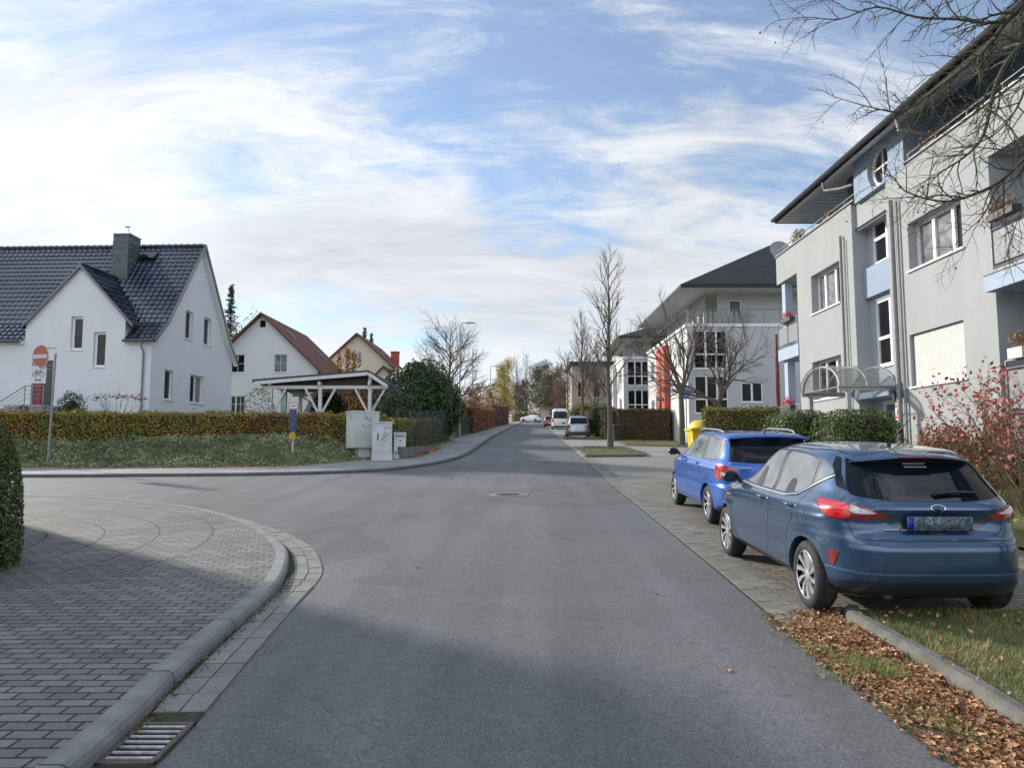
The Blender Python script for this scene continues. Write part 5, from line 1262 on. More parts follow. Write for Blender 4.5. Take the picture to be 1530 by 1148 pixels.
for s_ in (-1, 1):
    q = [(s_ * a, b) for a, b in ((.56, .90), (.66, .765), (.90, .755), (1.0, .77), (1.0, .96), (.86, .965), (.66, .95))]
    T_ = spart('tail_light', cs.patch(q, 'U', .008), REDL)
    q = [(s_ * a, b) for a, b in ((.60, .80), (.84, .79), (.84, .865), (.70, .86), (.62, .85))]; spart('clear_lens', cs.patch(q, 'U', .012), WLENS, T_)
    spart('reflector', cs.patch([(s_ * .62, .44), (s_ * .85, .45), (s_ * .85, .49), (s_ * .62, .48)], 'U', .005), DREDL)
mb = MB(); x = -.50
for l in (.02, .018, .02, .017, .02): mb.box(x, x + l, .05, .056, .925, .945); x += .03
spart('badge_lettering', mb, CHR)
mb = MB(); mb.box(-.26, .26, .02, .05, .70, .81); spart('licence_plate', mb, mat('white_plate', (.6, .6, .6), .4))
mb = cs.patch([(-.98, .18), (-.98, .33), (-.6, .38), (.6, .38), (.98, .33), (.98, .18)], 'U', .005); spart('lower_bumper', mb, BLACKP)
for ax, s_ in (('L', -1), ('R', 1)):
    go = [(3.28, 1.005), (3.05, 1.12), (2.75, 1.27), (2.5, 1.36), (2.2, 1.395), (1.2, 1.40), (.62, 1.365), (.48, 1.30), (.44, 1.10), (.52, 1.02)]
    spart('window_surround', cs.patch(go, ax, .003), BLACKP)
    for g_ in ([(3.05, 1.02), (2.85, 1.17), (2.6, 1.29), (2.42, 1.36), (2.2, 1.375), (2.12, 1.02)], [(2.04, 1.02), (2.08, 1.378), (1.35, 1.38), (1.25, 1.02)], [(1.17, 1.03), (1.22, 1.375), (.72, 1.345), (.56, 1.28), (.53, 1.12), (.58, 1.04)]): spart('side_window', cs.patch(g_, ax, .006), SGL)
    mbb = cs.ribbon([(3.12, .98), (3.12, .6), (2.95, .33)], .008, ax, .003)
    for ln_ in ([(2.08, .98), (2.08, .33)], [(1.22, 1.0), (1.32, .7), (1.22, .45), (1.1, .33)], [(2.95, .33), (1.1, .33)]): q = cs.ribbon(ln_, .008, ax, .003); mbb.add(q.v, q.f)
    spart('door_seam', mbb, BLACKP); handle(cs, sk, 2.25, .925, SP, ax); handle(cs, sk, 1.42, .93, SP, ax)
    mb = MB(); sx = s_; mb.tube([(sx * .56, .75, 1.43), (sx * .57, .85, 1.475), (sx * .575, 1.1, 1.495), (sx * .575, 2.0, 1.495), (sx * .57, 2.2, 1.475), (sx * .56, 2.32, 1.43)], .018, 8); spart('roof_rail', mb, mat('silver_rail', (.26, .27, .29), .4, metal=.4))
mirror_part(sk, -.80, 3.02, 1.04, BLACKP); mirror_part(sk, .80, 3.02, 1.04, BLACKP)
spart('windscreen', cs.patch([(-.62, 1.06), (-.5, 1.38), (.5, 1.38), (.62, 1.06)], 'F', .004), CGL)
mb = MB(); mb.tube([(.02, .62, 1.45), (.02, .5, 1.56), (.02, .42, 1.64)], [.012, .006, .004], 6); spart('antenna', mb, BLACKP)

# ---------------- farther cars: simple but complete
def small_car(label, x, y, m, L_=4.1, W_=.87, H_=1.5, rz=0, kind='hatch', name='parked_car', cat='car', group='cars parked along the right side'):
    H0 = H_
    if kind == 'van': tab = [(.22, .10, L_ - .2, W_ * .93, 8, 5), (.35, .02, L_ - .03, W_ * .99, 8, 5), (.7, .0, L_, W_, 8, 5), (1.0, .02, L_ - .15, W_ * .995, 8, 5), (1.1, .03, L_ - .75, W_ * .985, 8, 5), (1.2, .05, L_ - 1.0, W_ * .96, 8, 5), (H_ * .88, .16, L_ - 1.75, W_ * .86, 8, 5), (H_ * .95, .22, L_ - 1.95, W_ * .80, 7, 5), (H_ * .985, .4, L_ - 2.1, W_ * .7, 6, 5), (H_, .9, L_ - 2.5, W_ * .3, 4, 4)]
    else: tab = [(.18, .25, L_ - .2, W_ * .84, 6, 4), (.28, .06, L_ - .06, W_ * .97, 6, 4), (.5, .0, L_, W_, 5.5, 4), (.66, .04, L_ - .02, W_, 5.5, 4), (.80, .07, L_ - .15, W_, 5.5, 4), (.92, .09, L_ - .6, W_ * .985, 5.5, 4), (1.0, .14, L_ - 1.0, W_ * .93, 5.5, 4), (1.1, .20, L_ - 1.2, W_ * .88, 5.5, 4), (H_ * .88, .36, L_ - 1.6, W_ * .77, 5.5, 4), (H_ * .94, .44, L_ - 1.75, W_ * .71, 5, 4), (H_ * .975, .6, L_ - 1.95, W_ * .6, 4.5, 4), (H_, 1.2, L_ - 2.3, W_ * .15, 3, 3)]
    c = Car(tab, None, 64, 26); r = carroot(name, label, cat, x, y, rz, group)
    wy = (.8, L_ - .85); body_with_arches(c, wy, .36, 'body', m, r, zc=.31, inner=W_ - .27)
    for yw in wy:
        for s_ in (-1, 1): wheel(r, s_, yw, .31, .2, .2, W_ - .015, 'plain', 7)
    zb, zt = (1.02, H_ * .90) if kind != 'van' else (1.2, H_ * .86)
    wt = W_ * (.62 if kind != 'van' else .76)
    c.patch([(-wt * 1.12, zb), (wt * 1.12, zb), (wt, zt), (-wt, zt)], 'B', .006, 0, .08).build('rear_window', CGL, r, smooth=True)
    c.patch([(-wt * 1.1, zb + .03), (wt * 1.1, zb + .03), (wt * .9, zt), (-wt * .9, zt)], 'F', .006, 0, .08).build('windscreen', CGL, r, smooth=True)
    for ax in 'LR':
        yfr = L_ - 1.35 if kind != 'van' else L_ - 1.2
        for g_ in ([(yfr, zb), (yfr - .45, zt - .03), (yfr - .95, zt), (yfr - 1.0, zb)], [(yfr - 1.07, zb), (yfr - 1.03, zt), (.62, zt - .03), (.5, zb)]): c.patch(g_, ax, .006, 0, .08).build('side_window', SGL, r, smooth=True)
    for s_ in (-1, 1):
        zl = (.78, 1.0) if kind != 'van' else (.8, 1.25)
        c.patch([(s_ * (W_ - .22), zl[0]), (s_ * (W_ + .06), zl[0]), (s_ * (W_ + .06), zl[1]), (s_ * (W_ - .16), zl[1])], 'U', .008, 0, .06).build('tail_light', REDL, r, smooth=True)
        c.patch([(s_ * .5, .6), (s_ * .8, .64), (s_ * .8, .78), (s_ * .55, .74)], 'F', .006, 0, .06).build('headlight', WLENS, r)
        mirror_part(r, s_ * W_, L_ - 1.25, 1.03 if kind != 'van' else 1.25, BLACKP)
    mb = MB(); mb.box(-.26, .26, -.008, .02, .48, .59) if kind != 'van' else mb.box(-.26, .26, -.01, .02, .70, .81); mb.build('licence_plate', mat('white_plate', (.6, .6, .6), .4), r)
    c.patch([(-.95, .2), (-.95, .40), (.95, .40), (.95, .2)], 'U', .006, 0, .08).build('lower_bumper', BLACKP, r)
    return r
SILV = mat('silver_paint', (.36, .38, .41), .3, .04, coat=1.0, metal=.5)
WHP = mat('white_paint', (.74, .75, .76), .35, .03, coat=1.0)
MRP = mat('dark_red_paint', (.16, .02, .03), .3, .05, coat=1.0)
small_car('silver grey compact car parked beyond the street tree', (838 + 882) / 2 * 0 + 4.75, 52.5, SILV, 4.1, .88, 1.60, R(-2))
small_car('white van parked in front of the silver car with dark rear windows', 5.3, 81, WHP, 5.0, .98, 2.30, R(-2), 'van', 'parked_van', 'van')
small_car('dark red car mostly hidden in front of the white van', 4.75, 91, MRP, 4.1, .88, 1.48, R(-2))
small_car('white car crossing at the far end of the street', 5.6, 143, WHP, 4.3, .90, 1.42, R(62), group=None, name='car')
# ================================================================= VEGETATION
def leafmat(name, cols, rough=.7, nscale=1.0):
    m = mat(name, (0, 0, 0), rough, island=cols, scale=nscale, det=3); b = m.node_tree.nodes['Principled BSDF']; b.inputs['Subsurface Weight'].default_value = 0
    return m
BEECH = leafmat('autumn_beech_leaves', [(.08, .10, .018), (.19, .19, .03), (.34, .28, .04), (.29, .155, .035), (.18, .085, .03)], nscale=.8)
OLIVE = leafmat('olive_leaves', [(.07, .08, .015), (.13, .14, .02), (.21, .19, .03), (.17, .12, .03)], nscale=.9)
DGREEN = leafmat('dark_green_leaves', [(.015, .03, .010), (.03, .055, .014), (.05, .085, .02)], .45, nscale=2)
BUSHG = leafmat('green_bush_leaves', [(.03, .055, .010), (.06, .095, .014), (.11, .145, .025)], .5, nscale=1.5)
BROWNH = leafmat('brown_hedge_leaves', [(.06, .045, .025), (.10, .065, .03), (.14, .09, .04), (.08, .07, .03)], nscale=1.2)
IVY = leafmat('ivy_leaves', [(.035, .05, .02), (.08, .11, .035), (.17, .20, .08), (.32, .34, .18)], .5, nscale=1.2)
THUJA = leafmat('thuja_sprays', [(.05, .075, .018), (.085, .115, .028), (.12, .15, .045)], .8, nscale=2.2)
REDSH = leafmat('red_leaves', [(.26, .04, .045), (.40, .09, .085), (.48, .15, .12)], nscale=2)
MIXSH = leafmat('mixed_autumn_leaves', [(.12, .11, .03), (.22, .15, .04), (.30, .10, .05), (.30, .06, .04)], nscale=1.2)
ORANGE = leafmat('orange_leaves', [(.30, .10, .015), (.42, .20, .02), (.35, .15, .02)], nscale=1)
YELL = leafmat('yellow_birch_leaves', [(.36, .25, .03), (.48, .36, .06), (.28, .22, .05)], nscale=1)
FARG = leafmat('far_mixed_leaves', [(.07, .08, .03), (.11, .11, .05), (.16, .13, .06), (.12, .08, .05)], nscale=.3)
LITTER = leafmat('dry_leaf_litter', [(.09, .04, .02), (.22, .09, .035), (.34, .16, .07), (.50, .33, .19), (.17, .07, .035), (.42, .22, .08)], .7, nscale=6)
BARK = mat('bark', (.125, .11, .09), .9, .3, 8, .8, 30)
BARKG = mat('lichen_bark', (.042, .034, .028), .9, .4, 9, .9, 40, col2=(.075, .082, .045))
TWIG = mat('twigs', (.135, .11, .092), .85, .2, 6)
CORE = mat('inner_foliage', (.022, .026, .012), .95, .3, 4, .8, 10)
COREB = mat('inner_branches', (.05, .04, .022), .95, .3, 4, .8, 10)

def grow(mb, p, d, L_, r, lev, nch, up=.25, wob=.18, ang=(.5, .95), lf=None, seg=None, rt=.3, sides=(7, 5, 4, 3), bud=None, lr=(.35, .62)):
    seg = seg or (5 if lev == 0 else 4 if lev == 1 else 3); pts = [Vector(p)]; d = Vector(d).normalized(); dirs = [d.copy()]
    for i in range(seg):
        d = (d + Vector((rnd.gauss(0, wob), rnd.gauss(0, wob), rnd.gauss(0, wob) + up * .5))).normalized(); pts.append(pts[-1] + d * L_ / seg); dirs.append(d.copy())
    mb.tube(pts, [r * (1 - (1 - rt) * i / seg) for i in range(seg + 1)], sides[min(lev, 3)], cap=False)
    if lev < len(nch):
        for k in range(nch[lev]):
            t = .2 + .8 * (k + rnd.random()) / nch[lev]; i = min(seg - 1, int(t * seg)); f = t * seg - i
            q = pts[i].lerp(pts[i + 1], f); dd = dirs[i]
            ax = dd.orthogonal().normalized(); ax = Matrix.Rotation(rnd.uniform(0, 6.28), 3, dd) @ ax
            nd = Matrix.Rotation(rnd.uniform(*ang), 3, ax) @ dd
            grow(mb, q, nd, L_ * rnd.uniform(*lr) * (1.15 - .5 * t), r * (.62 - .25 * t), lev + 1, nch, up, wob, ang, lf, None, rt, sides, bud, lr)
    elif lf:
        for q in pts[1:]:
            if rnd.random() < lf[1]: lf[0].leaf(q + Vector((rnd.gauss(0, .02), rnd.gauss(0, .02), rnd.gauss(0, .02))), lf[2] * rnd.uniform(.6, 1.2))
def leader_tree(name, label, x, y, z0, h, r, nb, nch=(6, 5), spread=.30, first=.25, ang0=(.55, .8), lfm=None, lfp=.1, lfs=.07, group=None, cat='tree', up=.3, side=1.0, topl=.25, bark=BARK, wob=.16):
    t = thing(name, label, cat, (x, y, z0), 0, group)
    mb = MB(); tr = MB(); lf = MB(); pts = []; n = 9
    for i in range(n + 1): pts.append(Vector((rnd.gauss(0, .03) * h / 8 * (i > 1), rnd.gauss(0, .03) * h / 8 * (i > 1), h * i / n)))
    tr.tube(pts, [r * (1.25 if i == 0 else 1) * (1 - .9 * i / n) for i in range(n + 1)], 9, cap=False)
    for k in range(nb):
        f = first + (1 - first) * (k + rnd.random() * .8) / nb; zq = h * f; i = min(n - 1, int(f * n)); q = pts[i].lerp(pts[i + 1], f * n - i)
        a = k * 2.4 + rnd.uniform(-.4, .4); inc = rnd.uniform(*ang0) * (1.1 - .35 * f)
        d = Vector((math.cos(a) * math.sin(inc), math.sin(a) * math.sin(inc), math.cos(inc)))
        Lb = h * spread * (1.15 - (1 - topl) * ((f - first) / (1 - first))) * rnd.uniform(.75, 1.15)
        grow(mb, q, d, Lb, r * .42 * (1.1 - f * .8), 1, (0,) + tuple(nch), up, wob, (.4, .85), (lf, lfp, lfs) if lfm else None)
    tr.build('trunk', bark, t, smooth=True); mb.build('crown', TWIG, t)
    if lfm and lf.f: lf.build('leaves', lfm, t)
    return t
def open_tree(name, label, x, y, z0, h, r, fork=.25, nl=5, spread=(.4, .8), L0=.55, nch=(6, 5, 4), group=None, lfm=None, lfp=.1, lfs=.07, up=.18, cat='tree'):
    t = thing(name, label, cat, (x, y, z0), 0, group); mb = MB(); tr = MB(); lf = MB()
    tr.tube([(0, 0, 0), (.02, 0, h * fork * .5), (0, .02, h * fork)], [r * 1.3, r, r * .85], 9, cap=False)
    for k in range(nl):
        a = k * 6.283 / nl + rnd.uniform(-.3, .3); inc = rnd.uniform(*spread) if k else .1
        grow(mb, (0, 0, h * fork * rnd.uniform(.85, 1)), (math.cos(a) * math.sin(inc), math.sin(a) * math.sin(inc), math.cos(inc)), h * L0 * rnd.uniform(.85, 1.1), r * .55, 0, nch, up, .12, (.4, .85), (lf, lfp, lfs) if lfm else None, rt=.2, lr=(.45, .7))
    tr.build('trunk', BARK, t, smooth=True); mb.build('crown', TWIG, t)
    if lfm and lf.f: lf.build('leaves', lfm, t)
    return t
def blob(mb, c, rad, seg=16, rough=.12, sq=1.0):
    c = Vector(c); vs = []; n2 = seg // 2
    for i in range(n2 + 1):
        th = math.pi * i / n2
        for k in range(seg):
            ph = 2 * math.pi * k / seg; u = Vector((math.sin(th) * math.cos(ph), math.sin(th) * math.sin(ph), math.cos(th)))
            q = Vector([math.copysign(abs(a) ** sq, a) for a in u]); f = 1 + rough * noise.noise(u * 2.3 + c)
            vs.append(c + Vector((q.x * rad[0], q.y * rad[1], q.z * rad[2])) * f)
    mb.add(vs, [(i * seg + k, i * seg + (k + 1) % seg, (i + 1) * seg + (k + 1) % seg, (i + 1) * seg + k) for i in range(n2) for k in range(seg)])
def blob_leaves(mb, c, rad, n, size, sq=1.0, lump=.16, depth=.3, asp=.6, zmin=None, freq=2.6):
    c = Vector(c)
    for _ in range(n):
        u = Vector((rnd.gauss(0, 1), rnd.gauss(0, 1), rnd.gauss(0, 1))).normalized(); q = Vector([math.copysign(abs(a) ** sq, a) for a in u])
        f = (1 + lump * (noise.noise(u * freq + c) + .6 * noise.noise(u * freq * 2.7 + c))) * (1 - depth * rnd.random() ** 2)
        p = c + Vector((q.x * rad[0], q.y * rad[1], q.z * rad[2])) * f
        if zmin is not None and p.z < zmin: continue
        mb.leaf(p, size * rnd.uniform(.6, 1.3), u, asp=asp)
def bush(name, label, c, rad, n, size, lm, core=CORE, cat='bush', group=None, sq=1.0, lump=.16, stems=True, coref=.82, z0=None, rough=.12, asp=.6):
    z0 = c[2] - rad[2] if z0 is None else z0
    t = thing(name, label, cat, (c[0], c[1], z0), 0, group); lc = (0, 0, c[2] - z0)
    mb = MB(); blob_leaves(mb, lc, rad, n, size, sq, lump, zmin=.0, asp=asp)
    fo_ = mb.build('foliage', lm, t)
    mb = MB()
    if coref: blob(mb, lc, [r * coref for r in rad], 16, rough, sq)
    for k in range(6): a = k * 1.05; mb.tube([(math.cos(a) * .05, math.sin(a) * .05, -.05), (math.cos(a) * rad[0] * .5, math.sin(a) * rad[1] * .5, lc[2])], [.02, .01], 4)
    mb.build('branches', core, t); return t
def hedge(name, label, A_, B_, wd, h, n, size, lm, core=COREB, group=None, taper=.0, top_rough=.06, cat='hedge'):
    """A_, B_: ends at base (x,y,z)"""
    A_, B_ = Vector(A_), Vector(B_); L_ = (B_ - A_).length; d = (B_ - A_) / L_; s_ = Vector((-d.y, d.x, 0)).normalized()
    t = thing(name, label, cat, (A_ + B_) / 2, 0, group); mb = MB(); o = (A_ + B_) / 2
    areas = [L_ * h, L_ * h, L_ * wd, wd * h, wd * h]; tot = sum(areas)
    for _ in range(n):
        q = rnd.random() * tot; k = 0
        while q > areas[k]: q -= areas[k]; k += 1
        u, v, w_ = rnd.random(), rnd.random(), rnd.random() ** 2 * .12
        if k == 0: a, b, c, nn = u, wd / 2 - w_, v, s_
        elif k == 1: a, b, c, nn = u, -wd / 2 + w_, v, -s_
        elif k == 2: a, b, c, nn = u, (v - .5) * wd, 1 - w_ / h, Vector((0, 0, 1))
        else: a, b, c, nn = (0 + w_ / L_ if k == 3 else 1 - w_ / L_), (u - .5) * wd, v, (-d if k == 3 else d)
        p = A_ + d * (a * L_); lump = noise.noise(p * 1.7 + Vector((0, 0, c))) * .07 + noise.noise(p * 5 + Vector((b, 0, c * 3))) * .04
        tf = 1 - taper * c
        p = p + s_ * (b * tf + (lump if k < 2 else 0) * (1 if b > 0 else -1)) + Vector((0, 0, c * h + (lump * 1.2 + rnd.gauss(0, top_rough * .4) if k == 2 else 0)))
        if k > 2: p += nn * lump
        mb.leaf(p - o, size * rnd.uniform(.6, 1.3), nn)
    mb.build('foliage', lm, t)
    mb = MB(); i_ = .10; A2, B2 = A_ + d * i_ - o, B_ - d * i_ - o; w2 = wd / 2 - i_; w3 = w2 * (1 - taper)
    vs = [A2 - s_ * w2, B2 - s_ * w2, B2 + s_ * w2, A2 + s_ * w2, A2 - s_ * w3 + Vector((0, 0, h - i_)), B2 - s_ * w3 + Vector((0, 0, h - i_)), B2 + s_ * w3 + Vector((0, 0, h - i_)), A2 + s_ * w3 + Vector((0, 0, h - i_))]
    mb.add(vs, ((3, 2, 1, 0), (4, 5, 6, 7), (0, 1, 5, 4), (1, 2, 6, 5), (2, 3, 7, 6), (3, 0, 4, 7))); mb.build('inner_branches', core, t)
    return t

# ---- left garden: raised bank covered with ivy, hedge, garden ground
BEv = [Vector((x, y, 0)) for x, y in BE]
def dist_be(x, y):
    p = Vector((x, y, 0)); best = 9e9
    for a, b in zip(BEv, BEv[1:]):
        ab = b - a; t = max(0, min(1, (p - a).dot(ab) / ab.length_squared)); best = min(best, (p - a - ab * t).length)
    return best
def garz(x, y):
    d = dist_be(x, y); t = min(1, d / 2.4); return gz(y) + .07 + .75 * t * t * (3 - 2 * t)
GARD = [(x - .05, y + .02) for x, y in BE if y < 120] + [(-4, 120), (-60, 120)]
mb = MB(); polysheet(mb, GARD, 0, 1.6, zf=garz); struct('garden_ground', mb, GRASSG)
mb = MB()
for _ in range(32000):
    x = rnd.uniform(-19, -4.9); 
    yb = 23.25 if x < -9 else 21.5
    y = rnd.uniform(20.6, 25.2 + max(0, (x + 14) * .42)); 
    d = dist_be(x, y)
    inside = y > (BE[1][1] if x < -14 else 0)
    # keep only the garden side of the pavement edge
    ok_ = False
    for a, b in zip(BE, BE[1:]):
        if a[0] <= x <= b[0]: ok_ = y > a[1] + (b[1] - a[1]) * (x - a[0]) / (b[0] - a[0]) + .15
    if not ok_: continue
    hh = .10 + .16 * max(0, noise.noise(Vector((x * 1.3, y * 1.6, 0))) + .35) * min(1, d)
    mb.leaf((x, y, garz(x, y) + hh * rnd.random() ** .6), rnd.uniform(.05, .11), (0, -.5, .8))
struct('ivy_ground_cover', mb, IVY, kind='stuff')
mb = MB()
for _ in range(1500):
    x = rnd.uniform(-14, -2.6)
    for a, b in zip(BE, BE[1:]):
        if a[0] <= x <= b[0]:
            y = a[1] + (b[1] - a[1]) * (x - a[0]) / (b[0] - a[0]) + abs(rnd.gauss(0, .14)) * (-1 if rnd.random() < .35 else 1); mb.leaf((x, y, gz(y) + .10 + rnd.uniform(0, .03)), rnd.uniform(.05, .09), (0, 0, 1))
for _ in range(900):
    y = rnd.uniform(28, 36); x = -3.75 + rnd.gauss(0, .12) + (y - 28) * .02; mb.leaf((x, y, gz(y) + .1 + rnd.uniform(0, .05)), rnd.uniform(.06, .11), (0, 0, 1))
struct('leaf_litter_by_far_pavement', mb, LITTER, kind='stuff')
hedge('hedge', 'long low clipped beech hedge in yellow and brown autumn leaf before the white house', (-18.5, 25.0, 2.0), (-5.0, 29.3, 2.1), .8, 1.12, 30000, .075, BEECH, top_rough=.12)
hedge('hedge', 'olive brown hedge behind the green mesh fence, right of the utility cabinets', (-4.9, 28.6, 1.75), (-4.3, 47, 2.6), .8, 1.25, 9000, .11, BEECH)
# thuja hedge at the left edge, close to the camera
t_ = thing('clipped_hedge', 'tall clipped green thuja hedge end, cut off by the left edge of the photo', 'hedge', (-7.42, 7.5, gz(7.5)))
mb = MB(); mc = MB()
def thr(z): t = z / 1.95; return 1.0 - .03 * t - .62 * max(0, t - .45) ** 2 - (.1 if t > 1 else 0)
for _ in range(62000):
    z = 2.0 * rnd.random(); a = rnd.uniform(0, 6.283); c_, s_ = math.cos(a), math.sin(a); f = thr(z) * (1 - .12 * rnd.random() ** 2)
    rx_ = 2.0 * math.copysign(abs(c_) ** .55, c_) * f; ry_ = 1.5 * math.copysign(abs(s_) ** .55, s_) * f
    if z > 1.86: k_ = rnd.random() ** .5; rx_ *= k_; ry_ *= k_
    l = .05 * noise.noise(Vector((rx_ * 2, ry_ * 2, z * 2))); mb.leaf((rx_ * (1 + l), ry_ * (1 + l), z + KH), rnd.uniform(.03, .065), (c_, s_, .25), asp=.45)
mb.build('foliage', THUJA, t_)
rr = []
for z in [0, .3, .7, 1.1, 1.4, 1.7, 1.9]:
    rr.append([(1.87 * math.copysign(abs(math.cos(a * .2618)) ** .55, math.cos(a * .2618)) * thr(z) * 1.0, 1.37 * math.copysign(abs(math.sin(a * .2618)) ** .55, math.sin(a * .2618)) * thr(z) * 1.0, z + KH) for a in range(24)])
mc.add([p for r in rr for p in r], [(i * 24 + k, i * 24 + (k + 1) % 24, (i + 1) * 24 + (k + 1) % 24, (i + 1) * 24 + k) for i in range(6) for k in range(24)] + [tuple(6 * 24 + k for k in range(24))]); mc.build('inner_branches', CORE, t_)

# big dark bush behind the cabinets, shrubs round the carport and the white house
q = P(622, 610, 43.5)
t_ = thing('evergreen_bush', 'large dark green evergreen bush beside the carport, behind the utility cabinets', 'bush', (q.x, 43.5, 2.7))
mb = MB(); mc = MB()
for c_, r_ in (((0, 0, 2.1), (2.45, 1.9, 2.2)), ((1.2, 0, 1.7), (1.45, 1.6, 1.8)), ((-1.5, 0, 1.5), (1.35, 1.4, 1.7)), ((.1, 0, 3.35), (1.15, 1.1, .95))):
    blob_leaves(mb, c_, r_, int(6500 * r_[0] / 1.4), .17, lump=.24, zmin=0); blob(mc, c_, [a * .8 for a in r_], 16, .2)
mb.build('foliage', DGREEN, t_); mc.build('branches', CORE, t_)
bush('evergreen_bush', 'dark green bush at the right post of the carport, in front of the larger bush', (-5.35, 34.9, 3.3), (1.05, .9, 1.45), 4200, .13, DGREEN, z0=2.0, lump=.24)
bush('evergreen_shrub', 'dark green shrub under the carport roof, behind the Y-shaped post', P(490, 622, 38.5), (1.05, .8, 1.3), 3500, .12, DGREEN)
hedge('tall_hedge', 'tall orange autumn hedge seen through the carport', (-12.2, 45.5, 2.6), (-7.4, 45.5, 2.6), 1.0, 3.1, 7000, .16, ORANGE)
bush('shrub', 'pale half bare shrub at the left post of the carport', P(386, 612, 33.5), (.75, .6, 1.0), 900, .09, OLIVE, coref=0)
leader_tree('small_tree', 'small tree with rusty red leaves behind the carport roof', P(517, 600, 50).x, 50, 2.9, 5.2, .09, 16, (5, 4), .38, .35, (.6, 1.0), ORANGE, .8, .22)
bush('evergreen_shrub', 'dark shrub right of the entrance steps of the white house', (P(104, 600, 34).x, 34.2, 3.55), (.62, .5, 1.0), 1800, .10, DGREEN, z0=2.3, coref=.6, lump=.3)
bush('evergreen_shrub', 'small green shrub at the foot of the entrance steps', (P(28, 610, 34).x, 34.3, 3.35), (.3, .3, .6), 400, .1, DGREEN, z0=2.3, coref=.5)
t_ = thing('bare_shrub', 'thin bare shrub with a few dark red leaf tips against the white house wall', 'shrub', (P(172, 600, 34).x, 34.3, 2.6)); mb = MB(); lf = MB()
for k in range(9):
    a = -1.0 + k * .25; grow(mb, (0, 0, .0), (math.sin(a), rnd.uniform(-.2, .2), 1.0), 1.75, .016, 1, (0, 4), .12, .1, (.3, .6), None)
    q = Vector((math.sin(a) * 1.25, 0, 1.55 + .2 * math.cos(a)))
    for _ in range(16): lf.leaf(q + Vector((rnd.gauss(0, .14), rnd.gauss(0, .1), rnd.gauss(0, .07))), .11)
mb.build('stems', TWIG, t_); lf.build('leaves', leafmat('plum_leaves', [(.10, .03, .05), (.16, .05, .07)]), t_)

# shrubs and hedges on the right
def lawnz(x, y): t = max(0, min(1, (x - 6.8) / 2.2)); return gz(y) + .04 + .38 * t * t * (3 - 2 * t)
mb = MB(); 
bush('box_bush', 'rounded dark green clipped bush in front of the glass canopy, the larger right one', (7.85, 17.0, 1.85), (.86, .95, .90), 17000, .055, BUSHG, sq=.62, lump=.07, z0=.85, coref=.86, rough=.05, group='clipped bushes before the entrance')
bush('box_bush', 'rounded dark green clipped bush left of the canopy bush, behind the bright blue estate car', (7.15, 18.6, 1.95), (.72, .95, .88), 15000, .055, BUSHG, sq=.62, lump=.07, z0=.93, coref=.86, rough=.05, group='clipped bushes before the entrance')
hedge('hedge', 'yellow green hedge between the yellow container and the clipped bushes', (6.6, 25.4, 1.27), (8.9, 24.6, 1.27), 1.3, 1.95, 9500, .07, OLIVE, top_rough=.1)
hedge('hedge', 'square brown hedge behind the street name sign', (6.9, 48.0, gz(48)), (10.1, 47.0, gz(47)), 1.2, 2.05, 5000, .11, BROWNH)
hedge('hedge', 'long brown hedge receding behind the black bin and the street tree', (6.7, 49.5, gz(50)), (6.9, 70, gz(70)), 1.0, 2.0, 6000, .13, BROWNH)
bush('thuja_bush', 'upright bright green conifer bush right of the silver car', (P(897, 630, 54).x, 54, gz(54) + 1.25), (.95, .9, 1.25), 3500, .10, leafmat('fresh_thuja', [(.04, .075, .012), (.07, .12, .02)]), sq=.7, lump=.06, z0=gz(54))
bush('thuja_bush', 'darker conifer bush beside the bright green one', (P(911, 630, 55).x, 55.4, gz(54) + 1.2), (.75, .8, 1.2), 2500, .10, DGREEN, sq=.7, lump=.08, z0=gz(55))
bush('low_shrub', 'low rounded olive shrub at the foot of the conifer bushes', (P(909, 648, 51).x, 51, gz(51) + .45), (.62, .6, .45), 1200, .08, OLIVE, z0=gz(51))
bush('far_shrub', 'yellow green shrub behind the silver car', (P(872, 605, 75).x, 75, gz(75) + 1.4), (1.8, 1.4, 1.5), 2500, .16, OLIVE, z0=gz(75))
# red leaved shrub by the retaining wall
t_ = thing('autumn_shrub', 'tall shrub with loose red leaves on bare stems at the right edge', 'shrub', (7.9, 11.4, lawnz(7.9, 11.4))); mb = MB(); lf = MB()
for k in range(15):
    a = k * 2.4; d = Vector((math.cos(a) * .30, math.sin(a) * .34, 1)); grow(mb, (math.cos(a) * .12, math.sin(a) * .12, 0), d, 1.9, .016, 1, (0, 7, 5), .02, .12, (.35, .85), (lf, .85, .085))
mb.build('stems', mat('pale_stems', (.20, .15, .09), .85, .2), t_); lf.build('leaves', REDSH, t_)
t_ = thing('autumn_shrub', 'dense olive and red shrub over the roof of the nearest car', 'shrub', (7.85, 12.6, lawnz(7.85, 12.6))); mb = MB(); lf = MB()
for k in range(26):
    a = k * 2.4; s0 = .08 + .35 * rnd.random(); d = Vector((math.cos(a) * .22, math.sin(a) * .4, 1)); grow(mb, (math.cos(a) * s0, math.sin(a) * s0 * 1.6, 0), d, 1.15, .012, 1, (0, 9, 5), .05, .12, (.35, .9), (lf, .9, .075))
mb.build('stems', MATS['pale_stems'], t_); lf.build('leaves', MIXSH, t_)
bush('flowering_plant', 'small clump of withered plants along the stone wall foot', (8.9, 13.6, lawnz(9, 13.6) + .2), (.4, .9, .25), 700, .06, MIXSH, coref=.5)

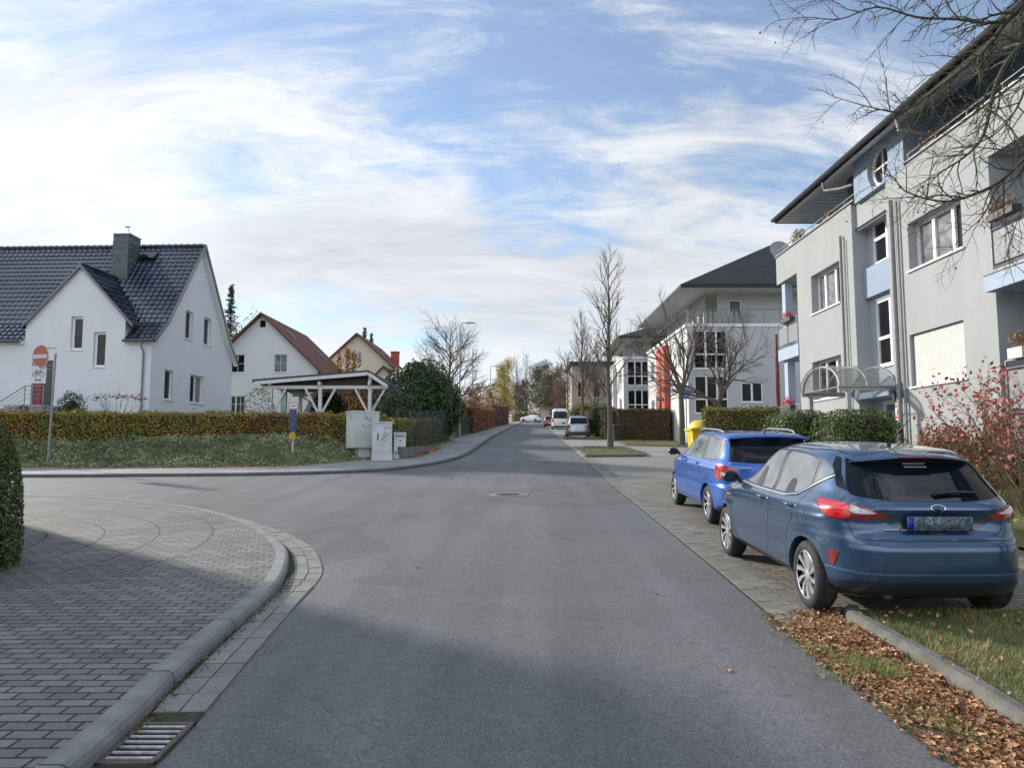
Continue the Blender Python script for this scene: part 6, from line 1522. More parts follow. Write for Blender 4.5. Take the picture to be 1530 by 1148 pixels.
# street trees
gA = 'bare street trees on the right'
def gp_(px, py): x, y = G(px, py); return x, y
x, y = gp_(912, 674); leader_tree('street_tree', 'tall slim bare street tree on the near grass island', x, y, gz(y) + .1, 9.1, .14, 24, (7, 4), .26, .30, (.55, .85), ORANGE, .04, .06, gA, up=.34)
x, y = gp_(871, 651); t2 = leader_tree('street_tree', 'bare street tree with an orange band round its trunk, behind the silver car', x, y, gz(y) + .1, 9.3, .15, 26, (8, 4), .30, .30, (.6, .9), ORANGE, .05, .07, gA)
mb = MB(); mb.lathe([(.15, 2.9), (.14, 4.2)], 12); mb.build('trunk_guard', mat('orange_guard', (.16, .075, .05), .8), t2)
x, y = P(1018, 600, 40).x, 40; open_tree('street_tree', 'bare spreading tree right of the street name sign', x, y, gz(y), 8.6, .15, .36, 6, (.35, .75), .46, (6, 5, 3), gA)
open_tree('bare_tree', 'bare wide tree behind the yellow green hedge, in front of the second apartment building', 8.85, 31.5, gz(31.5), 6.6, .12, .36, 6, (.55, 1.05), .52, (7, 5, 3), gA, up=.08)
x, y = gp_(924, 646); open_tree('street_tree', 'bare tree before the third apartment building, behind the brown hedge', x, y + 3, gz(y + 3), 8.5, .16, .33, 6, (.35, .8), .5, (7, 6, 4), gA)
x = P(848, 600, 95).x; leader_tree('street_tree', 'bare reddish street tree before the sand coloured house', x, 95, gz(95), 8.5, .15, 24, (7, 4), .33, .28, (.6, 1.0), leafmat('rust_leaves', [(.16, .07, .05), (.22, .10, .07)]), .5, .16, gA)
x = P(835, 600, 115).x; leader_tree('street_tree', 'bare reddish street tree, the farthest one on the right', x, 115, gz(115), 8.5, .15, 22, (7, 3), .36, .28, (.6, 1.0), MATS['rust_leaves'], .5, .2, gA)
x = P(888, 600, 82).x; leader_tree('street_tree', 'bare tree in front of the sand coloured house with ochre leaves low down', x, 82, gz(82), 8.0, .14, 22, (7, 4), .36, .2, (.6, 1.0), OLIVE, .12, .12, gA)
# left and background trees
x = P(672, 600, 60).x; leader_tree('bare_tree', 'round bare tree rising behind the dark bush, left of the street lamp', x, 60, 2.6, 8.3, .20, 34, (9, 6), .44, .34, (.75, 1.25), None, topl=.55, up=.08)
def leafy(name, label, px, Y, ytop, rx_, n, size, lm, z0=None, fr=.25, lump=.3, core=True):
    q = P(px, ytop, Y); z0 = gz(Y) if z0 is None else z0; h = q.z - z0
    t = thing(name, label, 'tree', (q.x, Y, z0)); mb = MB(); mb.tube([(0, 0, 0), (.05, 0, h * .5), (0, 0, h * .92)], [.16, .10, .03], 6)
    for k in range(18):
        f = .25 + .65 * k / 18; a = k * 2.4; mb.tube([(0, 0, h * f), (math.cos(a) * rx_ * .8 * (1.1 - f), math.sin(a) * rx_ * .8 * (1.1 - f), h * min(.97, f + .15))], [.05, .015], 4)
    mb.build('trunk', BARK, t); mb = MB()
    for k in range(9):
        f = fr + (1 - fr) * k / 9; a = k * 2.4; rr_ = rx_ * .6 * math.sin(math.pi * min(.95, max(.12, (f - fr * .6) / (1.05 - fr * .6)))) 
        blob_leaves(mb, (math.cos(a) * rx_ * .35, math.sin(a) * rx_ * .35, h * (f + .05)), (rx_ * .62 * (1.15 - .5 * f), rx_ * .62 * (1.15 - .5 * f), h * .14), n // 9, size, lump=lump, depth=.9)
    mb.build('crown', lm, t); return t
leafy('birch_tree', 'yellow leaved birch at the end of the left pavement', 753, 120, 543, 2.3, 9500, .19, YELL)
leafy('garden_tree', 'smaller yellow tree left of the birch', 733, 118, 578, 1.6, 3000, .2, YELL)
leafy('garden_tree', 'brownish half bare garden tree beyond the mesh fence', 706, 95, 578, 2.4, 3200, .2, MIXSH)
leafy('garden_tree', 'grey green tree on the skyline right of the birch', 776, 165, 572, 3.2, 5500, .3, FARG)
leafy('garden_tree', 'dull green tree on the skyline above the white car', 806, 180, 546, 4.5, 10000, .32, FARG)
leafy('garden_tree', 'olive tree on the skyline left of the white van', 824, 150, 556, 3.6, 7500, .3, FARG)
leafy('garden_tree', 'brown tree behind the white van', 842, 135, 575, 3.2, 4500, .28, MATS['rust_leaves'])
leader_tree('bare_tree', 'tall pale bare tree on the skyline right of the birch', P(787, 600, 170).x, 170, gz(170), 15, .2, 26, (6, 4), .28, .2, (.4, .7))
leader_tree('bare_tree', 'pale bare tree next to the birch on the skyline', P(772, 600, 150).x, 150, gz(150), 12.5, .18, 24, (6, 4), .30, .2, (.4, .7))
for px, yt, Y, lb in ((545, 492, 95, 'dark spruce top just above the ridge of the cream house'), (555, 500, 97, 'second small spruce top above the ridge of the cream house'), (346, 428, 62, 'dark spruce behind the verge of the white house')):
    q = P(px, yt, Y); z0 = 2.5; h = q.z - z0; t = thing('spruce_tree', lb, 'tree', (q.x, Y, z0)); mb = MB(); mb.tube([(0, 0, 0), (0, 0, h)], [.2, .02], 6); mb.build('trunk', BARK, t); mb = MB()
    for k in range(int(h / .42)):
        z = h - .15 - k * .42; R_ = (.12 + (h - z) * .20) * rnd.uniform(.8, 1.1)
        for j in range(9):
            a = j * .7 + k * 1.3 + rnd.uniform(-.25, .25); R_j = R_ * rnd.uniform(.6, 1.15); zo = rnd.uniform(-.22, .22)
            for s_ in range(12):
                f = (s_ + 1) / 12; p = Vector((math.cos(a) * R_j * f, math.sin(a) * R_j * f, z + zo - .3 * R_j * f + .12 * f * f))
                for _ in range(2): mb.leaf(p + Vector((rnd.gauss(0, .07), rnd.gauss(0, .07), rnd.gauss(0, .05))), .2, asp=.35)
    mb.build('crown', DGREEN, t)
leafy('garden_tree', 'olive tree crown behind the verge of the white house', 366, 60, 478, 2.0, 1800, .16, OLIVE, z0=2.5)
def far_hedge(lb, A_, B_, w_, h, lm, n=6000, s=.17): return hedge('garden_hedge', lb, A_, B_, w_, h, n, s, lm, top_rough=.9)
far_hedge('rust brown garden hedge beyond the fence, past the second lamp', (-4.0, 62, gz(62)), (-2.8, 92, gz(92)), 1.6, 2.3, MIXSH)
far_hedge('dark red brown hedge at the far end of the left fence', (-2.7, 94, gz(94)), (-1.3, 122, gz(122)), 1.6, 2.9, MATS['rust_leaves'])
far_hedge('green shrubs behind the mesh fence by the street lamp', (-5.6, 50, gz(50) + .3), (-4.6, 62, gz(62)), 1.8, 2.5, MIXSH)
far_hedge('yellow hedge across the end of the street', (.2, 168, gz(168)), (7.5, 170, gz(170)), 1.6, 1.9, YELL, 3000, .2)
# far woods on the skyline (one mass)
mb = MB()
for i in range(120):
    x = -150 + i * 2.6 + rnd.uniform(-1, 1); Y = rnd.uniform(235, 300); hh = rnd.uniform(8, 15) * (1 if x < 60 else .9)
    blob_leaves(mb, (x, Y, gz(260) + hh * .5), (3.2, 3, hh * .55), 420, .6, lump=.35, depth=.5)
struct('far_wood', mb, FARG, kind='stuff')

# near tree overhanging from the upper right
t_ = thing('overhanging_tree', 'bare lichen covered tree whose boughs hang into the upper right corner', 'tree', (6.3, 4.8, gz(4.8))); R0 = Vector((6.3, 4.8, gz(4.8)))
tr = MB(); mb = MB(); lf = MB(); wp = lambda a, b, c: P(a, b, c) - R0
top = wp(1600, -60, 5.6)
tr.tube([(0, 0, 0), (.02, 0, 1.2), (-.1, .1, 2.6), (-.3, .3, 3.8), top], [.22, .18, .16, .14, .10], 12)
tr.build('trunk', BARKG, t_, smooth=True)
limbs = [([(1600, -60, 5.6), (1545, -5, 5.8), (1505, 30, 6.0), (1470, 75, 6.2), (1400, 132, 6.4), (1350, 165, 6.5), (1310, 162, 6.6), (1255, 147, 6.6)], .05),
 ([(1545, -5, 5.8), (1490, 32, 6.1), (1430, 28, 6.2), (1370, 25, 6.3), (1310, 10, 6.4), (1255, 28, 6.4), (1205, 25, 6.4), (1163, 30, 6.4)], .028),
 ([(1600, 20, 5.6), (1530, 62, 5.7), (1490, 120, 5.8), (1470, 200, 5.9), (1440, 235, 6.0), (1400, 262, 6.1), (1372, 300, 6.2)], .042),
 ([(1640, 60, 5.5), (1575, 180, 5.6), (1535, 232, 5.7), (1492, 272, 5.8), (1440, 296, 5.9), (1400, 300, 6.0), (1352, 285, 6.0), (1330, 262, 6.0), (1300, 280, 6.1)], .034),
 ([(1600, -60, 5.6), (1540, -30, 6.0), (1470, -25, 6.4), (1400, -20, 6.6), (1330, -5, 6.8), (1260, -15, 7), (1200, 0, 7)], .03),
 ([(1530, 62, 5.7), (1480, 80, 6.3), (1430, 110, 6.7), (1380, 160, 6.9), (1330, 200, 7.0), (1290, 235, 7.0)], .022),
 ([(1535, 232, 5.7), (1500, 180, 6.2), (1460, 160, 6.6), (1400, 175, 6.8), (1340, 165, 6.9)], .018),
 ([(1492, 272, 5.8), (1470, 320, 5.9), (1445, 345, 6.0), (1420, 372, 6.0)], .014),
 ([(1575, 180, 5.6), (1545, 280, 5.5), (1520, 330, 5.5), (1505, 385, 5.6)], .016),
 ([(1600, -60, 5.6), (1575, 30, 5.3), (1545, 90, 5.2), (1520, 160, 5.2), (1480, 205, 5.3), (1430, 220, 5.4)], .03)]
for pts, r in limbs:
    c = catmull([wp(*p) for p in pts], 4); n = len(c)
    mb.tube(c, [r * .64 * (1 - .95 * (i / n) ** .8) for i in range(n)], 7, cap=False)
    L_ = sum((b - a).length for a, b in zip(c, c[1:]))
    nb = int(L_ * 11)
    for k in range(nb):
        f = .12 + .88 * (k + rnd.random()) / nb; i = min(n - 2, int(f * (n - 1))); q = c[i].lerp(c[i + 1], f * (n - 1) - i); d = (c[i + 1] - c[i]).normalized()
        ax = Matrix.Rotation(rnd.uniform(0, 6.28), 3, d) @ d.orthogonal().normalized(); nd = Matrix.Rotation(rnd.uniform(.45, 1.1), 3, ax) @ d
        grow(mb, q, nd, rnd.uniform(.2, .6), max(.003, r * (1 - .8 * f) * .34), 2, (0, 0, 7), -.12, .20, (.4, 1.0), (lf, .05, .03), 5, .25, (7, 5, 5, 4))
mb.build('crown', BARKG, t_, smooth=True); lf.build('leaves', leafmat('withered_leaves', [(.10, .05, .03), (.22, .11, .05), (.13, .05, .05)]), t_)

# ---- grass, litter, weeds close to the camera
def blades(mb, n, reg, zf, h=(.03, .08), test=None):
    x0, x1, y0, y1 = reg
    for _ in range(n):
        x, y = rnd.uniform(x0, x1), rnd.uniform(y0, y1)
        if test and not test(x, y): continue
        cl_ = noise.noise(Vector((x * 1.4, y * 1.4, 0)))
        if rnd.random() > .85 + cl_: continue
        hh = rnd.uniform(*h) * (1 + cl_ * .8); a = rnd.uniform(0, 6.28); l = rnd.uniform(.2, .9) * hh; b = rnd.uniform(.002, .005); z = zf(x, y)
        dx, dy = math.cos(a), math.sin(a); mb.add([(x - dy * b, y + dx * b, z - .005), (x + dy * b, y - dx * b, z - .005), (x + dx * l, y + dy * l, z + hh)], ((0, 1, 2),))
GR = leafmat('grass_blades', [(.06, .10, .02), (.10, .15, .03), (.18, .18, .06), (.26, .22, .10)], .7, nscale=1.5)
mb = MB(); blades(mb, 62000, (2.96, 8.5, 3.2, 6.55), vz, (.018, .045)); struct('verge_grass', mb, GR, kind='stuff')
mb = MB(); blades(mb, 26000, (6.7, 9.3, 6.9, 17), lawnz, (.03, .07)); struct('lawn_grass', mb, GR, kind='stuff')
for o in list(bpy.data.objects):
    if o.name == 'lawn':
        for v in o.data.vertices: v.co.z = lawnz(v.co.x, v.co.y)
mb = MB(); n = 0
while n < 9500:
    y = rnd.uniform(2.9, 6.75); a = rex(y) - .05; f = rnd.random(); x = a + (2.84 - a) * f + rnd.gauss(0, .03)
    if x > 2.86: continue
    den = min(1, (f + .25)) * (.55 + .9 * (noise.noise(Vector((x * 3, y * 2.2, 3))) + .45))
    if y > 6.4: den *= max(0, (6.85 - y) / .45)
    if rnd.random() > den: continue
    hh = .010 + .06 * max(0, f) * rnd.random() * (.4 + .6 * min(1, max(0, noise.noise(Vector((x * 2, y * 1.5, 7))) + .6)))
    c = Vector((x, y, gz(y) + hh)); s_ = rnd.choice((rnd.uniform(.018, .032), rnd.uniform(.026, .042), rnd.uniform(.035, .062)))
    nn = (Vector((0, 0, 1)) + Vector((rnd.gauss(0, .5), rnd.gauss(0, .5), 0))).normalized(); xa = Matrix.Rotation(rnd.uniform(0, 6.28), 3, nn) @ nn.orthogonal().normalized(); ya = nn.cross(xa)
    cu = rnd.uniform(.1, .5) * s_
    ring_ = [(-.5, 0), (-.25, .26), (.15, .30), (.5, .03), (.15, -.28), (-.25, -.25)]
    mb.add([c + nn * cu * -.3] + [c + xa * p[0] * s_ + ya * p[1] * s_ + nn * cu * (abs(p[0]) + abs(p[1]) * 1.3 - .2) for p in ring_], [(0, i + 1, (i + 1) % 6 + 1) for i in range(6)]); n += 1
for _ in range(420):
    x, y = 2.9 + abs(rnd.gauss(0, 1.7)), rnd.uniform(3.0, 6.5)
    if x < 9: mb.leaf((x, y, vz(x, y) + rnd.uniform(.03, .06)), rnd.uniform(.03, .06), (0, 0, 1))
for _ in range(500):
    x, y = rnd.uniform(7, 9.2), rnd.uniform(8, 15); mb.leaf((x, y, lawnz(x, y) + .04), rnd.uniform(.04, .08), (0, 0, 1))
struct('leaf_litter', mb, LITTER, kind='stuff')
mb = MB()
def tuft(x0, y0, r_, n, h): 
    for _ in range(n):
        x, y = x0 + rnd.gauss(0, r_), y0 + rnd.gauss(0, r_); hh = rnd.uniform(.5, 1) * h; a = rnd.uniform(0, 6.28); b = rnd.uniform(.002, .004); l = hh * rnd.uniform(.2, .8); dx, dy = math.cos(a), math.sin(a)
        mb.add([(x - dy * b, y + dx * b, gz(y)), (x + dy * b, y - dx * b, gz(y)), (x + dx * l, y + dy * l, gz(y) + hh)], ((0, 1, 2),))
for px, py, r_, n, h in ((1290, 1000, .09, 420, .11), (1330, 1015, .06, 220, .10), (1225, 975, .07, 160, .07), (1190, 955, .10, 200, .04), (1260, 1010, .12, 260, .05), (1400, 1075, .12, 260, .06), (1440, 1100, .1, 200, .06), (1150, 925, .08, 120, .03)):
    x, y = G(px, py); tuft(x, y, r_, n, h)
y = 3.3
while y < 6.8: tuft(rex(y) - .02, y, .03, 7, .025); y += .06
struct('weed_tufts', mb, leafmat('weed_blades', [(.10, .16, .03), (.18, .24, .05), (.24, .26, .08)], nscale=3), kind='stuff')
def fallen(px, py, col, size, lb):
    x, y = G(px, py); mb = MB(); ring_ = [(-.5, 0), (-.3, .22), (.0, .32), (.3, .18), (.5, 0), (.25, -.22), (-.1, -.3), (-.35, -.16)]; a = rnd.uniform(0, 6.28)
    c_, s_ = math.cos(a), math.sin(a)
    mb.add([(0, 0, .002)] + [((p * c_ - q * s_) * size, (p * s_ + q * c_) * size, .004 + .3 * size * abs(q) * rnd.uniform(.4, 1.4)) for p, q in ring_], [(0, i + 1, (i + 1) % 8 + 1) for i in range(8)])
    o = mb.build('fallen_leaf', mat('fallen_' + lb[0], col, .7, .3, 20)); o.location = (x, y, gz(y) + .004); tag(o, lb[1], 'leaf', 'single leaves on the asphalt'); return o
fallen(435, 872, (.42, .30, .16), .075, ('tan', 'pale tan leaf lying in the gutter setts of the corner kerb')).location.z += .012
fallen(981, 889, (.36, .20, .10), .055, ('orange', 'light orange leaf on the asphalt left of the nearest car'))
fallen(1088, 1004, (.42, .24, .10), .07, ('amber', 'amber leaf on the shaded asphalt, midway between the orange leaf and the leaf litter'))
fallen(1226, 1011, (.28, .30, .20), .06, ('grey_green', 'pale grey green leaf just outside the leaf litter'))
fallen(743, 780, (.36, .33, .18), .05, ('ochre', 'ochre leaf in the middle of the road below the manhole cover'))
fallen(719, 769, (.04, .03, .02), .05, ('dark', 'small dark leaf up the road from the ochre one'))
fallen(625, 850, (.10, .07, .05), .05, ('brown', 'brown leaf at the left third of the road'))
fallen(675, 716, (.10, .06, .04), .09, ('umber', 'small umber leaf on the junction, left of the manhole cover'))
# ================================================================= STREET FURNITURE
# tree islands
def island(name, pts, h=.11):
    mb = MB(); c = [Vector((x, y, 0)) for x, y in pts]; n = len(c)
    mb.add([(p.x, p.y, gz(p.y) + h) for p in c] + [(p.x, p.y, gz(p.y) - .05) for p in c], [(i, (i + 1) % n, n + (i + 1) % n, n + i) for i in range(n)])
    ctr = sum(c, Vector()) / n; ins = [p + (ctr - p).normalized() * .13 for p in c]
    mb.add([(p.x, p.y, gz(p.y) + h) for p in c] + [(p.x, p.y, gz(p.y) + h) for p in ins], [(i, (i + 1) % n, n + (i + 1) % n, n + i) for i in range(n)])
    struct(name + '_kerb', mb, MATS['dark_kerb'])
    m2 = MB(); m2.add([(p.x, p.y, gz(p.y) + h - .01) for p in ins], [tuple(range(n))]); struct(name, m2, GRASSG)
    m3 = MB(); xs = [p.x for p in ins]; ys = [p.y for p in ins]
    blades(m3, 5000, (min(xs), max(xs), min(ys), max(ys)), lambda x, y: gz(y) + h, (.05, .12)); struct(name + '_grass', m3, GR, kind='stuff')
island('tree_island', [(2.95, 29.9), (5.4, 30.2), (5.7, 31.5), (5.6, 37.5), (3.6, 37.5), (3.05, 33)])
island('tree_island_beyond', [(3.4, 49.5), (6.0, 49.5), (6.2, 51.5), (3.5, 51.5)], .10)
island('grass_strip', [(6.2, 40.5), (10.0, 38.0), (10.1, 46.8), (6.6, 47.4)], .08)
# manhole cover
x, y = G(760, 740)
mh = thing('manhole_cover', 'round manhole cover with a pale patched ring in the middle of the road', 'manhole cover', (x, y, gz(y) + .004), rx=math.atan(S))
mb = MB(); mb.lathe([(.45, 0.0), (.44, .006), (.31, .006), (.30, 0)], 40); mb.build('concrete_ring', mat('pale_concrete_ring', (.30, .29, .28), .9, .5, 14), mh)
mb = MB(); mb.lathe([(.30, .002), (.30, .008), (.26, .008), (.255, .005), (0.001, .005)], 40)
for i in range(8): mb.box(-.22, .22, -.21 + i * .056, -.19 + i * .056, .005, .009)
mb.build('cover_plate', mat('cast_iron', (.16, .155, .15), .55, .3, 12, metal=.4), mh)
# drain grate at the kerb
gpx = [G(*p) for p in ((215, 1084), (291, 1084), (238, 1148), (150, 1148))]
A_ = Vector((*G(215, 1084), 0)); B_ = Vector((*G(291, 1084), 0)); dn = Vector((-.0, -1, 0)); 
dg = thing('drain_grate', 'rusty iron drain grate between the kerb and the asphalt at the bottom left', 'drain grate', ((A_.x + B_.x) / 2, A_.y - .25, gz(A_.y - .25) + .012), R(0), rx=math.atan(S))
W2, L2 = (B_.x - A_.x) / 2 + .005, .25
mb = MB()
for q in ((-W2, W2, L2 - .03, L2), (-W2, W2, -L2, -L2 + .03)): mb.box(*q, -.02, .006)
for q in ((-W2, -W2 + .03, -L2, L2), (W2 - .03, W2, -L2, L2)): mb.box(*q, -.02, .0055)
mb.build('frame', mat('rusty_iron', (.10, .085, .075), .7, .5, 14, .4, 40, col2=(.06, .035, .025)), dg)
mb = MB()
for i in range(7): y_ = -L2 + .06 + i * .063; mb.box(-W2 + .03, W2 - .03, y_ - .009, y_ + .009, -.002, .007)
mb.build('bars', mat('worn_iron', (.55, .54, .53), .45, .3, 14, metal=.3), dg)
mb = MB(); mb.box(-W2 + .01, W2 - .01, -L2 + .01, L2 - .01, -.03, -.003); mb.build('pit_shade_plate', mat('painted_drain_dark', (.006, .006, .006), 1), dg)  # shallow black plate painted in for the darkness below the bars
# lamps
def lamp(name, label, x, y, z0, h, arm=.85, box=False, group='grey street lamps on the left pavement'):
    t = thing(name, label, 'street lamp', (x, y, z0), 0, group); mb = MB()
    mb.tube([(0, 0, -.05), (0, 0, .9), (0, 0, .92), (0, 0, h - .25)], [.085, .08, .06, .042], 12); mb.tube([(0, 0, h - .3), (.02, 0, h - .08), (.14, 0, h + .03), (arm * .5, 0, h + .07)], [.042, .04, .036, .03], 10)
    mb.build('pole', STEEL, t, smooth=True, angle=40)
    if arm > .3:
        mb = MB(); rows = []
        for i in range(9):
            u = i / 8; x_ = arm * .35 + u * arm * .75; w_ = .12 * math.sin(math.pi * min(.97, max(.08, u))) ** .5; hh_ = .085 * math.sin(math.pi * min(.97, max(.06, u))) ** .6
            rows.append([Vector((x_, w_ * math.cos(a * .5236), h + .06 + (hh_ if math.sin(a * .5236) > 0 else hh_ * .35) * math.sin(a * .5236))) for a in range(12)])
        mb.add([v for r in rows for v in r], [(i * 12 + k, i * 12 + (k + 1) % 12, (i + 1) * 12 + (k + 1) % 12, (i + 1) * 12 + k) for i in range(8) for k in range(12)]); hd = mb.build('lamp_head', mat('lamp_grey', (.42, .43, .44), .4), t, smooth=True)
        mb = MB(); mb.box(arm * .5, arm * .98, -.08, .08, h + .028, h + .036); mb.build('lamp_glass', mat('frosted_glass', (.6, .6, .58), .2), hd)
    if box: mb = MB(); mb.box(-.16, .16, -.25, -.06, 3.55, 4.15); mb.box(-.18, .18, -.27, -.05, 4.15, 4.19); mb.build('switch_box', mat('dark_box', (.05, .055, .06), .5), t)
    return t
x, y = G(686.5, 657); lamp('street_lamp', 'tall grey street lamp beside the dark evergreen bush, the nearest lamp', x, y, gz(y) + .08, 7.9, 1.0)
x, y = G(733, 640); lamp('street_lamp', 'second grey street lamp farther up, with a dark box on its pole', x, y, gz(y) + .08, 7.4, .95, True)
x, y = G(711, 647.5); tt = thing('utility_pole', 'thin pole without a lamp between the two street lamps, behind the fence', 'pole', (x - .3, y, gz(y)))
mb = MB(); mb.tube([(0, 0, 0), (0, 0, 7.6)], [.06, .045], 8); mb.build('pole', STEEL, tt, smooth=True); mb = MB(); mb.lathe([(.06, 7.6), (.07, 7.63), (.01, 7.68)], 8); mb.build('cap', STEEL, tt)
x, y = G(679, 659); tt = thing('post', 'short grey post with a small yellow plate beside the nearest street lamp', 'post', (x - .05, y, gz(y) + .08))
mb = MB(); mb.tube([(0, 0, 0), (0, 0, 1.9)], [.03, .03], 8); mb.build('pole', STEEL, tt); mb = MB(); mb.box(-.35, -.08, -.03, -.01, .1, .4); mb.build('plate', mat('pale_yellow_plate', (.5, .45, .22), .5), tt)
# no-entry sign with bicycle plate
x, y = G(76, 702); ns = thing('no_entry_sign', 'faded red round no entry sign with a bicycle plate below, on a grey pole', 'road sign', (x - .2, y + .15, gz(y) + .1), R(0))
ns.rotation_euler = (0, R(.8), 0)
zt_ = P(82, 528, y).z - gz(y) - .1
mb = MB(); mb.tube([(0, 0, -.1), (0, 0, zt_)], .034, 10); mb.build('pole', STEEL, ns, smooth=True, angle=40)
A = Matrix.Translation((-.36, -.05, zt_ - .10)) @ Matrix.Rotation(R(-52), 4, 'Z') @ Matrix.Rotation(math.pi / 2, 4, 'X')
c1 = P(65, 532.5, y).z - gz(y) - .1; rd = .385
xo = P(65, 532.5, y).x - x
A = Matrix.Translation((xo, -.06, c1)) @ Matrix.Rotation(R(-22), 4, 'Z')
def disc(mb, r, y0, y1, k=40):
    v = [A @ Vector((r * math.cos(t * 2 * math.pi / k), y0, r * math.sin(t * 2 * math.pi / k))) for t in range(k)] + [A @ Vector((r * math.cos(t * 2 * math.pi / k), y1, r * math.sin(t * 2 * math.pi / k))) for t in range(k)]
    mb.add(v, [tuple(range(k)), tuple(reversed(range(k, 2 * k)))] + [(i, (i + 1) % k, k + (i + 1) % k, k + i) for i in range(k)])
mb = MB(); disc(mb, rd, -.01, .01); pl_ = mb.build('sign_plate', mat('sign_rim_white', (.55, .53, .52), .5, .1), ns)
mb = MB(); disc(mb, rd - .022, -.014, -.011); mb.build('red_face', mat('faded_sign_red', (.36, .10, .065), .5, .15, 4), pl_)
mb = MB(); mb.box(-rd * .86, rd * .86, -.018, -.0145, -.065, .065, M_=A); mb.build('white_bar', MATS['sign_rim_white'], pl_)
mb = MB()
for z in (c1 + .28, c1 - .28): mb.beam((xo, -.03, z), (0, 0, z), .02, .03)
zs2 = P(62, 560, y).z - gz(y) - .1; mb.beam((xo, -.03, zs2 + .18), (0, 0, zs2 + .18), .02, .03); mb.build('bracket', STEEL, ns)
A = Matrix.Translation((xo - .02, -.06, zs2)) @ Matrix.Rotation(R(2), 4, 'Z')
mb = MB(); mb.box(-.24, .24, -.008, .008, -.28, .28, M_=A); bp_ = mb.build('bicycle_plate', mat('sign_white', (.62, .63, .64), .5, .05), ns)
mb = MB(); T3 = lambda x, z: A @ Vector((x, -.014, z))
for cx_ in (-.11, .11): mb.tube([T3(cx_ + .075 * math.cos(t * .3927), .02 + .075 * math.sin(t * .3927)) for t in range(17)], .006, 4)
for a, b in (((-.11, .02), (-.02, .02)), ((-.02, .02), (-.055, .12)), ((-.055, .12), (.07, .13)), ((.07, .13), (-.02, .02)), ((-.11, .02), (-.055, .12)), ((.11, .02), (.065, .17)), ((-.06, .12), (-.065, .155)), ((-.095, .155), (-.035, .155)), ((.065, .17), (.03, .18))): mb.tube([T3(*a), T3(*b)], .006, 4)
mb.build('bicycle_symbol', mat('sign_black', (.02, .02, .02), .5), bp_)
def text(body, size, m, parent, name, M_, ext=.002):
    cu = bpy.data.curves.new(name, 'FONT'); cu.body = body; cu.size = size; cu.align_x = 'CENTER'; cu.align_y = 'CENTER'; cu.extrude = ext
    to = bpy.data.objects.new('tmp', cu); COL.objects.link(to); bpy.context.view_layer.update()
    me = bpy.data.meshes.new_from_object(to.evaluated_get(bpy.context.evaluated_depsgraph_get())); bpy.data.objects.remove(to); bpy.data.curves.remove(cu)
    me.transform(M_); me.materials.clear(); me.materials.append(m); me.name = name; o = bpy.data.objects.new(name, me); COL.objects.link(o); o.parent = parent; return o
text('frei', .15, MATS['sign_black'], bp_, 'lettering', A @ Matrix.Translation((0, -.012, -.17)) @ Matrix.Rotation(math.pi / 2, 4, 'X'))
# yellow-blue marker post in the ivy
q = P(437, 680, 25.2); gzq = garz(q.x, 25.2); mp_ = thing('marker_post', 'slim white marker post with a blue and a yellow panel in the ivy', 'marker post', (q.x, 25.2, min(q.z, gzq)))
def rz_(py): return P(437, py, 25.2).z - min(q.z, gzq)
mb = MB(); mb.tube([(0, 0, -.1), (0, 0, rz_(612))], .035, 8); mb.build('pole', mat('off_white_post', (.55, .56, .55), .6), mp_)
mb = MB(); mb.box(-.12, .12, -.07, -.04, rz_(645), rz_(612)); b_ = mb.build('blue_panel', mat('weathered_blue', (.07, .11, .20), .6, .8, 18), mp_)
mb = MB(); mb.box(-.10, .10, -.075, -.03, rz_(657), rz_(648)); mb.build('yellow_panel', mat('sign_yellow', (.55, .34, .02), .5), mp_)
mb = MB(); mb.box(-.17, .17, -.05, -.03, rz_(613), rz_(600.5)); w_ = mb.build('top_plate', MATS['sign_white'], mp_)
mb = MB(); a_, b2 = rz_(612.5), rz_(601); 
for q_ in ((-.16, .16, b2 - .03, b2 - .01), (-.16, .16, a_ + .01, a_ + .03), (-.16, -.14, a_ + .03, b2 - .03), (.14, .16, a_ + .03, b2 - .03), (-.07, .08, a_ + .12, a_ + .15)): mb.box(q_[0], q_[1], -.056, -.051, q_[2], q_[3])
mb.build('red_border', mat('dull_red', (.35, .12, .10), .5), w_)
# utility cabinets
CABG = mat('cabinet_green_grey', (.54, .60, .55), .6, .12, 1.5, .15, 40); CABL = mat('cabinet_light_grey', (.62, .64, .66), .6, .12, 2.0, .15, 40)
SCR = mat('spray_paint', (.17, .18, .21), .6)
def scribble(mb, x0, x1, z0, z1, y, n, M_=None):
    for _ in range(n):
        p = [Vector((rnd.uniform(x0, x1), y, rnd.uniform(z0, z1)))]
        for k in range(5): p.append(Vector((min(x1, max(x0, p[-1].x + rnd.gauss(0, .05))), y, min(z1, max(z0, p[-1].z + rnd.gauss(0, .06))))))
        p = catmull(p, 3); mb.tube([(M_ @ v) if M_ else v for v in p], .006, 4)
x, y = G(541, 690); c1_ = thing('utility_cabinet', 'large pale green utility cabinet raised on a pedestal, leftmost of the three', 'utility cabinet', (x, y, gz(y)), R(35), 'utility cabinets at the corner')
mb = MB(); mb.box(-.22, .22, -.2, .2, -.1, .52); mb.build('pedestal', CABL, c1_)
mb = MB(); mb.box(-.50, .50, -.36, .36, .50, 1.80); bd_ = mb.build('body', CABG, c1_); mb = MB(); mb.box(-.53, .53, -.39, .39, 1.802, 1.85); mb.build('lid', CABL, bd_)
mb = MB(); mb.box(-.47, .47, -.372, -.362, .54, 1.76); d_ = mb.build('door', CABG, c1_); mb = MB(); mb.box(.36, .40, -.39, -.374, 1.05, 1.2); mb.build('handle', BLACKP, d_)
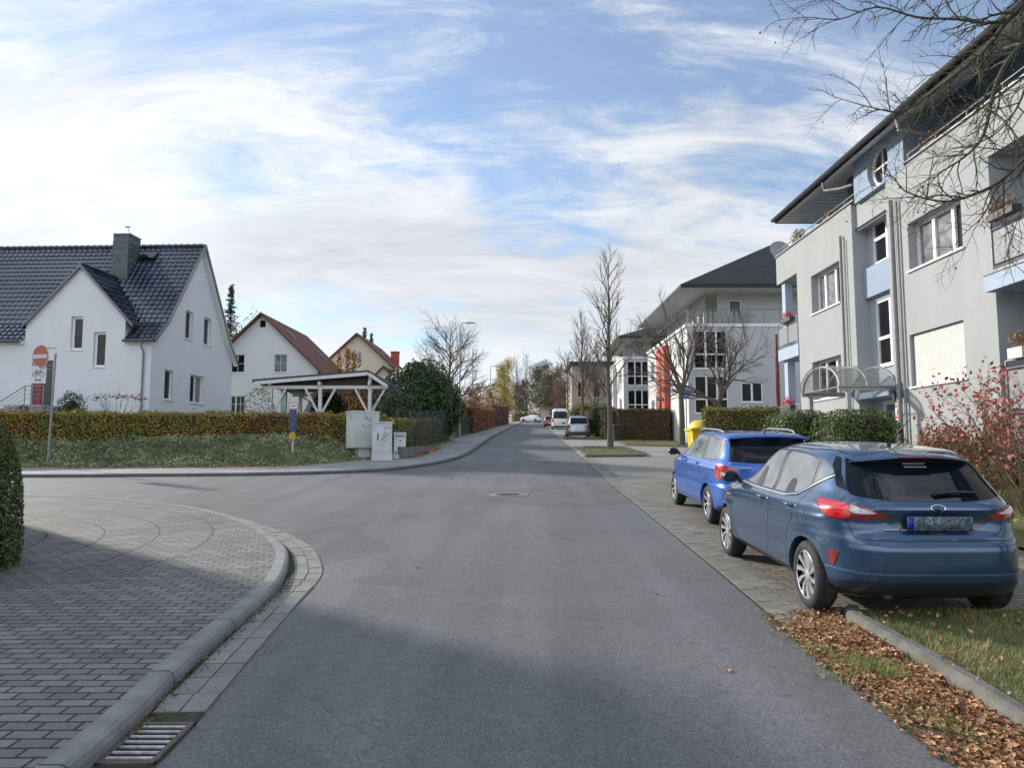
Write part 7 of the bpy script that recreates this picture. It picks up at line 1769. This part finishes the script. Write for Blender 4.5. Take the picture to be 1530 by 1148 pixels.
mb = MB(); scribble(mb, -.15, .38, 1.25, 1.65, -.376, 7); scribble(mb, .1, .4, 1.1, 1.3, -.376, 3); mb.build('graffiti', SCR, d_)
mb = MB(); scribble(mb, -.2, .2, 1.5, 1.7, 0, 2, Matrix.Translation((-.504, 0, 0)) @ Matrix.Rotation(math.pi / 2, 4, 'Z')); mb.build('graffiti', mat('faint_spray', (.30, .33, .31), .6), c1_)
x, y = G(570, 691.5); c2_ = thing('utility_cabinet', 'narrow light grey utility cabinet with graffiti in the middle', 'utility cabinet', (x, y, gz(y) + .0), R(22), 'utility cabinets at the corner')
mb = MB(); mb.box(-.36, .36, -.16, .16, -.1, .35); mb.build('base', CABL, c2_); mb = MB(); mb.box(-.34, .34, -.15, .15, .352, 1.42); mb.build('body', CABL, c2_)
mb = MB(); mb.box(-.37, .37, -.19, .19, 1.422, 1.47); mb.build('lid', CABL, c2_)
mb = MB(); mb.box(-.31, .31, -.16, -.152, .38, 1.38); d_ = mb.build('door', CABL, c2_); mb = MB(); mb.box(-.2, -.16, -.175, -.162, .8, 1.05); mb.build('handle', BLACKP, d_)
mb = MB(); scribble(mb, -.05, .28, .7, 1.3, -.164, 7); mb.build('graffiti', SCR, d_)
x, y = G(597, 688.5); c3_ = thing('utility_cabinet', 'smallest white grey utility cabinet, rightmost of the three', 'utility cabinet', (x, y, gz(y)), R(10), 'utility cabinets at the corner')
mb = MB(); mb.box(-.24, .24, -.15, .15, -.1, .22); mb.build('base', CABL, c3_); mb = MB(); mb.box(-.22, .22, -.14, .14, .222, 1.0); mb.build('body', mat('cabinet_white', (.66, .69, .74), .55, .06), c3_)
mb = MB(); mb.box(-.24, .24, -.16, .16, 1.0, 1.06); mb.build('lid', CABL, c3_)
mb = MB()
for k in range(3): mb.box(-.19, .19, -.148, -.142, .26 + k * .03, .275 + k * .03); mb.box(-.19, .19, -.148, -.142, .88 + k * .03, .895 + k * .03)
mb.build('vent_slots', SCR, c3_); mb = MB(); mb.lathe([(.035, 0), (.03, .01), (0.001, .01)], 6, M_=Matrix.Translation((.02, -.142, .74)) @ Matrix.Rotation(math.pi / 2, 4, 'X')); mb.build('emblem', mat('emblem_grey', (.2, .21, .24), .5), c3_)
# low wall and mesh fence along the left pavement
LW = thing('low_wall', 'low grey concrete wall under the first stretch of mesh fence', 'wall', (-4.1, 29, gz(29)))
mb = MB(); pw = [(-3.98, 27.9), (-3.85, 28.6), (-3.72, 30.8), (-3.70, 36)]
hts = [.52, .48, .42, .12]
for (a, ha), (b, hb) in zip(zip(pw, hts), list(zip(pw, hts))[1:]):
    va = [(a[0] - .22, a[1], gz(a[1]) - .1), (a[0], a[1], gz(a[1]) - .1), (a[0], a[1], gz(a[1]) + ha), (a[0] - .22, a[1], gz(a[1]) + ha)]; vb = [(b[0] - .22, b[1], gz(b[1]) - .1), (b[0], b[1], gz(b[1]) - .1), (b[0], b[1], gz(b[1]) + hb), (b[0] - .22, b[1], gz(b[1]) + hb)]
    mb.add(va + vb, ((0, 1, 5, 4), (1, 2, 6, 5), (2, 3, 7, 6), (3, 0, 4, 7)))
mb.add([(-4.5, 27.88, gz(27.9) - .1), (-3.98, 27.88, gz(27.9) - .1), (-3.98, 27.88, gz(27.9) + .52), (-4.5, 27.88, gz(27.9) + .52)], ((0, 1, 2, 3),))
mb.build('wall', mat('weathered_concrete', (.20, .20, .195), .9, .3, 2.5, .5, 20), LW, rel=True)
FEN = mat('green_fence', (.012, .055, .05), .5, .1)
def fence(label, pts, h, z_off=0.0, group='green mesh fences on the left'):
    t = thing('mesh_fence', label, 'fence', (*pts[0], gz(pts[0][1])), 0, group); line = []
    for a, b in zip(pts, pts[1:]):
        a, b = Vector((*a, 0)), Vector((*b, 0)); L_ = (b - a).length; n = max(1, round(L_ / 2.5)); line += [a.lerp(b, i / n) for i in range(n)]
    line.append(Vector((*pts[-1], 0)))
    for p in line:
        mb = MB(); z = gz(p.y) + z_off; mb.box(p.x - .03, p.x + .03, p.y - .03, p.y + .03, z - .1, z + h + .05); mb.build('post', FEN, t, rel=True)
    mb = MB()
    for a, b in zip(line, line[1:]):
        L_ = (b - a).length; n = int(L_ / .10)
        for i in range(n):
            p = a.lerp(b, (i + .5) / n); z = gz(p.y) + z_off; mb.box(p.x - .0025, p.x + .0025, p.y - .0025, p.y + .0025, z + .05, z + h)
        for k in range(5):
            zz_ = .08 + (h - .1) * k / 4; mb.beam((a.x, a.y, gz(a.y) + z_off + zz_), (b.x, b.y, gz(b.y) + z_off + zz_), .012, .012)
    mb.build('mesh_panel', FEN, t, rel=True); return t
fence('green mesh fence on the low wall beside the utility cabinets', [(-4.5, 28.9), (-3.98, 28.9), (-3.83, 31.0), (-3.8, 38), (-3.75, 47)], 1.45, .42)
fence('green mesh fence along the left pavement beyond the first street lamp', [(-3.85, 52), (-3.3, 68), (-2.7, 82)], 1.6, .05)
fence('farthest stretch of green mesh fence near the second street lamp', [(-2.6, 84), (-1.9, 100), (-1.2, 122)], 1.7, .05)
# carport
YC = 35.5; cp = thing('carport', 'open timber carport with white posts, V braces and a dark gabled roof', 'carport', (-9, YC, 2.2)); zb_ = 2.2
WOODW = mat('white_painted_timber', (.62, .62, .62), .7, .1, 4); WOODD = mat('dark_boards', (.05, .04, .035), .8, .2, 4)
def cpt(px, py, Y=YC): return P(px, py, Y)
xl, xa, xr = cpt(380, 573).x, cpt(552, 559).x, cpt(582, 578).x; zl, za2, zr2 = cpt(380, 573).z, cpt(552, 559).z, cpt(582, 578).z
D_ = 5.6; mb = MB(); t = .16
for (xa_, za_1, xb_, zb1_) in ((xl, zl, xa, za2), (xa, za2, xr, zr2)):
    mb.add([(xa_, YC - .3, za_1), (xb_, YC - .3, zb1_), (xb_, YC + D_, zb1_), (xa_, YC + D_, za_1), (xa_, YC - .3, za_1 + t), (xb_, YC - .3, zb1_ + t), (xb_, YC + D_, zb1_ + t), (xa_, YC + D_, za_1 + t)], ((0, 1, 2, 3), (4, 7, 6, 5), (0, 4, 5, 1), (1, 5, 6, 2), (2, 6, 7, 3), (3, 7, 4, 0)))
rf = mb.build('roof', mat('bitumen_roof', (.04, .045, .055), .7, .15, 2), cp, rel=True)
for Y in (YC - .28, YC + D_ - .1): mb = MB(); mb.beam((xl + .1, Y - .04, zl - .02), (xa, Y - .04, za2 - .02), .05, .16); mb.beam((xa, Y - .04, za2 - .02), (xr - .05, Y - .04, zr2 - .02), .05, .16); mb.build('barge_board', WOODW, rf, rel=True)
mb = MB(); mb.add([(xl + .5, YC + .1, zl - .06), (xa, YC + .1, za2 - .08), (xr - .2, YC + .1, zr2 - .05), (xr - .2, YC + .1, zr2 - .1), (xl + .5, YC + .1, zl - .12)], ((0, 1, 2, 3, 4),)); mb.build('gable_boarding', WOODD, rf, rel=True)
zbm = cpt(480, 579).z
mb = MB()
for Y in (YC, YC + D_ - .6): mb.beam((cpt(392, 580).x, Y, zbm), (cpt(580, 580).x, Y, zbm), .12, .16)
for px in (405, 479, 553): x = cpt(px, 580).x; mb.beam((x, YC - .3, zbm + .17), (x, YC + D_, zbm + .17), .12, .16)
mb.build('beam', WOODW, cp, rel=True)
for i, px in enumerate((405, 479, 553)):
    for Y in (YC, YC + D_ - .6):
        x = cpt(px, 580).x; mb = MB(); mb.box(x - .08, x + .08, Y - .08, Y + .08, zb_, (zbm - .08) if px != 553 else za2 - .1); po = mb.build('post', WOODW, cp, rel=True)
        for s_ in (-1, 1):
            if px == 405 and s_ < 0: continue
            mb = MB(); mb.beam((x + s_ * .08, Y, zbm - 1.25), (x + s_ * .72, Y, zbm - .06), .10, .10); mb.build('brace', WOODW, po, rel=True)
x = cpt(419, 580).x; mb = MB(); mb.box(x - .13, x + .13, YC + .5, YC + .7, zb_, zbm - .02); mb.build('green_post', mat('mint_paint', (.42, .56, .46), .6), cp, rel=True)
pipe(cp, [(cpt(438, 590).x, YC + .8, zbm - .3), (cpt(445, 597).x, YC + .8, zbm - .42), (cpt(455, 602).x, YC + .8, zbm - .6), (cpt(457, 602).x, YC + .8, zb_)], .05)
# container, bins, signs on the right
yc_ = thing('yellow_container', 'yellow wheeled recycling container at the left end of the yellow green hedge', 'waste container', (6.98, 26.9, gz(26.9)))
YP = mat('yellow_plastic', (.62, .48, .03), .45, .08, 3)
mb = MB(); mb.add([(-.45, -.38, .2), (.45, -.38, .2), (.45, .38, .2), (-.45, .38, .2), (-.55, -.48, 1.15), (.55, -.48, 1.15), (.55, .48, 1.15), (-.55, .48, 1.15)], ((3, 2, 1, 0), (0, 1, 5, 4), (1, 2, 6, 5), (2, 3, 7, 6), (3, 0, 4, 7), (4, 5, 6, 7)))
mb.box(-.6, .6, -.53, .53, 1.16, 1.24); mb.build('body', YP, yc_)
mb = MB(); mb.lathe([(.56, 1.25), (.50, 1.42), (.35, 1.52), (0.001, 1.54)], 20); mb.build('lid', YP, yc_, smooth=True)
for sx in (-.4, .4):
    for sy in (-.3, .3): mb = MB(); mb.tube([(sx - .03, sy, .1), (sx + .03, sy, .1)], .1, 12); mb.build('wheel', RUB, yc_)
x, y = P(922.5, 650, 46.5).x, 46.5; bb_ = thing('wheelie_bin', 'black wheelie bin beside the brown hedge', 'bin', (x, y, gz(y))); mb = MB()
mb.add([(-.22, -.25, .05), (.22, -.25, .05), (.22, .25, .05), (-.22, .25, .05), (-.29, -.35, 1.0), (.29, -.35, 1.0), (.29, .35, 1.0), (-.29, .35, 1.0)], ((3, 2, 1, 0), (0, 1, 5, 4), (1, 2, 6, 5), (2, 3, 7, 6), (3, 0, 4, 7))); mb.build('body', BLACKP, bb_)
mb = MB(); mb.add([(-.31, -.37, 1.0), (.31, -.37, 1.0), (.31, .37, 1.0), (-.31, .37, 1.0), (-.28, -.33, 1.06), (.28, -.33, 1.06), (.28, .33, 1.12), (-.28, .33, 1.12)], ((0, 1, 5, 4), (1, 2, 6, 5), (2, 3, 7, 6), (3, 0, 4, 7), (4, 5, 6, 7))); mb.build('lid', BLACKP, bb_)
for s_ in (-.24, .24): mb = MB(); mb.tube([(s_ - .03, .28, .1), (s_ + .03, .28, .1)], .1, 12); mb.build('wheel', RUB, bb_)
x, y = G(982, 659); sn = thing('street_name_sign', 'dark blue street name sign on a grey pole before the brown hedge', 'street sign', (x, y, gz(y)))
zt2 = P(982, 592, y).z - gz(y); mb = MB(); mb.tube([(0, 0, 0), (0, 0, zt2)], .035, 8); mb.build('pole', STEEL, sn)
mb = MB(); mb.box(.05, .80, -.02, .02, zt2 - .30, zt2 - .08); sp_ = mb.build('name_plate', mat('street_sign_blue', (.015, .03, .16), .4), sn)
mb = MB(); xx = .10
while xx < .74:
    l = rnd.uniform(.03, .06); mb.box(xx, xx + l, -.026, -.021, zt2 - .23, zt2 - .15)
    xx += l + .022
mb.build('blurred_lettering', mat('sign_letter_white', (.6, .6, .62), .5), sp_)
x, y = G(1025, 664); ps = thing('information_sign', 'light blue upright parking sign on a thin pole, left of the yellow container', 'road sign', (x, 40.5, gz(40.5))); x = P(1025, 600, 40.5).x; ps.location.x = x
z1_, z2_ = P(1025, 596.5, 40.5).z - gz(40.5), P(1025, 576.5, 40.5).z - gz(40.5)
mb = MB(); mb.tube([(0, 0, 0), (0, 0, z2_ - .02)], .03, 8); mb.build('pole', STEEL, ps)
mb = MB(); mb.box(-.19, .19, -.05, -.03, z1_, z2_); s2 = mb.build('sign_plate', mat('sign_light_blue', (.05, .25, .62), .4), ps)
mb = MB(); zc2 = (z1_ + z2_) / 2
mb.box(-.05, -.01, -.056, -.051, zc2 - .25, zc2 + .25); mb.box(-.01, .07, -.056, -.051, zc2 + .10, zc2 + .14); mb.box(-.01, .07, -.056, -.051, zc2 + .21, zc2 + .25); mb.box(.07, .11, -.056, -.051, zc2 + .10, zc2 + .25)
mb.box(-.10, .10, -.056, -.051, zc2 - .34, zc2 - .30); mb.build('white_symbol', MATS['sign_letter_white'], s2)
for px, py, Y, lb, c_, nm in ((765, 601, 128, 'small pale yellow sign at the far end of the left pavement', (.6, .52, .25), 'pale_yellow_sign'), (797, 606, 150, 'small pink white sign above the white car at the end of the street', (.55, .32, .32), 'pinkish_sign')):
    q = P(px, py, Y); s_ = thing('road_sign', lb, 'road sign', (q.x, Y, gz(Y))); h_ = q.z - gz(Y); mb = MB(); mb.tube([(0, 0, 0), (0, 0, h_ + .3)], .05, 6); mb.build('pole', STEEL, s_); mb = MB(); mb.box(-.4, .4, -.1, -.06, h_ - .4, h_ + .35); mb.build('sign_plate', mat(nm, c_, .5), s_)
# flowers and pots on the balconies
def flowers(name, label, c, rad, lm, n, potm, pot, group=None):
    t = thing(name, label, 'planter', (c[0], c[1], c[2]), 0, group); mb = MB(); mb.box(-pot[0], pot[0], -pot[1], pot[1], 0, pot[2]); mb.build('box', potm, t)
    mb = MB(); blob_leaves(mb, (0, 0, pot[2] + rad[2] * .6), rad, n, .06, depth=.9); mb.build('plants', lm, t); return t
POTD = mat('dark_planter', (.06, .05, .05), .6); POTW = mat('white_pot', (.6, .58, .54), .6)
PINK = leafmat('pink_flowers', [(.5, .02, .06), (.65, .05, .12), (.06, .10, .03)])
flowers('flower_box', 'flower box of bright pink red flowers on the upper corner balcony railing', (F1 - .1, 24.95, 6.18), (.15, .42, .16), PINK, 260, POTD, (.09, .42, .14))
flowers('flower_box', 'flower box of pink flowers on the lower corner balcony', (F1 - .1, 25.1, 3.22), (.15, .35, .18), PINK, 220, POTD, (.09, .36, .14))
flowers('planter', 'brown ornamental grass planter on the left end of the roof terrace', (F1 + .15, 24.3, 8.76), (.25, .42, .22), leafmat('brown_grass', [(.18, .10, .03), (.26, .17, .05), (.12, .10, .03)]), 420, POTD, (.12, .35, .12))
flowers('planter', 'small green and red plant on the terrace parapet beside the stair box', (F1 + .12, 21.9, 8.76), (.16, .22, .17), MIXSH, 200, POTD, (.1, .2, .12))
flowers('planter', 'dry reddish plant on the parapet right of the stair box', (F1 + .1, 16.4, 8.76), (.18, .35, .16), MATS['rust_leaves'], 240, POTD, (.08, .3, .08))
flowers('flower_box', 'flower box with pinkish autumn flowers on the near upper balcony railing', (F1 - .30, 13.5, 6.16), (.13, .4, .16), leafmat('dusty_flowers', [(.35, .12, .10), (.15, .14, .05), (.4, .2, .16)]), 240, POTD, (.09, .38, .13))
flowers('flower_pot', 'cream pot with a round brown plant on the near ground floor balcony rail', (F1 - .08, 13.55, 3.50), (.2, .24, .2), MATS['brown_grass'], 260, POTW, (.14, .2, .2))
dsh = thing('satellite_dish', 'grey satellite dish at the far roof corner of the nearest apartment building', 'satellite dish', (F1 + .3, 26.35, 8.6)); mb = MB(); A = Matrix.Translation((0, .2, .5)) @ Matrix.Rotation(R(70), 4, 'X')
mb.lathe([(0.001, 0), (.2, .03), (.38, .10)], 24, M_=A); mb.build('dish', mat('dish_grey', (.35, .36, .38), .5), dsh, smooth=True); mb = MB(); mb.tube([(0, 0, 0), (0, .05, .5)], .025, 6); mb.tube([(0, .2, .15), (0, -.25, .45)], .012, 5); mb.build('arm', STEEL, dsh)
rp = thing('downpipe_post', 'dark red downpipe at the right end of the second building', 'downpipe', (P(1163, 600, 36).x, 36, gz(36))); mb = MB(); mb.tube([(0, 0, 0), (0, 0, P(1163, 500, 36).z - gz(36))], .10, 8); rpo = mb.build('pipe', mat('dark_red_pipe', (.16, .02, .025), .5), rp)
bpy.context.view_layer.update()
